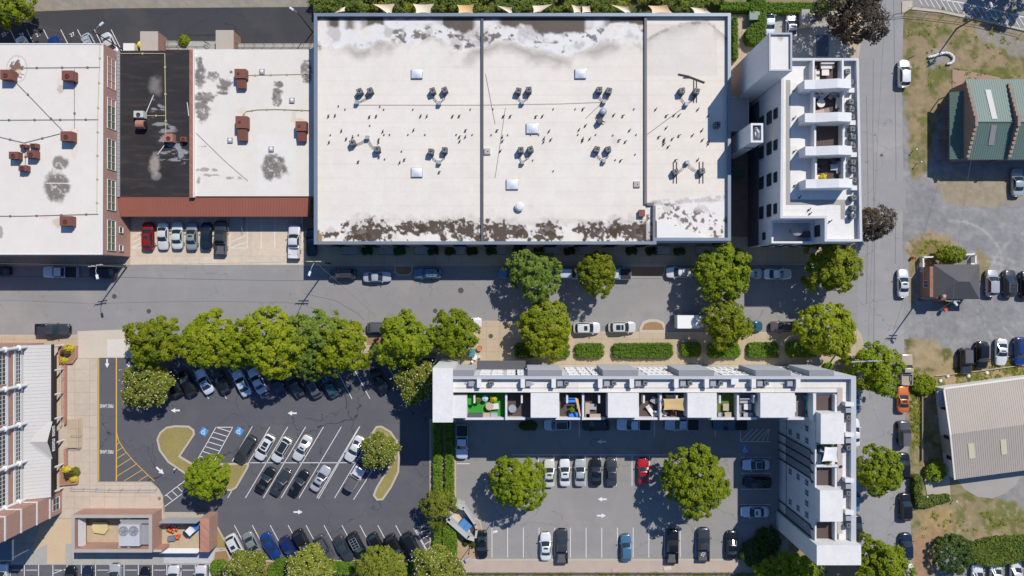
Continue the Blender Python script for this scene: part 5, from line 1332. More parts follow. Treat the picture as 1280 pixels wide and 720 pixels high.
# awning frames beside the west wall
o=rail(MB(),[(925,250),(940,244)],.2,3.0,3); tag(o.build('bracket_frame',M_black),'black bracket arm in the shaded alley west of the apartment block, upper one','frame')
o=rail(MB(),[(925,297),(955,291)],.2,3.4,2); tag(o.build('bracket_frame',M_black),'black bracket frame at the mouth of the shaded alley, lower one','frame')
aw=root_at('awning','dark green awning over a door in the shaded alley','awning',921,218); q=rect(913,212,930,222,2.6)
MB().slab((q[0],q[1],2.9),(q[0],q[3],2.9),(q[2],q[3],2.4),(q[2],q[1],2.4),.05).build('canvas',mat('dark_green_canvas',(.04,.09,.045)),aw)
for yy in (q[1],q[3]): MB().tube((q[0],yy,2.3),(q[2],yy,2.35),.03,6).build('arm',M_black,aw)
# stair tower
TW=thing('stair_tower','tall windowless white stair tower with flat roof at the apartment block corner','tower',(P(975,65,18.6).x,P(0,65,18.6).y,0))
ft=pp([(961,41.5),(989.5,41.5),(989.5,89),(961,89)],18.6)
MB().prism(ft,0,18.3).build('wall',M_stucco,TW); MB().ring(ft,.22,18.3,18.75,outset=.03).build('coping',mat('grey_white_coping',(.38,.38,.40)),TW)
def tw_roof(X,Y):
    C=np.ones(X.shape+(3,))*np.array((.64,.615,.585)); return lay(lay(C,.6*ell(X,Y,974.5,47,5,5,.6,.6,190),(.35,.27,.2)),.5*ell(X,Y,977,48,1.2,4,.6,.3,191),(.3,.2,.13))
paint_sheet('roof',962,43,988.5,88,18.4,.8,tw_roof,M_roofp,TW)
# link roof and flue tower
LK=root_at('link_building','low flat link roof in shade between warehouse and apartment block','building',924,160)
q=rect(908,121,936,164,4.2); MB().box(q[0],q[1],0,q[2],q[3],3.9).build('wall',M_stucco,LK); MB().ring([(q[0],q[1]),(q[2],q[1]),(q[2],q[3]),(q[0],q[3])],.2,3.9,4.25).build('parapet',M_stucco,LK)
MB().box(q[0]+.2,q[1]+.2,3.9,q[2]-.2,q[3]-.2,3.95).build('roof',mat('grey_link_roof',(.48,.48,.48)),LK)
FL=thing('flue_tower','square white flue tower with open top showing curved metal ducts','tower',(P(946,166,14).x,P(0,166,14).y,0))
ff=pp([(938.5,154),(954,154),(954,178),(938.5,178)],13.8); MB().ring(ff,.3,0,13.8).build('wall',M_stucco,FL); MB().prism(offset(ff,.31),12.8,12.9).build('roof',M_memb,FL)
c=P(946,166,13.2); MB().path([(c.x,c.y-.9,12.9),(c.x,c.y-.8,13.5),(c.x+.1,c.y-.2,13.7),(c.x-.2,c.y+.4,13.6),(c.x-.2,c.y+.8,13.1)],.28,10).build('duct',M_metal,FL); MB().cyl(c.x-.2,c.y+1.0,12.9,13.5,.3,12).build('duct',M_dkgrey,FL)
MB().box(ff[0][0]+.3,ff[2][1]-.08,9.6,ff[1][0],ff[2][1]-.005,9.9).build('ledge',M_dkgrey,FL)
# ---------------------------------------------------------------- terrace building, L shaped
TB=root_at('terrace_building','white L shaped terrace building with roof decks round the grey parking lot','building',800,500)
M_tw=mat('terrace_stucco',(.55,.55,.56),layers=((.25,.06),(3,.05),(12,.05)),streak=.12); M_cp=mat('terrace_coping',(.40,.41,.43),layers=((.3,.06),(3,.05)))
M_roofT=slabs('terrace_roof_membrane',(.64,.62,.59),5,1.6,.04,.80,.14)
def R4(x0,y0,x1,y1,h): q=rect(x0,y0,x1,y1,h); return [(q[0],q[1]),(q[2],q[1]),(q[2],q[3]),(q[0],q[3])]
yNf=P(0,470.5,14.5).y; ySt=P(0,490,13.7).y; ySd=P(0,524.5,12.7).y; xWe=P(541,0,14.5).x; xEe=P(1070,0,14.5).x; xWi=P(1019,0,14.2).x; xAC=P(1047,0,13.7).x
ySe=P(0,706,16).y; yEn=P(0,682,16).y
# north wing: street-side strip at roof level, deck level south of it
MB().box(xWe,ySt,0,xEe,yNf,13.7).build('wall',M_tw,TB)
MB().box(xWe,ySd,0,xWi,ySt-.003,11.6).build('terrace_base',M_tw,TB)
MB().box(xWi,ySe+.05,0,xEe,ySt-.004,13.2).build('wing_wall',M_tw,TB)
b=MB(); b.box(xWe+.3,ySt,13.7,xEe-.35,yNf-.4,13.72); b.box(P(1060,0,13.7).x-1.4,yEn,13.2,xEe-.35,ySt-.01,13.71); b.build('roof',M_roofT,TB)
b=MB(); b.box(xWe,yNf-.42,13.7,xEe,yNf+.03,14.5); b.box(xEe-.75,yEn,13.2,xEe+.03,yNf-.43,14.5); b.build('parapet',M_cp,TB)
b=MB(); y1=P(0,484.2,13.7).y; y2=P(0,489.3,13.7).y; b.box(P(567,0,13.7).x,y2,13.725,P(1046,0,13.7).x,y1,13.75); b.box(P(1046.5,0,13.7).x,yEn+1,13.722,P(1053,0,13.7).x,y1,13.748); b.build('walkway_pavers',M_paver,TB)
b=MB(); b.box(P(566,0,14.1).x,ySt,13.7,P(1046,0,14.1).x,ySt+.55,14.05); b.build('inner_parapet',M_roofT,TB)
# end block west
b=MB(); q=rect(541,460,566,528,14.55); b.box(q[0]-.02,q[1],0,q[2],q[3],14.55); q2=rect(566,495,583.5,522.5,14.3); b.box(q[2]+.003,q2[1],0,q2[2],q2[3],14.3); b.build('end_block',mat('end_block_white',(.61,.595,.57),layers=((.3,.06),(1.4,.06),(9,.05)),streak=.10),TB)
# end block south east
b=MB(); q=rect(1021,681.5,1076.5,706.5,16); b.box(q[0],q[1],0,q[2],q[3],16); b.build('end_block',MC['end_block_white'],TB)
# stair boxes
for x0,x1 in ((663.5,699),(760,798.5),(859.5,896),(950.5,993.5)):
    b=MB(); b.pbox(x0,491.5,x1,522,11.6,14.4); b.build('stair_box',MC['end_block_white'],TB)
for x0,y0,x1,y1 in ((1026,517,1055,555),(1025,613,1053.5,652)):
    b=MB(); b.pbox(x0,y0,x1,y1,13.2,15.9); b.build('stair_box',MC['end_block_white'],TB)
# party walls and deck parapets
for x in (632.8,729,826,922.5): MB().pbox(x-1.3,493,x+1.3,525,11.6,13.2).build('party_wall',M_tw,TB)
MB().pbox(1016.5,492,1020,527,11.6,14.2).build('party_wall',M_tw,TB)
for x,ya,yb in ((593,494,504),(652.3,494,504),(709,494,504),(749,494,504),(805,494,504),(846,494,504),(900,494,504),(943,494,504),(994,494,515)): MB().pbox(x-1.1,ya,x+1.1,yb,11.6,13.2).build('wing_screen',M_tw,TB)
for x0,x1 in ((579,657),(694,756),(790,850),(886,946),(980,1017)):
    b=MB(); b.pbox(x0,522,x1,524.8,11.6,12.7); b.build('deck_parapet',M_tw,TB)
for x0,x1 in ((657,694),(756,790),(850,886),(946,980)):
    rail(MB(),[(x0,523.5),(x1,523.5)],11.6,12.6,1.0).build('deck_railing',M_metal,TB)
for x0,x1,m in ((584,631.5,M_turf),(634,663,M_deck),(699.5,727.7,M_deck),(730.3,760,M_deck),(799,824.7,M_deck),(827.3,859,M_deck),(896.5,921.2,mat('green_grey_turf',(.10,.15,.03))),(923.8,950,mat('grey_deck',(.19,.19,.22))),(994,1016.4,mat('grey_rug_deck',(.17,.15,.14)))):
    q=rect(x0,493,x1,522,11.65); MB().box(q[0],max(q[1],ySd+.05),11.6,q[2],ySt-.01,11.64).build('deck',m,TB)
for y0,y1,m in ((494,514,M_deck),(556,581,mat('shaded_turf',(.06,.14,.03))),(585,612,M_deck),(653,676,M_deck)):
    q=rect(1020.5,y0,1046,y1,13.24); MB().box(q[0],q[1],13.2,q[2],q[3],13.24).build('deck',m,TB)
b=MB()
for y0,y1 in ((493.5,515),(585,611),(652.5,675.5)):
    b.pbox(1043.6,y0,1046.2,y1,13.2,14.3)
for y in (582.5,): b.pbox(1020,y-1.4,1047,y+1.4,13.2,14.3)
b.build('deck_wall',M_tw,TB)
b=MB(); b.pbox(1018.6,527,1020.6,680,13.2,14.2); b.build('deck_parapet',M_tw,TB)
# street bays
for x0,x1 in ((563,592),(660,702),(754,797.5),(849,892),(945,988),(1012,1042)):
    q=rect(x0,463.3,x1,470.3,14.45); b=MB(); b.box(q[0],yNf+.005,6.3,q[2],q[3],14.4); o=b.build('street_bay',mat('textured_render',(.42,.42,.43),layers=((3,.12),(14,.15))),TB)
    MB().box(q[0]-.06,yNf+.035,14.4,q[2]+.06,q[3]+.08,14.47).build('bay_roof',M_grey,o)
Wn=wallplane((xEe,yNf),(xWe,yNf))
for x in (607,622,640,651,716,731,743,812,826,840,903,918,933,998,1004):
    t=xEe-P(x,0,10).x
    for z in (4.6,8.2,11.8): window(TB,Wn,t,z,1.75,2.0,M_stucco,M_glass,2,2,proud=.12)
q=rect(596,455.5,657,462,6.0); MB().box(q[0],yNf+.005,5.7,q[2],q[3]+.6,5.95).build('entrance_canopy',M_dkgrey,TB)
# west face of the side wing above the parking lot
Wp=wallplane((xWi,ySt),(xWi,ySe)); M_dw=mat('slate_panel',(.20,.22,.25)); yA=lambda y: ySt-P(0,y,0).y
for y,zs in ((519,(11.3,)),(533,(4.8,8,11.3)),(580.5,(4.8,8,11.3)),(592,(11.3,)),(604,(11.3,)),(617,(4.8,8,11.3)),(628,(11.3,))):
    for z in zs: window(TB,Wp,yA(y),z,1.0,1.25,mat('pale_window_frame',(.5,.52,.55)),M_glass,2,2,proud=.06)
for ya,yb in ((541.5,572),(625,637)):
    b=MB(); A0,A1=Wp(yA(ya),3.3,0),Wp(yA(yb),12.6,.07); b.box(A0.x-.07,A1.y,3.3,A0.x-.004,A0.y,12.6); b.build('recess_panel',M_dw,TB)
for y in (541,552,562,572.5,625,637.5):
    b=MB(); p0=Wp(yA(y),0,.14); b.tube((p0.x,p0.y,.05),(p0.x,p0.y,12.6),.09,6); b.tube((p0.x,p0.y,12.6),(p0.x+.0,p0.y-.35,13.2),.09,6); b.tube((p0.x,p0.y-.35,13.2),(p0.x,p0.y-.35,13.7),.14,6); b.build('downpipe',M_black,TB)
b=MB(); a=Wp(0,3.1,.06); b.box(a.x,ySe+.1,3.0,xWi-.003,ySd-.1,3.15); b.build('belt_course',M_dkgrey,TB)
Wn2=wallplane((P(583,0,0).x*1.0+5,ySd),(xWi,ySd))
# ---------------------------------------------------------------- green roofed brick house
GR=root_at('green_roofed_shop','brick shop with green ribbed metal roof and stepped brick parapets','building',1240,200)
hE,hR=4.2,6.2
def GP(x,y,h): return P(x,y,h)
yn,ys=GP(0,99,hE).y,GP(0,199.5,hE).y; yr=GP(0,152.5,hR).y; xg=GP(1212,0,5).x; xe=xg+34
MB().box(xg,ys+.45,0,xe,yn-.45,hE-.12).build('wall',M_brickdk,GR)
b=MB(); ribbed(b,(xg-.1,yr,hR),(xe,yr,hR),(xe,yn,hE),(xg-.1,yn,hE),.12,90,.05,.03); ribbed(b,(xe,yr,hR+.002),(xg+.2,yr,hR+.002),(xg+.2,ys,hE),(xe,ys,hE),.12,90,.05,.03); b.tube((xg,yr,hR+.04),(xe,yr,hR+.04),.1,6); b.build('roof',M_green,GR)
def gable(name,x,w):
    b=MB(); n=7; ys_=[lerp(ys+.2,yr-.9,k/n) for k in range(n+1)]; yn_=[lerp(yn-.9,yr+.9,k/n) for k in range(n+1)]
    for k in range(n):
        zt=lerp(hE+.35,hR+.35,(k+1)/n); b.box(x,ys_[k],0 if k>=0 else 0,x+w,ys_[k+1]-.002,zt); b.box(x,yn_[k],0,x+w,yn_[k+1]+.002,zt)
    b.box(x,yr-.9,0,x+w,yr+.9,hR+.75); g=b.build(name,M_brickdk,GR); c=MB()
    for k in range(n):
        zt=lerp(hE+.35,hR+.35,(k+1)/n); c.box(x-.06,ys_[k]+.02,zt,x+w+.06,ys_[k+1]-.02,zt+.09); c.box(x-.06,yn_[k]-.02,zt,x+w+.06,yn_[k+1]+.02,zt+.09)
    c.box(x-.06,yr-.88,hR+.75,x+w+.06,yr+.88,hR+.84); c.build('coping_tiles',mat('brick_coping',(.27,.19,.155),layers=((3,.25),(9,.2))),g)
gable('stepped_parapet',xg-.35,.34); gable('stepped_parapet',GP(1267,0,6).x,.36)
b=MB(); xl=GP(1187,0,3.4).x; yl0,yl1=GP(0,199,3.4).y,GP(0,115.5,3.4).y; ribbed(b,(xg-.36,yl1,4.0),(xg-.36,yl0,4.0),(xl,yl0,3.4),(xl,yl1,3.4),.1,44,.05,.05); b.build('lean_to_roof',mat('green_lean_to_roof',(.09,.155,.13),rough=.5,layers=((.2,.12),(3,.06))),GR)
for k in range(4):
    y=lerp(yl0+.3,yl1-.3,k/3); MB().tube((xl+.25,y,0),(xl+.25,y,3.3),.09,8).build('lean_to_post',M_dkgrey,GR)
for (a0,a1,sx) in ((.25,.93,1),(.08,.62,-1)):
    yA_,zA=(lerp(yn,yr,a0),lerp(hE,hR,a0)) if sx>0 else (lerp(yr,ys,a0),lerp(hR,hE,a0)); yB,zB=(lerp(yn,yr,a1),lerp(hE,hR,a1)) if sx>0 else (lerp(yr,ys,a1),lerp(hR,hE,a1))
    x=GP(1242 if sx>0 else 1243,0,5.5).x; MB().slab((x-.9,yA_,zA+.09),(x+.0,yA_,zA+.09),(x+.2,yB,zB+.09),(x-.7,yB,zB+.09),.02).build('skylight',mat('pale_skylight' if sx>0 else 'worn_skylight',(.37,.37,.36) if sx>0 else (.24,.23,.23),rough=.4),GR)
# ---------------------------------------------------------------- cottage
CT=root_at('cottage','small brick cottage with charcoal hipped roof behind a white fence','house',1195,355)
a=rect(1167,330.5,1224.5,374,3.0); X0,Y0,X1,Y1=a; hc=4.9
MB().box(X0-.6,Y0+.35,0,X1-.4,Y1-.35,2.95).build('wall',M_brick,CT)
q1=(P(1198,352,hc).x,P(0,352,hc).y,hc); q2=(P(1212,352,hc).x,P(0,352,hc).y,hc); e=3.0
b=MB(); b.add([(X0,Y0,e),(X1,Y0,e),(X1,Y1,e),(X0,Y1,e),q1,q2,(X0,Y0,e-.14),(X1,Y0,e-.14),(X1,Y1,e-.14),(X0,Y1,e-.14)],[(0,1,5,4),(1,2,5),(2,3,4,5),(3,0,4),(6,7,1,0),(7,8,2,1),(8,9,3,2),(9,6,0,3),(9,8,7,6)]); b.build('roof',M_shingle,CT)
Wc=wallplane((X0-.6,Y1-.35),(X0-.6,Y0+.35)); window(CT,Wc,(Y1-Y0)*.5,1.9,1.2,1.2,M_stucco,M_glass,2,2)
q=rect(1171,369,1183,374,3.3); MB().box(q[0],Y0-.35,2.2,q[2],Y0+.6,3.25).build('porch_roof',M_unit,CT); MB().cyl(P(1180,370,4).x,P(0,370,4).y,2.9,4.2,.28,10).build('chimney',M_wood,CT)
# picket fence
def fence(label,pts,group='white fence runs by the cottage',h=1.1):
    p=P(*pts[0]); rt=thing('picket_fence',label,'fence',(p.x,p.y,0),0,group); b=MB(); r=MB(); ps=MB()
    for a,c in zip(pts,pts[1:]):
        A,B=P(*a),P(*c); L=(B-A).length; d=(B-A)/L; ang=math.atan2(d.y,d.x); n=max(2,int(L/.16))
        for k in range(n+1): q=A.lerp(B,k/n); b.obox((q.x,q.y,h*.5+.05),.09,.03,h,ang)
        for z in (.35,h-.1): m_=(A+B)/2; r.obox((m_.x,m_.y,z),L,.07,.10,ang)
        m_=(A+B)/2; r.obox((m_.x,m_.y,h+.07),L,.26,.05,ang)
        for k in range(int(L/2)+1): q=A.lerp(B,k/max(1,int(L/2))); ps.obox((q.x,q.y,(h+.15)/2),.14,.14,h+.15,ang)
    b.build('pickets',M_white,rt); r.build('rail',M_white,rt); ps.build('post',M_white,rt)
fence('white picket fence running along the side road and round the cottage corner',[(1172,321),(1149,322),(1151,373),(1166,372)])
fence('short white fence piece beside the bushy shrub at the cottage rear',[(1201,319),(1213,317.5)]); fence('short white fence return at the right rear of the cottage',[(1214,320),(1214,330),(1208,330)])
# ---------------------------------------------------------------- beige roofed hall
BH=root_at('beige_roofed_hall','large hall with beige ribbed metal roof, white walls and yellow skylights','building',1240,540)
eN0=P(1180,487,3.2); eS0=P(1193.5,599.5,3.2); rW=P(1188,543,4.6)
dx=Vector((math.cos(rad(7.6)),math.sin(rad(7.6)),0)); L=32
A1=eN0; A2=eN0+dx*L; S1=eS0; S2=eS0+dx*L; R1=rW; R2=rW+dx*L
b=MB(); ribbed(b,R1,R2,A2,A1,.12,86,.10,.03); ribbed(b,R2+Vector((0,0,.003)),R1+Vector((0,0,.003)),S1,S2,.12,86,.10,.03); b.build('roof',M_beige,BH)
b=MB(); 
i_=dx*.35
def pt(v,dz=0): return (v.x,v.y,v.z+dz)
w=[pt(A1+i_,-.15),pt(R1+i_,-.15),pt(S1+i_,-.15)]; w2=[pt(A2,-.15),pt(R2,-.15),pt(S2,-.15)]
g=lambda v:(v[0],v[1],0)
b.add([w[0],w[1],w[2],g(w[0]),g(w[2]),w2[0],w2[1],w2[2],g(w2[0]),g(w2[2])],[(3,0,1,2,4)[::-1],(8,5,6,7,9),(0,3,8,5),(2,7,9,4),(0,5,6,1),(1,6,7,2)]); b.build('wall',M_stucco,BH)
b=MB(); 
for a,c in ((A1,R1),(R1,S1)):
    u=(c-a).normalized(); b.slab(a-dx*.16+Vector((0,0,.10)),a+dx*.10+Vector((0,0,.10)),c+dx*.10+Vector((0,0,.10)),c-dx*.16+Vector((0,0,.10)),.16)
nA=Vector((-dx.y,dx.x,0)); b.slab(A1+nA*.02+Vector((0,0,.06)),A2+nA*.02+Vector((0,0,.06)),A2+nA*.32+Vector((0,0,.02)),A1+nA*.32+Vector((0,0,.02)),.14); b.build('verge_trim',M_white if 0 else mat('cream_trim',(.62,.57,.52)),BH)
for px_,py_ in ((1215,564),(1255.5,559),(1296,554)):
    c=P(px_,py_,4.2); up_=(R1-S1).normalized(); f=(c.y-S1.y-(c.x-S1.x)*math.tan(rad(7.6)))/((R1.y-S1.y)-(R1.x-S1.x)*math.tan(rad(7.6))); z=lerp(3.2,4.6,f)+.10
    c=Vector((c.x,c.y,z)); q=up_*1.35; MB().slab(c-dx*.5+q,c+dx*.5+q,c+dx*.5-q,c-dx*.5-q,.05).build('skylight',mat('yellow_skylight',(.50,.46,.32),rough=.5),BH)
wl=wallplane((w[0][0],w[0][1]),(w[2][0],w[2][1])); LL=math.hypot(w[2][0]-w[0][0],w[2][1]-w[0][1])
for t in (.22,.55,.78): window(BH,wl,LL*t,1.8,.7,1.3,M_dkgrey,M_glass,1,2)
b=MB(); a=wl(LL*.02,2.4,.02); c=wl(LL*.2,2.4,.02); 
V=[wl(LL*.02,2.75,.02),wl(LL*.2,2.75,.02),wl(LL*.2,2.35,1.1),wl(LL*.02,2.35,1.1)]; b.slab(*V,.06); b.build('door_canopy',M_metal,BH)
b=MB(); v0=[wl(LL*.55,0,.01),wl(LL*.75,0,.01),wl(LL*.75,2.6,.01),wl(LL*.55,2.6,.01)]; b.quad(*v0); b.build('louvre_panel',M_paver,BH)
o=MB().box(P(1151,487).x,P(0,575).y,0,P(1151.8,487).x,P(0,492).y,.5).build('timber_edging',M_wood); tag(o,'low timber edging in the shade beside the beige roofed hall','edging')
# ---------------------------------------------------------------- pale building, south west
PB=root_at('pale_brick_building','tall brick building with white columns and grey ribbed arcade roof at the left edge','building',58,520)
X1=P(28,0,5.5).x; yN_=P(0,432,6).y; ySb=P(0,628,6.4).y-.0; XB=P(78,0,0).x; yB0,yB1=P(0,613.6,0).y,P(0,640,0).y; HT=15
MB().box(X1-20,yB1,0,X1,yN_,HT).build('wall',M_brick2,PB)
MB().box(X1-.9,yB1,0,XB,yB0,HT).build('brick_bay',M_brick2,PB)
b=MB()
for z in (3.3,6.45,10.1,13.6): b.box(X1+.002,yB0-.002,z-.16,XB+.08,yB0+.08,z+.16); b.box(XB+.002,yB1-.05,z-.16,XB+.08,yB0,z+.16)
b.build('band_course',M_stucco,PB)
Wb=wallplane((XB,yB1),(XB,yB0)); window(PB,Wb,(yB0-yB1)*.52,1.7,2.2,1.7,M_stucco,M_glass,2,2)
Wm=wallplane((X1,yB0),(X1,yN_)); LL=yN_-yB0
for z0,z1 in ((5.95,7.1),(9.3,10.9),(12.2,13.8)):
    n=4
    for k in range(n): window(PB,Wm,LL*(k+.5)/n,(z0+z1)/2,LL/n-1.0,z1-z0,M_stucco,M_glass,8,2,proud=.07)
b=MB()
for z in (5.75,7.45,9.0,11.2,12.0): b.box(X1+.002,yB0+.01,z-.15,X1+.12,yN_,z+.15)
b.build('band_course',M_stucco,PB)
for k in range(5):
    y=lerp(yB0+.2,yN_-.3,k/4); b=MB(); b.tube((X1+.45,y,5.3),(X1+.45,y,HT),.25,14)
    for z in (6.9,10.0): b.lathe(X1+.45,y,[(.25,z-.25),(.46,z-.1),(.46,z+.2),(.25,z+.3)],14)
    b.build('column',M_stucco,PB)
xE_=P(64,0,3.8).x; b=MB(); n=int((yN_-yB0)/.45)
ym=P(0,551,4.4).y
ribbed(b,(X1,yN_,5.4),(X1,yB0+.1,5.4),(xE_,yB0+.1,3.8),(xE_,yN_,3.8),.12,int(n*.8),.05,.05); b.build('arcade_roof',M_lgrey,PB)
b=MB(); gx=xE_+.25; zg=5.0
b.add([(gx,ym-3.1,3.85),(gx,ym+3.1,3.85),(gx,ym,zg+.15),(X1+1.0,ym,zg+.15),(xE_-1.2,ym-3.2,4.08),(xE_-1.2,ym+3.2,4.08)],[(0,2,3,4),(1,5,3,2)]); b.build('entrance_gable_roof',M_lgrey,PB)
b=MB(); b.prism([(xE_-.02,yB0+.1),(xE_+.05,yB0+.1),(xE_+.05,yN_),(xE_-.02,yN_)],3.1,3.82); b.add([(gx+.02,ym-3.1,3.0),(gx+.02,ym+3.1,3.0),(gx+.02,ym+3.1,3.85),(gx+.02,ym,zg+.1),(gx+.02,ym-3.1,3.85)],[(0,1,2,3,4)]); fa=b.build('fascia',M_black,PB)
# worn raised sign strokes on the gable (not legible in the photo)
b=MB(); rg=random.Random(4); yy=ym+2.3
for k,wd in enumerate((.5,.42,.45,.40,-.35,.5,.45,.4,.45,.35)):
    if wd<0: yy+=wd; continue
    z0,z1=3.35,3.95
    for s in ((0,.12),(wd-.22,wd-.10)): b.box(gx+.03,yy-s[0]-.0,z0,gx+.09,yy-s[1],z1)
    zz=(3.83,3.6,3.35)[k%3]; b.box(gx+.03,yy-.12,zz,gx+.085,yy-wd+.22,zz+.12); yy-=wd
b.build('sign_strokes',M_white,fa)
for k in range(7): y=lerp(yB0+.6,yN_-.4,k/6); MB().tube((xE_-.35,y,0),(xE_-.35,y,3.5),.16,10).build('arcade_post',M_stucco,PB)
MB().box(X1-20,yN_-.02,HT,X1+.15,yN_+.15,HT+.2).build('coping',M_stucco,PB)
b=MB(); zl=4.2; q=rect(-60,675,15,700,zl); b.box(q[0],q[1],zl-.3,q[2],q[3],zl); cn=b.build('side_canopy',mat('slate_blue_roof',(.11,.16,.20)),PB); MB().box(q[0],q[1]-.08,zl-.32,q[2]+.08,q[1],zl+.06).box(q[2],q[1],zl-.32,q[2]+.08,q[3],zl+.06).build('canopy_edge',M_stucco,cn)
MB().tube((q[2]-.2,q[1]+.2,0),(q[2]-.2,q[1]+.2,zl-.3),.15,10).build('canopy_post',M_stucco,PB)
# planters beside it
def planter(label,pts,hh):
    rt=root_at('planter',label,'planter',pts[0][0],pts[0][1],'brick planters'); MB().ring(pp(pts),.25,.1,hh).build('wall',M_brick2,rt); MB().prism(offset(pp(pts),.25),.1,hh-.12).build('soil',M_mulch,rt)
planter('angular brick planter with golden and purple shrubs',[(75,432),(98,432),(98,447),(93,454),(76,454)],.6)
planter('square brick planter with yellow and maroon shrubs',[(77,584),(99,584),(99,604),(77,606)],.6)
o=rail(MB().pbox(79.5,456,81.5,531,.13,.7),[(76,455),(76,525),(74,533)],.13,1.1,2); tag(o.build('brick_kerb_rail',[M_brick2,M_metal]),'long low brick kerb with railing beside the pale building','railing')
o=MB()
for k in range(4): o.pbox(84+2.4*k,525+0*k,98-0.2*k,560,.13,.62-.14*k) if k==0 else o.pbox(94+2.2*k,523,96.2+2.2*k,561,.13,.62-.14*k)
tag(o.build('entrance_steps',M_walk),'concrete entrance steps before the gabled sign','steps')
o=rail(rail(MB(),[(80,560),(98,560)],.13,1.1),[(88,545),(99,545)],.13,1.1); tag(o.build('step_rail',M_metal),'metal handrails on the entrance steps','railing')
o=MB().pbox(79.5,562,82.5,582,.13,.7); tag(o.build('brick_kerb',M_brick2),'short low brick kerb above the lower planter','kerb')
o=rail(MB(),[(86,611),(150,613),(193,613)],.13,1.1,2); tag(o.build('ramp_railing',M_metal),'long metal railing along the ramp above the brick plant enclosure','railing')
# ---------------------------------------------------------------- brick plant enclosure
PE=root_at('brick_enclosure','roofless brick enclosure with louvred sides round a big chiller','enclosure',150,690)
hh=3.4; f1=pp([(90,643.5),(190,643.5),(190,690),(90,690)],hh)
b=MB(); b.ring(f1,.45,0,hh); b.build('wall',M_brick2,PE); MB().ring(f1,.50,hh,hh+.1,outset=.05).build('coping',mat('stone_coping',(.36,.32,.29)),PE)
MB().pbox(250,648,261.5,690,0,hh).build('wall',M_brick2,PE); MB().pbox(190.6,687,202,690,0,hh-.6).build('wall',M_brick2,PE)
mL=mat('louvre_metal',(.30,.32,.35),rough=.5,metal=.3,layers=((1,.1),(6,.1)))
def louvre(x0,y0,x1,y1,h0,h1,n,ax,m):
    b=MB()
    for k in range(n):
        z=lerp(h0,h1,(k+.5)/n); q=rect(x0,y0,x1,y1,(h0+h1)/2)
        if ax=='x': b.obox(((q[0]+q[2])/2,(q[1]+q[3])/2,z),q[2]-q[0],.10,(h1-h0)/n*.8,0,rx=.5)
        else: b.obox(((q[0]+q[2])/2,(q[1]+q[3])/2,z),.10,q[3]-q[1],(h1-h0)/n*.8,0,ry=.5)
    return b
louvre(203,650,250,651,.2,2.9,9,'x',mL).build('louvre_screen',mL,PE); louvre(203,688,250,689,.2,2.2,8,'x',mL).build('louvre_screen',M_stucco,PE)
b=MB(); b.slab(P(98,647,2.9),P(98,683,2.9),P(107.5,683,1.2),P(107.5,647,1.2),.05); b.build('louvre_screen',M_stucco,PE)
b=MB()
for k in range(10): x=110+5*k; b.pbox(x,683,x+3.4,684.5,.1,1.4)
b.pbox(104,685.5,160,686.4,.1,2.0); b.build('louvre_screen',M_stucco,PE)
q=rect(96,643,262,690,0); struct(MB().box(q[0],q[1],0,q[2],q[3],.05).build('enclosure_floor',mat('dusty_floor',(.40,.32,.22),coords='World',layers=((.6,.2),(4,.2)))))
pl_=MB(); pl_.prism(pp([(116,653),(133,653),(135,662),(130,668),(117,666),(114,660)],.6),.05,.55); tag(pl_.build('equipment_plinth',mat('sandy_plinth',(.50,.42,.22))),'sandy coloured plinth inside the brick enclosure left of the chiller','plinth')
CH=root_at('chiller','big grey rooftop style chiller with two round fans inside the brick enclosure','chiller',165,668)
a=rect(148,656,174,683,3.4); MB().box(a[0],a[1],.3,a[2],a[3],3.3).build('casing',mat('chiller_grey',(.42,.43,.45),rough=.5),CH)
a2=rect(174,649,187,681,2.4); MB().box(a[2]+.01,a2[1],.3,a2[2],a2[3],2.3).build('coil_section',mat('chiller_coil',(.24,.25,.27)),CH); a3=rect(150,650,186,656,3.0); MB().box(a3[0],a[3]+.01,.3,a3[2],a3[3],2.8).build('coil_section',mat('chiller_coil',(.24,.25,.27)),CH)
for x in (154.3,167): 
    p=P(x,663.5,3.4); f=MB().lathe(p.x,p.y,[(.80,3.3),(.80,3.5),(.70,3.5),(.70,3.34)],20).build('fan_ring',M_metal,CH); g_=MB()
    for k in range(6): g_.obox((p.x+.34*math.cos(k*1.047),p.y+.34*math.sin(k*1.047),3.42),.60,.22,.03,k*1.047,rx=.4)
    g_.cyl(p.x,p.y,3.36,3.48,.16,10); g_.build('fan_blades',mat('fan_grey',(.22,.22,.23)),f)
for x,y in ((152,650),(161,649),(150,684),(161,684)): p=P(x,y,2.5); MB().lathe(p.x,p.y,[(.1,1.5),(.32,1.9),(.32,2.5),(.1,2.7)],10).build('valve',M_white,CH)
rg=random.Random(3)
for i in range(7):
    x,y=211+3.4*(i%4)+rg.uniform(-1,1),657+4*(i//4)+1.2*(i%4); p=P(x,y,.5); c=thing('traffic_cone',f'orange and white traffic cone tipped over in the enclosure, {["first","second","third","fourth","fifth","sixth","seventh"][i]} in the heap','traffic cone',(p.x,p.y,.25),0,'traffic cones in the enclosure')
    d=Vector((math.cos(.9),math.sin(.9),0)); A=wloc(c); MB().tube(A-d*.45,A+d*.05,.20,10,.12).tube(A+d*.25,A+d*.45,.08,10,.04).build('cone',M_orange,c); MB().tube(A+d*.05,A+d*.25,.12,10,.08).build('band',M_white,c); MB().obox(A-d*.47,.05,.5,.5,.9).build('base',M_black,c)
for x,y,l in ((191.5,667,'small round orange bin at the gap between the two enclosure rooms'),(222.5,670.5,'round orange bucket beside the heap of traffic cones')):
    p=P(x,y,.6); o=MB().lathe(p.x,p.y,[(.28,.05),(.36,.8),(.38,.85),(.3,.85),(.26,.3)],14).build('orange_bucket',M_orange); tag(o,l,'bucket')
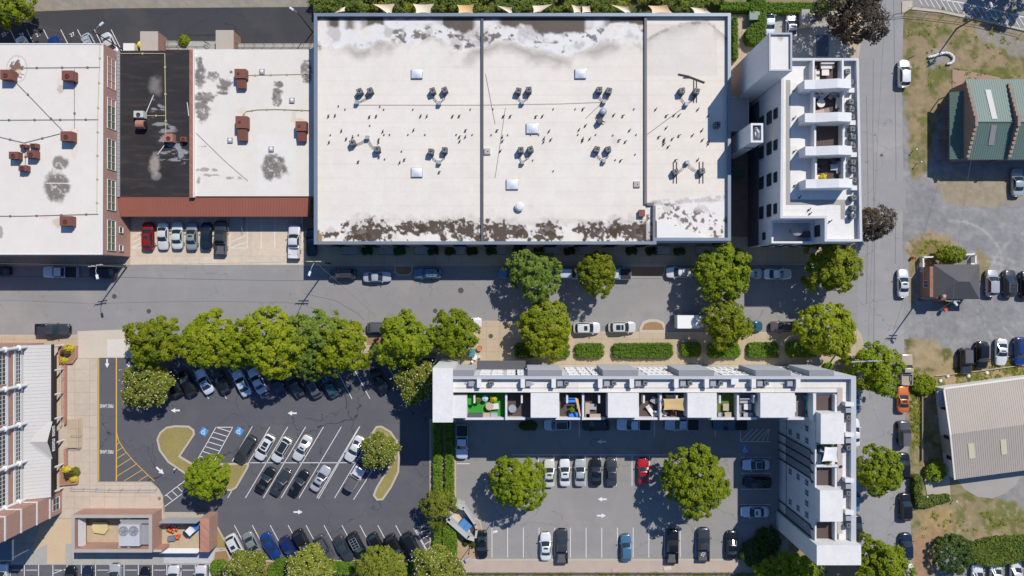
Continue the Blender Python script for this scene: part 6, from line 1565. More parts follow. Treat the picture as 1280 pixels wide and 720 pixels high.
p=P(214.5,673,.4); o=MB().obox((p.x,p.y,.35),1.2,.8,.55,.15).obox((p.x,p.y,.65),1.25,.3,.06,.15).build('crate',mat('slate_plastic',(.13,.17,.21))); tag(o,'dark slate crate beside the traffic cones','crate')
UT=root_at('utility_cart','blue and white cart angled in the corner of the enclosure','cart',239,663); p=P(239,663,1.2)
MB().obox((p.x,p.y,.75),2.2,1.3,.7,.75).build('body',M_bluep,UT); MB().obox((p.x-.1,p.y-.05,1.35),1.1,1.2,.5,.75).build('roof',M_white,UT); MB().obox((p.x-.95,p.y-.55,.8),.7,1.1,.5,.75).build('seat',M_black,UT)
for sx,sy in ((-.8,-.6),(.8,-.6),(-.8,.6),(.8,.6)):
    v=Matrix.Rotation(.75,3,'Z')@Vector((sx,sy,0)); d=Matrix.Rotation(.75,3,'Z')@Vector((0,.1,0)); c=Vector((p.x,p.y,.25))+v; MB().tube(c-d,c+d,.24,12).build('wheel',M_tyre,UT)
# ---------------------------------------------------------------- dumpster enclosure
DE=root_at('dumpster_enclosure','angled white walled dumpster enclosure beside the lot divider','enclosure',578,655)
b=MB(); h_=2.0
def wallseg(b,pts,th=.3,h=h_):
    for a,c in zip(pts,pts[1:]):
        A,B=P(*a,h),P(*c,h); d=(B-A).normalized(); n=Vector((-d.y,d.x,0))*th/2; b.prism([A-n-d*.1,B-n+d*.1,B+n+d*.1,A+n-d*.1],0,h)
wallseg(b,[(562.5,644),(560,650),(585,672),(592,674)],.7); wallseg(b,[(570,631.5),(579,634.5)],.9); wallseg(b,[(579,634.5),(594,656),(596,662),(594.5,672)],.35); b.build('wall',mat('grey_render',(.40,.40,.40),layers=((.5,.12),(4,.1))),DE)
struct(MB().sheet(pp([(563,646),(577,635),(593,660),(590,671)]),.15).build('enclosure_floor',M_tan))
DM=root_at('dumpster','open topped dark blue dumpster inside the angled white enclosure','dumpster',581,658); p=P(580.5,658,1.5); rz=rad(-42)+1.57
M_=Matrix.Translation((p.x,p.y,0))@Matrix.Rotation(rad(-40),4,'Z'); b=MB(); b.ring([(-1.0,-.9),(1.0,-.9),(1.0,.9),(-1.0,.9)],.08,.3,1.4); b.box(-.92,-.82,.3,.92,.82,.36); MB().merge(b,M_).build('body',M_bluep,DM)
b=MB(); b.box(-.98,-.88,1.41,.1,.88,1.46); b.box(.14,-.88,1.41,.98,.88,1.46); MB().merge(b,M_).build('lid',mat('faded_blue_lid',(.07,.20,.40)),DM)
# top edge shade sails
gs_='shade sails behind the long roof'
for i,(pts,m,l) in enumerate((([(418,16.5),(425,9.5),(432,8.5),(431,14)],M_cloth,'small cream shade sail leftmost behind the long roof'),([(466,5),(494,4.5),(489.5,16.5),(484,16.5)],M_cloth,'triangular cream shade sail second from left behind the long roof'),([(516,5),(543,4.5),(538,16.5),(520,16.5)],M_cloth,'square cream shade sail third from left behind the long roof'),
  ([(571,6),(593,5.5),(591.5,16.5),(573,16.5)],mat('golden_canvas',(.62,.42,.19)),'golden yellow shade sail behind the long roof'),([(621,7),(641,9),(640.5,16.5),(637,16.5)],M_cloth,'narrow cream shade sail right of the golden one'),
  ([(665,7),(691,5),(676,15),(666.5,16)],M_cloth,'cream shade sail with a long point to the right'),([(714,5.5),(727,8),(726,16),(717.5,16)],M_cloth,'left half of a pair of touching cream shade sails'),([(727.3,8),(738.5,6.5),(738.5,15.5),(727.5,16)],M_cloth,'right half of a pair of touching cream shade sails'),
  ([(764,6),(787,8),(788.5,16),(782,16)],M_cloth,'triangular cream shade sail before the last two sails'),([(810,7),(835,6),(841,16.5),(815,16.5)],mat('peach_canvas',(.64,.47,.31)),'wide peach shade sail second from right'),([(863,9),(883,10),(890,17),(868,17)],M_cloth,'cream shade sail rightmost behind the long roof'))):
    h=3.0; c=P(sum(p[0] for p in pts)/4,sum(p[1] for p in pts)/4,h); rt=thing('shade_sail',l,'shade sail',(c.x,c.y,0),0,gs_)
    Q=[P(x,y,h+(.4 if k%2 else -.2)) for k,(x,y) in enumerate(pts)]; n=8; V=[]; F=[]
    for a in range(n+1):
        for d in range(n+1):
            u,v=a/n,d/n; p=Q[0]*(1-u)*(1-v)+Q[1]*u*(1-v)+Q[2]*u*v+Q[3]*(1-u)*v; cc=(Q[0]+Q[1]+Q[2]+Q[3])/4
            p=p.lerp(cc,.16*(4*u*(1-u)*(1-4*v*(1-v))+4*v*(1-v)*(1-4*u*(1-u)))); V.append((p.x,p.y,p.z-.25*u*(1-u)*4*v*(1-v)))
    F=[(a*(n+1)+d,a*(n+1)+d+1,(a+1)*(n+1)+d+1,(a+1)*(n+1)+d) for a in range(n) for d in range(n)]
    MB().add(V,F).build('canvas',m,rt,True)
    for k in (0,1): MB().tube((Q[k].x,Q[k].y,0),(Q[k].x,Q[k].y,Q[k].z+.15),.06,8).build('post',M_dkgrey,rt)
for i,(x,y) in enumerate(((505,4),(701.5,4),(798,4.5),(849,4.5),(637,4),(553,5))):
    rt=root_at('bollard_light',f'grey post light in the planting, {["left of the square cream sail","between the pointed and paired sails","right of the triangular sail","left of the rightmost sail","left of the pointed sail","right of the square cream sail"][i]}','post light',x,y,'post lights in the planting'); p=P(x,y); MB().tube((p.x,p.y,0),(p.x,p.y,2.4),.06,8).build('post',M_metal,rt); MB().box(p.x-.22,p.y-.22,2.4,p.x+.22,p.y+.22,2.62).build('lamp_head',M_metal,rt)
# windows on the faces turned away from the flying camera
Wsd=wallplane((xWe+4,ySd),(xWi,ySd)); Ld=xWi-xWe-4
for k in range(16):
    for z in (4.9,8.2): window(TB,Wsd,Ld*(k+.5)/16,z,1.4,1.5,MC['pale_window_frame'],M_glass,2,2,proud=.06)
for k in range(8): t=Ld*(k+.5)/8; b=MB(); p0=Wsd(t-1.25,0,.012); p1=Wsd(t+1.25,0,.012); b.quad(p0,p1,p1+Vector((0,0,2.4)),p0+Vector((0,0,2.4))); b.build('garage_door',M_paver,TB)
We2=wallplane((xEe,ySe+4),(xEe,yNf)); Le=yNf-ySe-4
for k in range(9):
    for z in (1.9,5.2,8.5,11.6): window(TB,We2,Le*(k+.5)/9,z,1.4,1.6,MC['pale_window_frame'],M_glass,2,2,proud=.06)
xEn=P(1075,0,HN).x; We3=wallplane((P(1077.5,0,HN).x,P(0,301.5,HN).y),(P(1073,0,HN).x,P(0,73,HN).y)); Le=P(0,73,HN).y-P(0,301.5,HN).y
for k in range(9):
    for z in (1.9,5.2,8.5,11.4): window(NE,We3,Le*(k+.5)/9,z,1.4,1.6,gD,M_glass,2,2,proud=.06)
MB().box(X1-19.7,yB1+.3,HT,X1-.3,yN_-.3,HT+.06).build('roof',M_memb,PB)
# ================================================================ ROOFTOP EQUIPMENT
def condenser_proto(s=.85,hh=.95):
    rt=thing('condenser_unit','c','air conditioner'); b=MB(); h=s/2
    b.prism([(h-.08,-h),(h,-h+.08),(h,h-.08),(h-.08,h),(-h+.08,h),(-h,h-.08),(-h,-h+.08),(-h+.08,-h)],.1,hh); b.box(-h,-h,0,-h+.15,h,.1); b.box(h-.15,-h,0,h,h,.1)
    b.build('casing',mat('condenser_grey',(.085,.09,.10),rough=.55),rt)
    MB().lathe(0,0,[(s*.44,hh+.002),(s*.44,hh+.06),(s*.36,hh+.06),(s*.36,hh+.01)],16).build('fan_guard',mat('pale_guard',(.20,.21,.22),rough=.5),rt)
    b=MB().cyl(0,0,hh+.02,hh+.05,.13,10)
    for k in range(4): b.obox((.2*math.cos(k*1.57),.2*math.sin(k*1.57),hh+.03),.3,.12,.02,k*1.57)
    b.build('fan',M_black,rt); return rt
CP=condenser_proto()
ga='condensers on the long roof'
pairs=[((450,115),(463,114),(446,128),'upper pair nearest the left end'),((541,114),(556,113),(549,129),'upper pair just left of the first dividing parapet'),((441,179),(472,187),(459,172),'lower splayed pair nearest the left end'),((539,190),(556,188),(549,203),'lower pair beside the lowest left skylight'),
 ((648,114),(661,113),(653,128),'upper pair right of the first dividing parapet'),((749,113),(761,114),(755,127),'upper pair above the steaming exhaust fan'),((651,188),(663,187),(653,203),'lower pair above the middle skylight'),((746,187),(760,187),(755,201),'lower pair nearest the second dividing parapet'),
 ((852,114),(870,115),(858,130),'upper pair in the right bay'),((844,215),(877,214),(859,203),'lower pair on rails in the right bay')]
zw=7.42
for A_,B_2,J,l in pairs:
    for pt_,sd_ in ((A_,'left'),(B_2,'right')):
        p=P(*pt_,8); place(CP,(p.x,p.y,zw),.35*R.uniform(-1,1)+(0.1),f'{sd_} condenser of the {l}',ga,(1.05,1.05,1.0+.25*R.random()))
    j=P(*J,7.9); rt=thing('junction_box',f'grey pipe box of the {l}','pipe box',(j.x,j.y,zw),0,'pipe boxes on the long roof')
    MB().box(j.x-.28,j.y-.28,zw,j.x+.28,j.y+.28,zw+.75).build('box',M_metal,rt); b=MB()
    for pt_ in (A_,B_2):
        p=P(*pt_,7.9)
        for o_ in (-.14,.14):
            m_=(Vector((p.x,p.y,0))+Vector((j.x,j.y,0)))/2; dn=Vector((j.y-p.y,p.x-j.x,0)).normalized()*(.35*(1 if pt_ is A_ else -1)+o_)
            b.path([(p.x+o_,p.y-.3,zw+.15),(m_.x+dn.x,m_.y+dn.y,zw+.15),(j.x+o_,j.y,zw+.3)],.035,5)
    b.build('pipes',M_dkgrey,rt)
for x0,x1,y0,y1 in ((842,846,202,229),(874.5,879,202,229),(867.5,871,100,128)):
    o=MB().pbox(x0-.4,y0,x0+.4,y1,zw,zw+.12).pbox(x1-.4,y0,x1+.4,y1,zw,zw+.12); tag(o.build('support_rails',M_bark),{842:'dark support rails under the lower left condenser of the right bay',874.5:'dark support rails under the lower right condenser of the right bay',867.5:'dark support rails under the upper right condenser of the right bay'}[x0],'rails')
o=MB().path([P(848,92.5,zw+.1),P(860,95,zw+.1),P(881,103,zw+.1)],.12,5).path([P(854,97,zw+.08),P(866,97,zw+.08)],.07,5); tag(o.build('loose_pipe',M_bark),'bent dark pipes lying above the upper right condenser pair','pipe')
for x,y,s,l in ((521,91.5,14,'square skylight dome upper left on the long roof'),(521,215,14,'square skylight dome lower left on the long roof'),(665.5,160,15,'square skylight dome in the middle of the long roof'),(726,91.5,14,'square skylight dome upper right on the long roof'),(640.5,230,15,'square skylight dome below the middle condenser pair')):
    p=P(x,y,7.8); k=S*(1-7.8/H)*s/2; kk=k*.86; rt=thing('roof_skylight',l,'skylight',(p.x,p.y,zw),0,'skylights on the long roof')
    MB().ring([(p.x-k,p.y-kk),(p.x+k,p.y-kk),(p.x+k,p.y+kk),(p.x-k,p.y+kk)],.12,zw,zw+.3).build('kerb',M_metal,rt); k-=.05; kk-=.05; n=6; V=[];F=[]
    for i in range(n+1):
        for j in range(n+1): u,v=2*i/n-1,2*j/n-1; V.append((p.x+u*k,p.y+v*kk,zw+.31+.28*(1-u*u)*(1-v*v)))
    F=[(i*(n+1)+j,(i+1)*(n+1)+j,(i+1)*(n+1)+j+1,i*(n+1)+j+1) for i in range(n) for j in range(n)]; MB().add(V,F).build('dome',M_skyl,rt,True)
for x,y,l in ((609.5,189,'small white hatch beside the first dividing parapet'),(796.5,230,'small white hatch beside the second dividing parapet')):
    p=P(x,y,7.6); rt=thing('roof_hatch',l,'roof hatch',(p.x,p.y,zw),0,'roof hatches'); MB().box(p.x-.5,p.y-.5,zw,p.x+.5,p.y+.5,zw+.3).build('kerb',M_memb,rt); MB().box(p.x-.42,p.y-.42,zw+.3,p.x+.42,p.y+.42,zw+.36).cyl(p.x+.1,p.y+.05,zw+.36,zw+.5,.12,8).build('lid',M_paver,rt)
rt=thing('dome_vent','round white mushroom vent low on the long roof','vent',(P(649.5,258,8).x,P(0,258,8).y,zw)); p=wloc(rt); MB().cyl(p.x,p.y,zw,zw+.5,.45,16).build('base',M_metal,rt); MB().lathe(p.x,p.y,[(.72,zw+.5),(.75,zw+.58),(.5,zw+.78),(.05,zw+.85)],18).build('cap',M_memb,rt)
rt=thing('exhaust_fan','silver exhaust fan with grey soot around it on the long roof','vent',(P(753.5,140,8).x,P(0,140,8).y,zw)); p=wloc(rt); MB().box(p.x-.4,p.y-.4,zw,p.x+.4,p.y+.4,zw+.5).build('base',M_dkgrey,rt); MB().lathe(p.x,p.y,[(.3,zw+.5),(.55,zw+.7),(.6,zw+.9),(.35,zw+1.1),(.05,zw+1.15)],16).build('cowl',M_metal,rt,True)
p=P(750,151,8.2); rt=thing('supply_fan','dark boxy fan just below the silver exhaust fan','vent',(p.x,p.y,zw)); MB().obox((p.x,p.y,zw+.5),.8,.7,1.0,.5).build('housing',M_dkgrey,rt); MB().path([(p.x+.3,p.y,zw+.4),(p.x+.9,p.y-.1,zw+.4)],.08,6).path([(p.x-.2,p.y+.3,zw+.5),(p.x-.4,p.y+1.1,zw+.5)],.06,6).build('pipes',M_black,rt)
p=P(802,266.5,7.8); rt=thing('red_hatch','square rust red box near the second dividing parapet','roof box',(p.x,p.y,zw)); MB().box(p.x-.45,p.y-.5,zw,p.x+.45,p.y+.5,zw+.6).build('housing',M_unit,rt); MB().box(p.x-.5,p.y-.55,zw+.6,p.x+.5,p.y+.55,zw+.66).build('lid',M_unit,rt)
p=P(896,156.5,8); rt=place(CP,(p.x,p.y,zw),0,'dark condenser standing in the tower shadow on the long roof',ga)
for x,y,l in ((403,0,''),):pass
for i,(x,y) in enumerate(((662,299),(731,299))):
    p=P(x,y,7.5); o=MB().cyl(p.x,p.y,zw,zw+.16,.30,14).cyl(p.x,p.y,zw+.16,zw+.26,.18,10,.1); tag(o.build('roof_drain',M_dkgrey),('left' if i==0 else 'right')+' round drain in the silt by the southern parapet','roof drain','roof drains')
z1=[(58,260),(106,257),(353,265),(402,260),(722,260),(768,262),(952,260),(1000,258),(152,368),(186,424),(234,412),(63,450),(450,372),(420,430),(420,450),(422,552),(272,588),(605,572),(572,596),(672,362),(1046,362),(1002,410),(1046,410),(1004,442),(856,662)]
d1=[(134,188),(182,212),(432,192),(460,212),(670,212),(1083,212),(360,328),(76,396),(278,396),(462,394),(502,394),(635,394),(757,394),(982,394),(1097,394),(588,514),(467,570)]
z2=[(166,260),(216,260),(400,262),(448,260),(120,362),(160,412),(160,440),(145,512),(496,370),(460,422),(458,446),(508,430),(740,208),(962,252),(1028,256),(758,328),(712,360),(740,426),(738,440),(790,424),(1076,364),(1000,432),(1046,444),(1012,580)]
d2=[(94,210),(528,210),(686,210),(1108,210),(82,396),(200,396),(367,394),(423,394),(705,394),(833,394),(957,398),(1124,394),(1117,536),(380,578),(528,656),(974,576)]
z3=[(133,256),(193,290),(236,287),(264,289),(370,257),(430,290),(192,360),(150,410),(180,425),(180,437),(178,452),(203,465),(226,422),(264,402),(340,402),(394,374),(396,428),(430,436),(430,450),(245,540),(370,540)]
vp=[(400+.1736*a,100+.1736*b) for a,b in z1]+[(600+.1736*a,100+.1736*b) for a,b in z2]+[(790+.2222*a,80+.2222*b) for a,b in z3]
dp=[(400+.1736*a,100+.1736*b) for a,b in d1]+[(600+.1736*a,100+.1736*b) for a,b in d2]
b=MB(); b.tube((0,0,0),(0,0,.45),.07,7).tube((0,0,.42),(.16,.14,.52),.07,7).tube((.16,.14,.52),(.24,.2,.38),.07,7); b.cyl(0,0,0,.05,.16,8)
V0=tag(b.build('vent_pipe',M_dkgrey),'small dark hooked vent pipe, one of many dotting the long cream roof','vent pipe','hooked vent pipes on the long roof')
b=MB(); b.cyl(0,0,0,.14,.09,8).cyl(0,0,.14,.18,.12,8); V1=tag(b.build('vent_stub',M_dkgrey),'tiny dark round vent stub, one of many dotting the long cream roof','vent stub','vent stubs on the long roof')
for i,(x,y) in enumerate(vp): p=P(x,y,zw+.2); place(V0,(p.x,p.y,zw),R.uniform(-.6,.6))
for i,(x,y) in enumerate(dp): p=P(x,y,zw); place(V1,(p.x,p.y,zw),0)
# lines lying on the long roof
def conduit(label,pts,z,r,m,feet=0,name='roof_conduit',grp='conduits on the roofs'):
    b=MB(); Q=[P(x,y,z+.1) for x,y in pts]; b.path(Q,r,5)
    if feet:
        for a,c in zip(Q,Q[1:]):
            n=max(1,int((c-a).length/feet))
            for k in range(n): q=a.lerp(c,(k+.5)/n); b.obox((q.x,q.y,z+.06),.30,.30,.12,.3)
    return tag(b.build(name,m),label,'conduit',grp)
M_yp=mat('yellowed_pipe',(.42,.36,.20)); M_wire=mat('grey_wire',(.14,.14,.14))
conduit('straight thin line crossing the left bay of the long roof',[(448,131),(601,131)],7.4,.03,M_paver); conduit('thin line crossing the middle bay of the long roof',[(604,131),(700,129.5),(752,127.5)],7.4,.03,M_paver)
conduit('thin diagonal line across the right bay of the long roof',[(809,168),(856,133)],7.4,.03,M_wire); conduit('thin slanting line near the first dividing parapet, upper one',[(607,92),(619,155)],7.4,.025,M_wire); conduit('thin slanting line near the first dividing parapet, lower one',[(632,134),(619,222)],7.4,.025,M_wire); conduit('short diagonal line left of the exhaust fan',[(732,148),(753,128)],7.4,.03,M_wire)
zb_=8.16
for l,pts in (('conduit along the top of the mill roof',[(30,84.7),(125,84)]),('long conduit near the right edge of the mill roof',[(125,57),(122,150),(121,268)]),('diagonal conduit on the mill roof',[(20,103),(78,163)]),('conduit across the middle of the mill roof',[(-5,150),(123,149.3)]),
  ('vertical conduit on the mill roof right of the red unit',[(93,86),(93,160)]),('bent conduit to the red unit cluster on the mill roof',[(-5,170),(30,178.5),(75,167)]),('conduit across the lower mill roof',[(-5,270),(30,270),(123,267.5)]),('vertical conduit among the red unit cluster',[(31.5,178),(31.5,214)])):
    conduit(l,pts,zb_,.04,M_yp if 'right edge' in l else M_wire,3.6)
for l,pts in (('yellow pipe round the upper black roof',[(150,67),(206,67),(207.3,168)]),('short yellow pipe branch on the black roof',[(183,144.7),(207,144.7)])): conduit(l,pts,4.06,.07,M_yp,4)
conduit('white pipe from the silver unit on the black roof',[(181,145),(192,119)],4.06,.07,M_white); conduit('white pipe below the red box on the black roof',[(206,181),(197,193)],4.06,.07,M_white); conduit('white pole lying beside the brick parapet',[(234,128),(236,145)],4.1,.06,M_white)
conduit('pipe run in the upper part of the white workshop roof',[(309,94),(388,92.3)],4.26,.04,M_yp,2.5); conduit('curved yellowed pipe run on the white workshop roof',[(302,146),(308,139),(322,137),(345,136.5),(388,138)],4.26,.05,M_yp,2); conduit('thin diagonal cable on the lower white workshop roof',[(245,166),(282,202),(310,226)],4.26,.025,M_wire)
# rust red units
def redunit(x,y,w,d,h,z,label,group,style=0,m=None):
    p=P(x,y,z+h); m=m or M_unit; k=S*(1-(z+h)/H); rt=thing('roof_unit',label,'roof unit',(p.x,p.y,z),0,group); W,D=w*k/2,d*k/2
    if style==0:
        MB().box(p.x-W,p.y-D,z+.15,p.x+W,p.y+D,z+h).box(p.x-W*.8,p.y-D*.8,z,p.x+W*.8,p.y+D*.8,z+.15).build('casing',m,rt); MB().lathe(p.x,p.y-D*.2,[(.34,z+h+.002),(.34,z+h+.12),(.24,z+h+.12),(.24,z+h+.03)],12).build('fan_ring',M_brickdk if 0 else mat('dark_rust',(.09,.035,.028)),rt)
        MB().box(p.x-W-.06,p.y-D-.06,z+h*.55,p.x+W+.06,p.y-D,z+h*.62).build('drip_edge',m,rt)
    elif style==1:
        MB().box(p.x-W,p.y,z+.15,p.x+W,p.y+D,z+h).build('casing',m,rt); MB().cyl(p.x-W*.3,p.y+D*.5,z+h+.002,z+h+.1,.22,12).build('fan_ring',mat('dark_rust',(.09,.035,.028)),rt)
        b=MB(); b.add([(p.x-W*.75,p.y-D,z+.2),(p.x+W*.75,p.y-D,z+.2),(p.x+W*.75,p.y-.004,z+.2),(p.x-W*.75,p.y-.004,z+.2),(p.x-W*.75,p.y-D,z+h*.6),(p.x+W*.75,p.y-D,z+h*.6),(p.x+W*.75,p.y-.004,z+h*.85),(p.x-W*.75,p.y-.004,z+h*.85)],[(3,2,1,0),(4,5,6,7),(0,1,5,4),(1,2,6,5),(2,3,7,6),(3,0,4,7)]); b.build('sloped_hood',m,rt); MB().box(p.x-W*.6,p.y-D*.8,z,p.x+W*.6,p.y+D*.9,z+.16).build('base',M_black,rt)
    elif style==2:
        MB().tube((p.x-W*.7,p.y,z+D+.1),(p.x+W,p.y,z+D+.1),D,16).build('drum',mat('faded_red',(.33,.15,.11)),rt); MB().box(p.x-W*.6,p.y-D*.7,z,p.x+W*.6,p.y+D*.7,z+.25).build('base',M_black,rt); MB().tube((p.x+W,p.y,z+D+.1),(p.x+W+.12,p.y,z+D+.1),D*.8,14).build('grille',M_black,rt)
    return rt
gr='rust red units on the mill roof'
for x,y,w,d,h,l in ((7,93,14,12,1.5,'red unit at the left edge of the mill roof beside the round stain'),(84,94,14,12,1.5,'red unit on the upper right of the mill roof'),(82.5,170,14,12,1.5,'red unit in the middle right of the mill roof'),(81.5,276,14,12,1.5,'red unit lowest on the mill roof beside a stain'),
  (16.5,194,11,9,1.3,'red unit on the left of the small cluster'),(38.5,192.5,11,9,1.3,'red unit on the right of the small cluster'),(28,210,10,7,1.1,'red unit lowest of the small cluster'),(29,182.5,9,4,.8,'slim red unit at the top of the small cluster'),(41.5,182,9,5.5,.9,'red unit at the upper right of the small cluster')): redunit(x,y,w,d,h,zb_,l,gr)
gq='rust red units on the workshop roofs'
redunit(300,97.5,14,23,1.4,4.26,'upper left red hooded unit on the white workshop roof',gq,1); redunit(301.5,160,14.5,30,1.4,4.26,'largest red hooded unit on the white workshop roof',gq,1); redunit(376,163.5,13.5,24,1.4,4.26,'red hooded unit near the long roof wall',gq,1)
redunit(210.5,172,11,10,1.2,4.06,'red unit near the middle of the black roof',gq,0,mat('faded_red',(.33,.15,.11))); redunit(229,174,7.5,6,.8,4.06,'small red unit beside the brick parapet on the black roof',gq,0); redunit(174,155,12,11,1.2,4.06,'faded red drum fan on the black roof',gq,2)
redunit(173,142.5,12,8,1.3,4.06,'silver fan unit above the red drum on the black roof',gq,0,mat('pale_green_metal',(.42,.47,.46)))
for x,y,l in ((327,89,'small white skylight at the top of the white workshop roof'),(364.5,125,'small white skylight at the right of the white workshop roof'),(287,175,'small white skylight below the largest hooded unit'),(338.5,186,'small white skylight low on the white workshop roof')):
    p=P(x,y,4.6); rt=thing('small_skylight',l,'skylight',(p.x,p.y,4.26),0,'small skylights'); MB().box(p.x-.42,p.y-.42,4.26,p.x+.42,p.y+.42,4.5).build('kerb',M_metal,rt); MB().lathe(p.x,p.y,[(.40,4.505),(.33,4.62),(.05,4.68)],4).build('dome',M_memb,rt)
# apartment block condensers along the eastern parapet
gc='condensers along the apartment block parapet'; num=['first','second','third','fourth','fifth','sixth','seventh','eighth','ninth','tenth','eleventh','twelfth','thirteenth','fourteenth','fifteenth']
for i,(x,y) in enumerate(((1060,89),(1064,102),(1064.5,127),(1065,136.5),(1065.5,146),(1066,161),(1067,171),(1066.5,182),(1067,202.5),(1067,212),(1068,225),(1067.5,247),(1067.5,260),(1067,270))):
    p=P(x,y,14.7); place(CP,(p.x,p.y,13.72),R.uniform(-.2,.2),f'{num[i]} condenser from the north along the apartment block parapet',gc,(.92,.92,1.0))
for i,(x,y) in enumerate(((1064,113),(1065.5,153.5),(1067,193.5),(1067.5,235))):
    p=P(x,y,14.4); o=MB().obox((p.x,p.y,14.1),.75,.6,.75).obox((p.x,p.y,14.5),.85,.7,.06); tag(o.build('vent_box',M_stucco),f'white vent box at the east end of the {num[i]} sloped bulkhead from the north','vent box','vent boxes on the apartment block')
p0=0
for i,(x,y) in enumerate(((992,113.5),(992,148),(992.5,189.5),(993,232),(999,247),(1011,262.5),(1012,267.5),(1037,277))):
    p=P(x,y,13.8); place(V0,(p.x,p.y,13.72),R.uniform(-.5,.5),'small dark hooded vent pipe, one of several on the white apartment block roof','vent pipes on the apartment block')
# terrace building equipment
gt='condensers on the terrace building'; gu='white vent chimneys on the terrace building'
def chim(x,y,z,label,ang=0,name='vent_chimney'):
    p=P(x,y,z+1); rt=thing(name,label,'vent chimney',(p.x,p.y,z),0,gu); MB().obox((p.x,p.y,z+.6),.55,1.2,1.2,ang).build('shaft',M_stucco,rt); MB().obox((p.x,p.y,z+1.24),.65,1.3,.08,ang).build('cap',M_memb,rt)
def dbox(x,y,z,label):
    p=P(x,y,z+.6); o=MB().obox((p.x,p.y,z+.4),.8,.75,.8).tube((p.x-.4,p.y,z+.3),(p.x-1.0,p.y+.1,z+.3),.05,6).tube((p.x+.4,p.y,z+.3),(p.x+.9,p.y-.1,z+.3),.05,6); tag(o.build('duct_box',M_metal),label,'duct box','grey duct boxes on the terrace building')
ci=0; di=0
for i,x in enumerate((599,653.5,692,750,789.5,845,883,941.5,997)):
    chim(x,479,13.72,f'{num[i]} white vent chimney from the west on the street wing roof')
for i,x in enumerate((589,661,700,758.5,797.5,853.5,891,949.5,987)): dbox(x,479.5,13.72,f'{num[i]} grey duct box from the west on the street wing roof')
for i,x in enumerate((614,708,767.5,806.5,862.5,901,958)):
    p=P(x,479,14.6); place(CP,(p.x,p.y,13.74),.2*(-1)**i,f'{num[i]} condenser from the west on the street wing roof',gt,(.85,.85,.9))
p=P(918.5,477,14.5); o=MB().box(p.x-.5,p.y-.4,13.72,p.x+.5,p.y+.4,14.5).box(p.x-.55,p.y-.45,14.5,p.x+.55,p.y+.45,14.56); tag(o.build('white_cabinet',M_stucco),'white cabinet against the street wing parapet between duct boxes','cabinet')
for i,y in enumerate((505,543,600,640)):
    chim(1061,y,13.72,f'{num[i]} white vent chimney from the north on the side wing roof',1.57); dbox(1060,y+7.5,13.72,f'{num[i]} grey duct box from the north on the side wing roof')
    p=P(1061,y+17,14.6); place(CP,(p.x,p.y,13.74),.1,f'{num[i]} condenser from the north on the side wing roof',gt,(.85,.85,.9))
for i,(x,y) in enumerate(((661.5,486.5),(1051,583))):
    p=P(x,y,13.8); o=MB().cyl(p.x,p.y,13.75,13.9,.17,10).cyl(p.x,p.y,13.9,13.95,.22,10); tag(o.build('round_vent',M_black),('black round vent on the street wing paving','black round vent on the side wing paving')[i],'vent')
# ================================================================ TERRACE FURNITURE
def furn(kind,x,y,z,ang,m,label,m2=None,cat=None,sc=1.0,grp=None):
    p=P(x,y,z+.5); rt=thing({'sofa':'outdoor_sofa','chair':'outdoor_chair','round':'round_table','table':'low_table','lounge':'sun_lounger','counter':'outdoor_counter','pot':'potted_plant','parasol':'parasol'}[kind],label,cat or {'sofa':'sofa','chair':'chair','round':'table','table':'table','lounge':'sun lounger','counter':'counter','pot':'potted plant','parasol':'parasol'}[kind],(p.x,p.y,z),rad(ang),grp)
    rt.scale=(sc,)*3; L=wloc(rt)
    def bd(b,n,mm): 
        b.v=[(v[0]+L.x,v[1]+L.y,v[2]+L.z) for v in b.v]; b.build(n,mm,rt)
    m2=m2 or M_dkgrey
    if kind in('sofa','chair'):
        w=1.0 if kind=='sofa' else .40
        bd(MB().box(-w,-.4,.05,w,.4,.30),'frame',m2); bd(MB().box(-w+.08,-.38,.30,w-.08,.25,.46),'cushion',m); bd(MB().box(-w,.26,.30,w,.42,.82),'backrest',m)
        for s in (-1,1): bd(MB().box(s*w,-.4,.3,s*(w-.1),.25,.58),'armrest',m2)
    elif kind=='round':
        bd(MB().cyl(0,0,.70,.75,.62,20),'table_top',m); bd(MB().cyl(0,0,.03,.70,.06,8),'stem',m2); bd(MB().cyl(0,0,0,.03,.32,12),'foot',m2)
    elif kind=='table':
        bd(MB().box(-.55,-.45,.42,.55,.45,.48),'table_top',m)
        for sx in (-.5,.5):
            for sy in (-.4,.4): bd(MB().box(sx-.04,sy-.04,0,sx+.04,sy+.04,.42),'leg',m2)
    elif kind=='lounge':
        bd(MB().box(-.95,-.32,.22,.35,.32,.34),'mattress',m); b=MB(); b.slab((.35,-.32,.34),(.35,.32,.34),(.95,.32,.72),(.95,-.32,.72),.1); bd(b,'backrest',m)
        for sx in (-.85,.3):
            for sy in (-.28,.28): bd(MB().box(sx-.03,sy-.03,0,sx+.03,sy+.03,.22),'leg',m2)
    elif kind=='counter':
        bd(MB().box(-1.1,-.3,0,1.1,.3,.88),'cabinet',m2); bd(MB().box(-1.15,-.35,.88,1.15,.35,.93),'worktop',m)
    elif kind=='pot':
        bd(MB().lathe(0,0,[(.22,0),(.30,.5),(.32,.52),(.25,.45)],12),'pot',m2)
        cl=[(Vector((.25*math.cos(k*2.4)*(k/10)**.5,.25*math.sin(k*2.4)*(k/10)**.5,.8+.25*math.sin(k))),Vector((0,0,1))) for k in range(10)]
        addmesh('foliage',leaf_mesh('foliage',cl,16,.16,.35,m,int(x)),rt)
    elif kind=='parasol':
        bd(MB().lathe(0,0,[(1.1,2.1),(1.05,2.15),(.05,2.6)],8),'canopy',m); bd(MB().cyl(0,0,.08,2.55,.03,8),'pole',m2); bd(MB().cyl(0,0,0,.08,.3,12),'base',m2)
zD=13.8
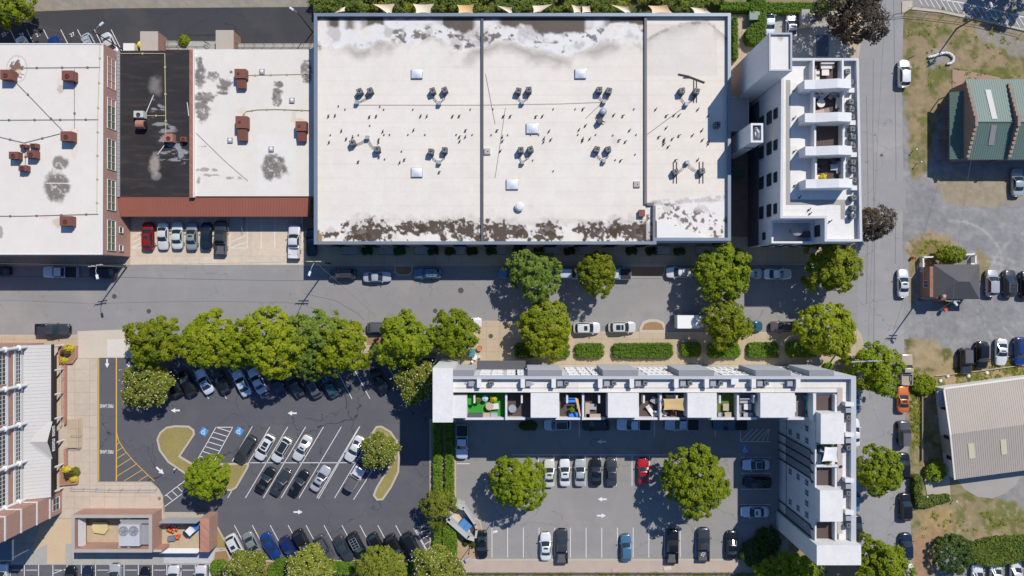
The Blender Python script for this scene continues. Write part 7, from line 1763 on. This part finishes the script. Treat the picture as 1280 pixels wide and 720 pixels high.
F1=[('sofa',1033.5,82.5,zD,0,M_cushion,'pale cushioned sofa on the topmost apartment deck'),('table',1032,90.5,zD,0,M_cushion,'pale ottoman table in front of the sofa on the topmost apartment deck'),('chair',1021.5,90.5,zD,90,M_cushion,'upper pale armchair by the wall on the topmost apartment deck'),('chair',1021.5,97.5,zD,90,M_cushion,'lower pale armchair by the wall on the topmost apartment deck'),
 ('round',1025.5,129.5,zD,0,M_cushion,'round pale table on the second apartment deck'),('lounge',1030.5,119,zD,40,M_cushion,'pale lounger tilted at the top of the second apartment deck'),('chair',1022,119.5,zD,-60,M_cushion,'small pale chair in the upper left of the second apartment deck'),('chair',1039,120,zD,-30,mat('blush_cushion',(.42,.32,.29)),'blush coloured chair on the second apartment deck'),('table',1047,118.5,zD,0,M_greyf,'small grey table in the corner of the second apartment deck'),('sofa',1048.5,128,zD,-95,M_cushion,'pale sofa along the right of the second apartment deck'),('lounge',1028,139,zD,10,mat('blush_cushion',(.42,.32,.29)),'pale lounger half under the second sloped bulkhead'),
 ('sofa',1049,209,zD,-90,M_greyf,'grey and black sofa along the right of the fourth apartment deck'),('table',1043,209,zD,0,mat('bluegrey_top',(.33,.38,.45)),'blue grey table before the sofa of the fourth apartment deck'),('chair',1043.5,201,zD,180,M_dkgrey,'dark chair above the blue grey table'),('chair',1025,209,zD,90,M_black,'lone black chair on the left of the fourth apartment deck'),('pot',1027.5,221,zD,0,L_ye,'potted plant with yellow leaves at the lower edge of the fourth apartment deck'),('table',1022.5,222.5,zD,0,mat('yellow_cloth',(.75,.62,.25)),'small yellow table at the lower edge of the fourth apartment deck')]
zT=11.66
F2=[('table',619,508,zT,5,M_cushion,'pale square table on the bright green turf terrace'),('round',612,507.5,zT,0,mat('tan_rattan',(.45,.33,.25)),'round tan rattan stool on the bright green turf terrace'),('counter',594.5,519,zT,0,M_dkgrey,'dark outdoor kitchen counter on the bright green turf terrace'),('table',608,519.5,zT,0,mat('tan_rattan',(.45,.33,.25)),'tan box table at the lower edge of the green turf terrace'),('table',617.5,519.5,zT,0,M_greyf,'small grey table at the lower edge of the green turf terrace'),('parasol',606.5,497.5,zT,0,mat('blue_white_canvas',(.42,.50,.62)),'small blue and white parasol on the green turf terrace',None,None,.45),('pot',597.5,499,zT,0,L_ol,'potted plant left of the blue parasol'),('pot',617,498.5,zT,0,L_ye,'potted plant with orange leaves right of the blue parasol'),
 ('round',640.5,510.5,zT,0,M_metal,'round glass table on the brown terrace beside the green turf'),
 ('sofa',713,500,zT,0,mat('bright_blue_cushion',(.04,.22,.65)),'bright blue sofa at the top of the blue terrace'),('sofa',719,519,zT,180,mat('bright_blue_cushion',(.04,.22,.65)),'bright blue sofa at the bottom of the blue terrace'),('chair',724,508,zT,-90,mat('bright_blue_cushion',(.04,.22,.65)),'bright blue chair at the right of the blue terrace'),('pot',715,511,zT,0,L_he,'large potted green plant amid the blue furniture'),
 ('counter',734,512,zT,90,M_wood,'pale timber bench along the left of the timber terrace'),('counter',741.5,519.5,zT,0,M_wood,'pale timber bench along the bottom of the timber terrace'),('table',741,508.5,zT,0,M_greyf,'grey table between pale timber benches'),
 ('lounge',813.5,513.5,zT,125,M_clothw,'white lounger on the brown terrace left of the tan sail'),('table',818,500.5,zT,-30,M_metal,'tilted square metal table on the terrace left of the tan sail'),('chair',821,517,zT,0,M_clothw,'white stool in the corner of the terrace left of the tan sail'),
 ('sofa',840,497,zT,0,M_cloth,'cream bench peeking above the tan sail'),('table',842,519,zT,90,M_unit,'reddish low table below the tan sail'),('chair',831,517,zT,60,M_cloth,'cream chair at the lower left of the tan sail terrace'),
 ('table',907.5,509,zT,90,M_wood,'tan table on the olive green terrace'),('table',910.5,519,zT,0,M_wood,'tan box at the lower edge of the olive green terrace'),('chair',900,519,zT,180,M_greyf,'grey chair at the lower left of the olive green terrace'),
 ('sofa',932,501,zT,0,M_greyf,'grey sofa at the top of the grey terrace'),('table',934.5,508.5,zT,0,M_cushion,'pale square table on the grey terrace'),('sofa',934,519,zT,180,M_greyf,'dark grey sofa at the bottom of the grey terrace'),('chair',926.5,518.5,zT,90,M_greyf,'grey chair at the lower left of the grey terrace'),
 ('chair',1008,497.5,zT,0,M_teal,'teal chair uppermost on the corner terrace'),('sofa',1011,508,zT,-90,M_teal,'teal sofa along the wall of the corner terrace'),('chair',1010,516.5,zT,180,M_teal,'teal chair lowest on the corner terrace'),
 ('sofa',1023.5,574.5,13.26,90,M_cushion,'pale sofa left of the white sail on the side wing'),('chair',1027,564,13.26,60,M_greyf,'grey chair left of the white sail on the side wing'),('table',1039,578,13.26,0,M_cushion,'pale table peeking below the white sail on the side wing'),('pot',1033,577,13.26,0,L_ol,'potted plant below the white sail on the side wing')]
for f in F1+F2: furn(*f)
o=MB().pbox(585,494,591.5,506,11.66,12.4); tag(o.build('turf_box',M_turf),'bright green turf covered box in the corner of the green terrace','box')
p=P(718,508,14); o=MB().slab((p.x+.1,p.y+1.3,14),(p.x+.6,p.y+1.1,13.6),(p.x+1.1,p.y-1.7,13.0),(p.x+.95,p.y-1.75,13.1),.06).tube((p.x+.5,p.y,11.65),(p.x+.5,p.y,13.5),.04,6); tag(o.build('folded_parasol',mat('ochre_canvas',(.60,.36,.12))),'ochre folded parasol leaning over the blue terrace','parasol')
def sail(label,pts,z,m):
    c=P(sum(p[0] for p in pts)/4,sum(p[1] for p in pts)/4,z); rt=thing('shade_sail',label,'shade sail',(c.x,c.y,z-2),0); Q=[P(x,y,z) for x,y in pts]; n=10; V=[]
    cc=(Q[0]+Q[1]+Q[2]+Q[3])/4
    for a in range(n+1):
        for d in range(n+1):
            u,v=a/n,d/n; q=Q[0]*(1-u)*(1-v)+Q[1]*u*(1-v)+Q[2]*u*v+Q[3]*(1-u)*v
            e=.10*max(4*u*(1-u)*abs(2*v-1)**3,4*v*(1-v)*abs(2*u-1)**3); q=q.lerp(cc,e); V.append((q.x,q.y,z-.5*u*(1-u)+.12*math.sin(v*9)*u*(1-u)))
    MB().add(V,[(a*(n+1)+d,a*(n+1)+d+1,(a+1)*(n+1)+d+1,(a+1)*(n+1)+d) for a in range(n) for d in range(n)]).build('canvas',m,rt,True)
    for q in Q: MB().tube((q.x,q.y,z-2.1),(q.x,q.y,z+.1),.04,6).build('post',M_metal,rt)
sail('tan rectangular shade sail stretched over a brown terrace',[(829,498.5),(855,497.5),(855.5,513.5),(829.5,512.5)],13.8,mat('ochre_sail',(.50,.36,.16)))
sail('white shade sail over a terrace of the side wing',[(1031,558.5),(1047,558.5),(1047,578),(1027.5,577)],15.3,M_clothw)
# ================================================================ POLES, LAMPS, SMALL STREET THINGS
def pole(label,x,y,h,arm=None,cross=None,lamp=True,m=None,r=.14,name='street_lamp',cat='street lamp',extra=None):
    p=P(x,y); rt=thing(name,label,cat,(p.x,p.y,0)); m=m or M_bark
    MB().tube((p.x,p.y,0),(p.x,p.y,h),r,10,r*.65).build('pole',m,rt)
    if arm:
        a=P(arm[0],arm[1],h); MB().path([(p.x,p.y,h-.5),((p.x+a.x)/2,(p.y+a.y)/2,h+.1),(a.x,a.y,h)],.05,6).build('arm',M_metal,rt)
        if lamp:
            d=(Vector((a.x,a.y,0))-Vector((p.x,p.y,0))).normalized(); g=math.atan2(d.y,d.x); MB().obox((a.x,a.y,h),.75,.34,.16,g).obox((a.x+d.x*.1,a.y+d.y*.1,h+.1),.45,.24,.08,g).build('lamp_head',M_lamp,rt)
    if cross:
        ang,L=cross; b=MB(); b.obox((p.x,p.y,h-.25),L,.12,.14,rad(ang)).obox((p.x,p.y,h-.9),L*.8,.12,.14,rad(ang)); b.build('crossarm',M_wood if cross[1]<3 else M_metal,rt); b=MB(); dd=Vector((math.cos(rad(ang)),math.sin(rad(ang)),0))
        for t in (-.48,-.2,.2,.48): q=Vector((p.x,p.y,h-.18))+dd*L*t; b.tube(q,q+Vector((0,0,.32)),.06,6)
        b.build('insulators',M_lamp,rt)
    return rt
pole('leaning dark lamp post over the back alley cars beside the brick corner',155,63,8.9,(127,30),m=M_black,r=.11)
pole('street lamp with white head at the back alley corner of the long roof',391,40,8.6,(364.5,11),m=M_black,r=.10)
pole('utility pole with lamp arm standing in the shade before the long roof corner',413,329.5,10,(387,342),(0,2.2),name='utility_pole',cat='utility pole')
pole('utility pole with white lamp below the brick mill on the street',158.5,334,9.2,(121.5,346),(10,2.0),name='utility_pole',cat='utility pole')
pole('utility pole with long pale crossarm rising through the side road tree',1044,443.5,11,None,(2,5.0),name='utility_pole',cat='utility pole')
pole('tall dark utility pole in the dry grass near the top right corner',1195.5,36,9.0,(1239,6),(25,1.4),name='utility_pole',cat='utility pole')
pole('utility pole beside the white picket fence corner of the cottage',1148,375,9.6,(1194.5,379.5),(0,1.8),name='utility_pole',cat='utility pole')
pole('slim parking lot lamp with white head near the dumpster enclosure',617,650,6.0,(619,664.5),m=M_metal,r=.06)
def wire(name_l,a,c,sag=.5,r=.018):
    A,B=Vector(a),Vector(c); b=MB(); n=12; pts=[]
    for k in range(n+1): t=k/n; q=A.lerp(B,t); pts.append((q.x,q.y,q.z-sag*4*t*(1-t)))
    b.path(pts,r,4); tag(b.build('overhead_wire',M_wire),name_l,'wire','overhead wires')
p4=P(413,329.5); p5=P(158.5,334); p6=P(1044,443.5); p7=P(1148,375); p1=P(1195.5,36)
wire('overhead wire between the two street poles below the roofs',(p5.x,p5.y,8.9),(p4.x,p4.y,9.7)); wire('overhead wire from the shaded street pole towards the tree row',(p4.x,p4.y,9.8),(*P(470,396,6)[:2],6.0)); wire('overhead wire running left from the mill pole',(p5.x,p5.y,9),(p5.x-45,p5.y+1,9.2))
wire('overhead wire from the tree pole to the cottage pole',(p6.x,p6.y,10.8),(p7.x,p7.y,9.4)); wire('overhead wire from the cottage pole to the green roof',(p7.x,p7.y,9.4),(*P(1214,200,5)[:2],5.0)); wire('overhead wire northwards along the side road',(p6.x,p6.y,10.8),(p6.x+4,p6.y+75,11)); wire('overhead wire from the top right pole to the right',(p1.x,p1.y,8.7),(p1.x+40,p1.y-8,9)); wire('overhead wire in the top left corner above the alley',(*P(-30,8,9)[:2],9.0),(*P(155,63,8.9)[:2],8.6))
def post(x,y,h,label,m=None,grp=None): p=P(x,y); o=MB().tube((p.x,p.y,0),(p.x,p.y,h),.06,8).obox((p.x,p.y,h),.22,.22,.12); return tag(o.build('marker_post',m or M_stucco),label,'post',grp)
post(222.5,584,1.3,'short white light bollard on the curved grass island'); post(1141,188,1.2,'short pale marker post in the dry grass left of the gravel yard'); post(1146,204,1.4,'thin marker post lower down in the dry grass left of the green roof'); post(1191.5,624.5,1.0,'white corner post at the lower right of the concrete pad'); post(1155,619,1.0,'white post at the lower left of the concrete pad',M_stucco); post(1135,74,1.6,'dark marker post beside the white SUV on the side road',M_black)
o=MB(); pts=[(1160,71.5),(1166,70.5),(1173,68),(1181,66),(1187,67),(1191.5,71),(1192,75.5),(1189,79),(1181,80.5)]; Q=[]
for (a,c),(d,e) in zip(pts,pts[1:]): 
    for k in range(3): Q.append(P(lerp(a,d,k/3),lerp(c,e,k/3),.25))
for i,(q,w_) in enumerate(zip(Q,Q[1:])): o.tube(q,w_,.20+.05*(i%2),8)
tag(o.build('curved_hose',M_white),'curved white ribbed hose lying in the dry grass','hose')
rt=root_at('utility_cabinet','large beige utility cabinet beside the white car behind the tower','cabinet',1007,21,'utility cabinets'); MB().pbox(1002.5,12,1012,30,0,2.2).build('casing',M_paver,rt); MB().pbox(1002.2,11.5,1012.3,30.5,2.2,2.3).build('lid',M_greyc,rt)
rt=root_at('utility_cabinet','smaller beige cabinet attached side by side with the large one','cabinet',1015,23,'utility cabinets'); MB().pbox(1012.7,17,1018,29,0,1.6).build('casing',M_paver,rt); MB().pbox(1012.6,16.6,1018.4,29.4,1.6,1.7).build('lid',M_greyc,rt)
rt=root_at('transformer','grey green transformer box inside the hedge behind the tower','cabinet',943,19,'utility cabinets'); MB().pbox(937.5,14.5,950,24,0,1.5).build('casing',mat('grey_green_metal',(.22,.28,.23)),rt); MB().pbox(937,14,950.5,24.5,1.5,1.6).build('lid',mat('grey_green_metal',(.22,.28,.23)),rt)
rt=root_at('utility_vault','dark square cover on the driveway under the purple tree','cover',1028,56); MB().pbox(1021,44,1035.5,70,0,.18).build('cover',mat('slate_cover',(.07,.09,.13)),rt)
p=P(593.5,446.5,.8); rt=thing('patio_table','white patio set beside the sidewalk tree','table',(p.x,p.y,.12)); MB().cyl(p.x,p.y,.80,.86,.5,14).build('table_top',M_white,rt); MB().cyl(p.x,p.y,.12,.8,.06,8).build('stem',M_white,rt)
for k in range(3): a=k*2.1; MB().obox((p.x+.8*math.cos(a),p.y+.8*math.sin(a),.35),.42,.42,.45,a).obox((p.x+1.0*math.cos(a),p.y+1.0*math.sin(a),.75),.06,.42,.5,a).build('seat',M_white,rt)
p=P(590,440); o=MB().box(p.x-.5,p.y-.6,.12,p.x+.5,p.y+.6,1.2).box(p.x-.55,p.y-.65,1.2,p.x+.55,p.y+.65,1.28); tag(o.build('utility_bin',mat('teal_bin',(.05,.22,.27))),'teal bin between the white patio set and the tree','bin')
p=P(599.5,435); o=MB().lathe(p.x,p.y,[(.3,.12),(.45,.7),(.48,.72),(.4,.6)],14); tag(o.build('terracotta_pot',mat('terracotta',(.45,.17,.09))),'terracotta pot beside the teal bin','pot')
p=P(604,454); o=MB().lathe(p.x,p.y,[(.16,.12),(.16,.6),(.2,.62),(.1,.85)],12).tube((p.x-.25,p.y,.5),(p.x+.25,p.y,.5),.07,8); tag(o.build('fire_hydrant',M_white),'white fire hydrant on the sidewalk before the terrace building','hydrant')
p=P(1139,322); o=MB().lathe(p.x,p.y,[(.18,0),(.18,.6),(.24,.62),(.1,.9)],12).tube((p.x-.28,p.y,.5),(p.x+.28,p.y,.5),.08,8); tag(o.build('fire_hydrant',mat('faded_red_paint',(.42,.10,.08))),'red hydrant in straw grass at the picket fence corner','hydrant')
p=P(1177,387); rt=thing('barber_pole','small red and white post with blue foot beside the cottage','post',(p.x,p.y,0)); MB().obox((p.x,p.y,1.0),.5,.5,.5,.4).build('top',mat('bright_red_paint',(.6,.08,.06)),rt); MB().tube((p.x,p.y,.3),(p.x,p.y,.8),.16,10).build('middle',M_white,rt); MB().cyl(p.x,p.y,0,.3,.3,12).build('foot',mat('pale_blue_paint',(.4,.55,.7)),rt)
p=P(1171,381); shrub(1186,379,5,.9,'small green shrub under the cottage eave',None,n=12,ls=.12,cr=.25)
p=P(585,699,.3); o=MB().obox((p.x,p.y,.35),1.0,.6,.45,.5).obox((p.x,p.y,.60),1.05,.65,.06,.5); tag(o.build('ground_box',M_greyf),'small grey utility box on the soil below three tiny shrubs','box')
post(587,684,3.0,'thin dark sign post below three tiny shrubs',M_black)
for x,y,w_,l in ((769,712,8,'pale pinkish slab lying on the gravel verge'),(834,710,9,'tan board lying on the gravel verge behind the black pickup')):
    p=P(x,y); o=MB().obox((p.x,p.y,.17),w_*S,.65,.09,.25); tag(o.build('loose_slab',M_tan if 'tan' in l else mat('pink_slab',(.46,.32,.29))),l,'slab')
o=rail(MB(),[(573,717),(960,717)],.0,.7,2.2,.05); tag(o.build('guard_rail',M_dkgrey),'long dark rail along the lower edge of the gravel verge','railing')
o=rail(MB(),[(1120,17),(1135,15),(1160,17),(1200,22),(1225,26),(1282,39)],0,1.0,2.4,.04); tag(o.build('cable_fence',M_bark),'thin post and rail fence curving along the corner parking','fence')
o=MB().pbox(1064.5,445.0,1068.5,452,.12,.9); tag(o.build('mail_cabinet',M_greyf),'grey cabinet on the corner sidewalk beneath the tree','cabinet')
for i,(x,y) in enumerate(((1184,470),(1210,470),(1175,476),(1233,466))):
    p=P(x,y); o=MB().lathe(p.x,p.y,[(.30,0),(.34,.15),(.22,.3),(.05,.36)],7); tag(o.build('stone',M_white),f'{num[i]} pale stone along the verge above the beige roof','stone','pale stones on the verge')
o=MB().path([P(1170,470,.3),P(1230,463,.3),P(1290,455,.3)],.09,6); tag(o.build('timber_rail',M_wood),'long pale timber rail on the ground above the beige roof','rail')
# ================================================================ CAMERA, LIGHT, SKY
cam=bpy.data.cameras.new('camera'); co=bpy.data.objects.new('camera',cam); COL.objects.link(co)
co.location=(0,0,H); cam.sensor_width=36; cam.lens=36*H/(1280*S); cam.clip_end=2000; scene.camera=co
EL=49.0; sd=Vector((.581*math.cos(rad(EL)),.814*math.cos(rad(EL)),math.sin(rad(EL))))
su=bpy.data.lights.new('sun','SUN'); su.energy=SUN; su.angle=rad(.5); su.color=(1,.945,.86)
so=bpy.data.objects.new('sun',su); COL.objects.link(so); so.rotation_euler=sd.to_track_quat('Z','Y').to_euler(); so.location=(30,40,90)
w=bpy.data.worlds.new('World'); scene.world=w; w.use_nodes=True; t=w.node_tree; bg=t.nodes['Background']
sk=t.nodes.new('ShaderNodeTexSky'); sk.sky_type='NISHITA'; sk.sun_disc=False; sk.sun_elevation=rad(EL); sk.sun_rotation=math.atan2(sd.x,sd.y)
sk.altitude=100; sk.air_density=1.0; sk.dust_density=.1; sk.ozone_density=9
t.links.new(sk.outputs[0],bg.inputs[0]); bg.inputs[1].default_value=SKY
vs=scene.view_settings; vs.view_transform='Standard'; vs.look='None'; vs.gamma=1; vs.exposure=EXPO; vs.use_curve_mapping=False
scene.render.engine='CYCLES'; scene.cycles.max_bounces=6; scene.cycles.diffuse_bounces=3; scene.cycles.use_denoising=True
scene.cycles.sample_clamp_indirect=6
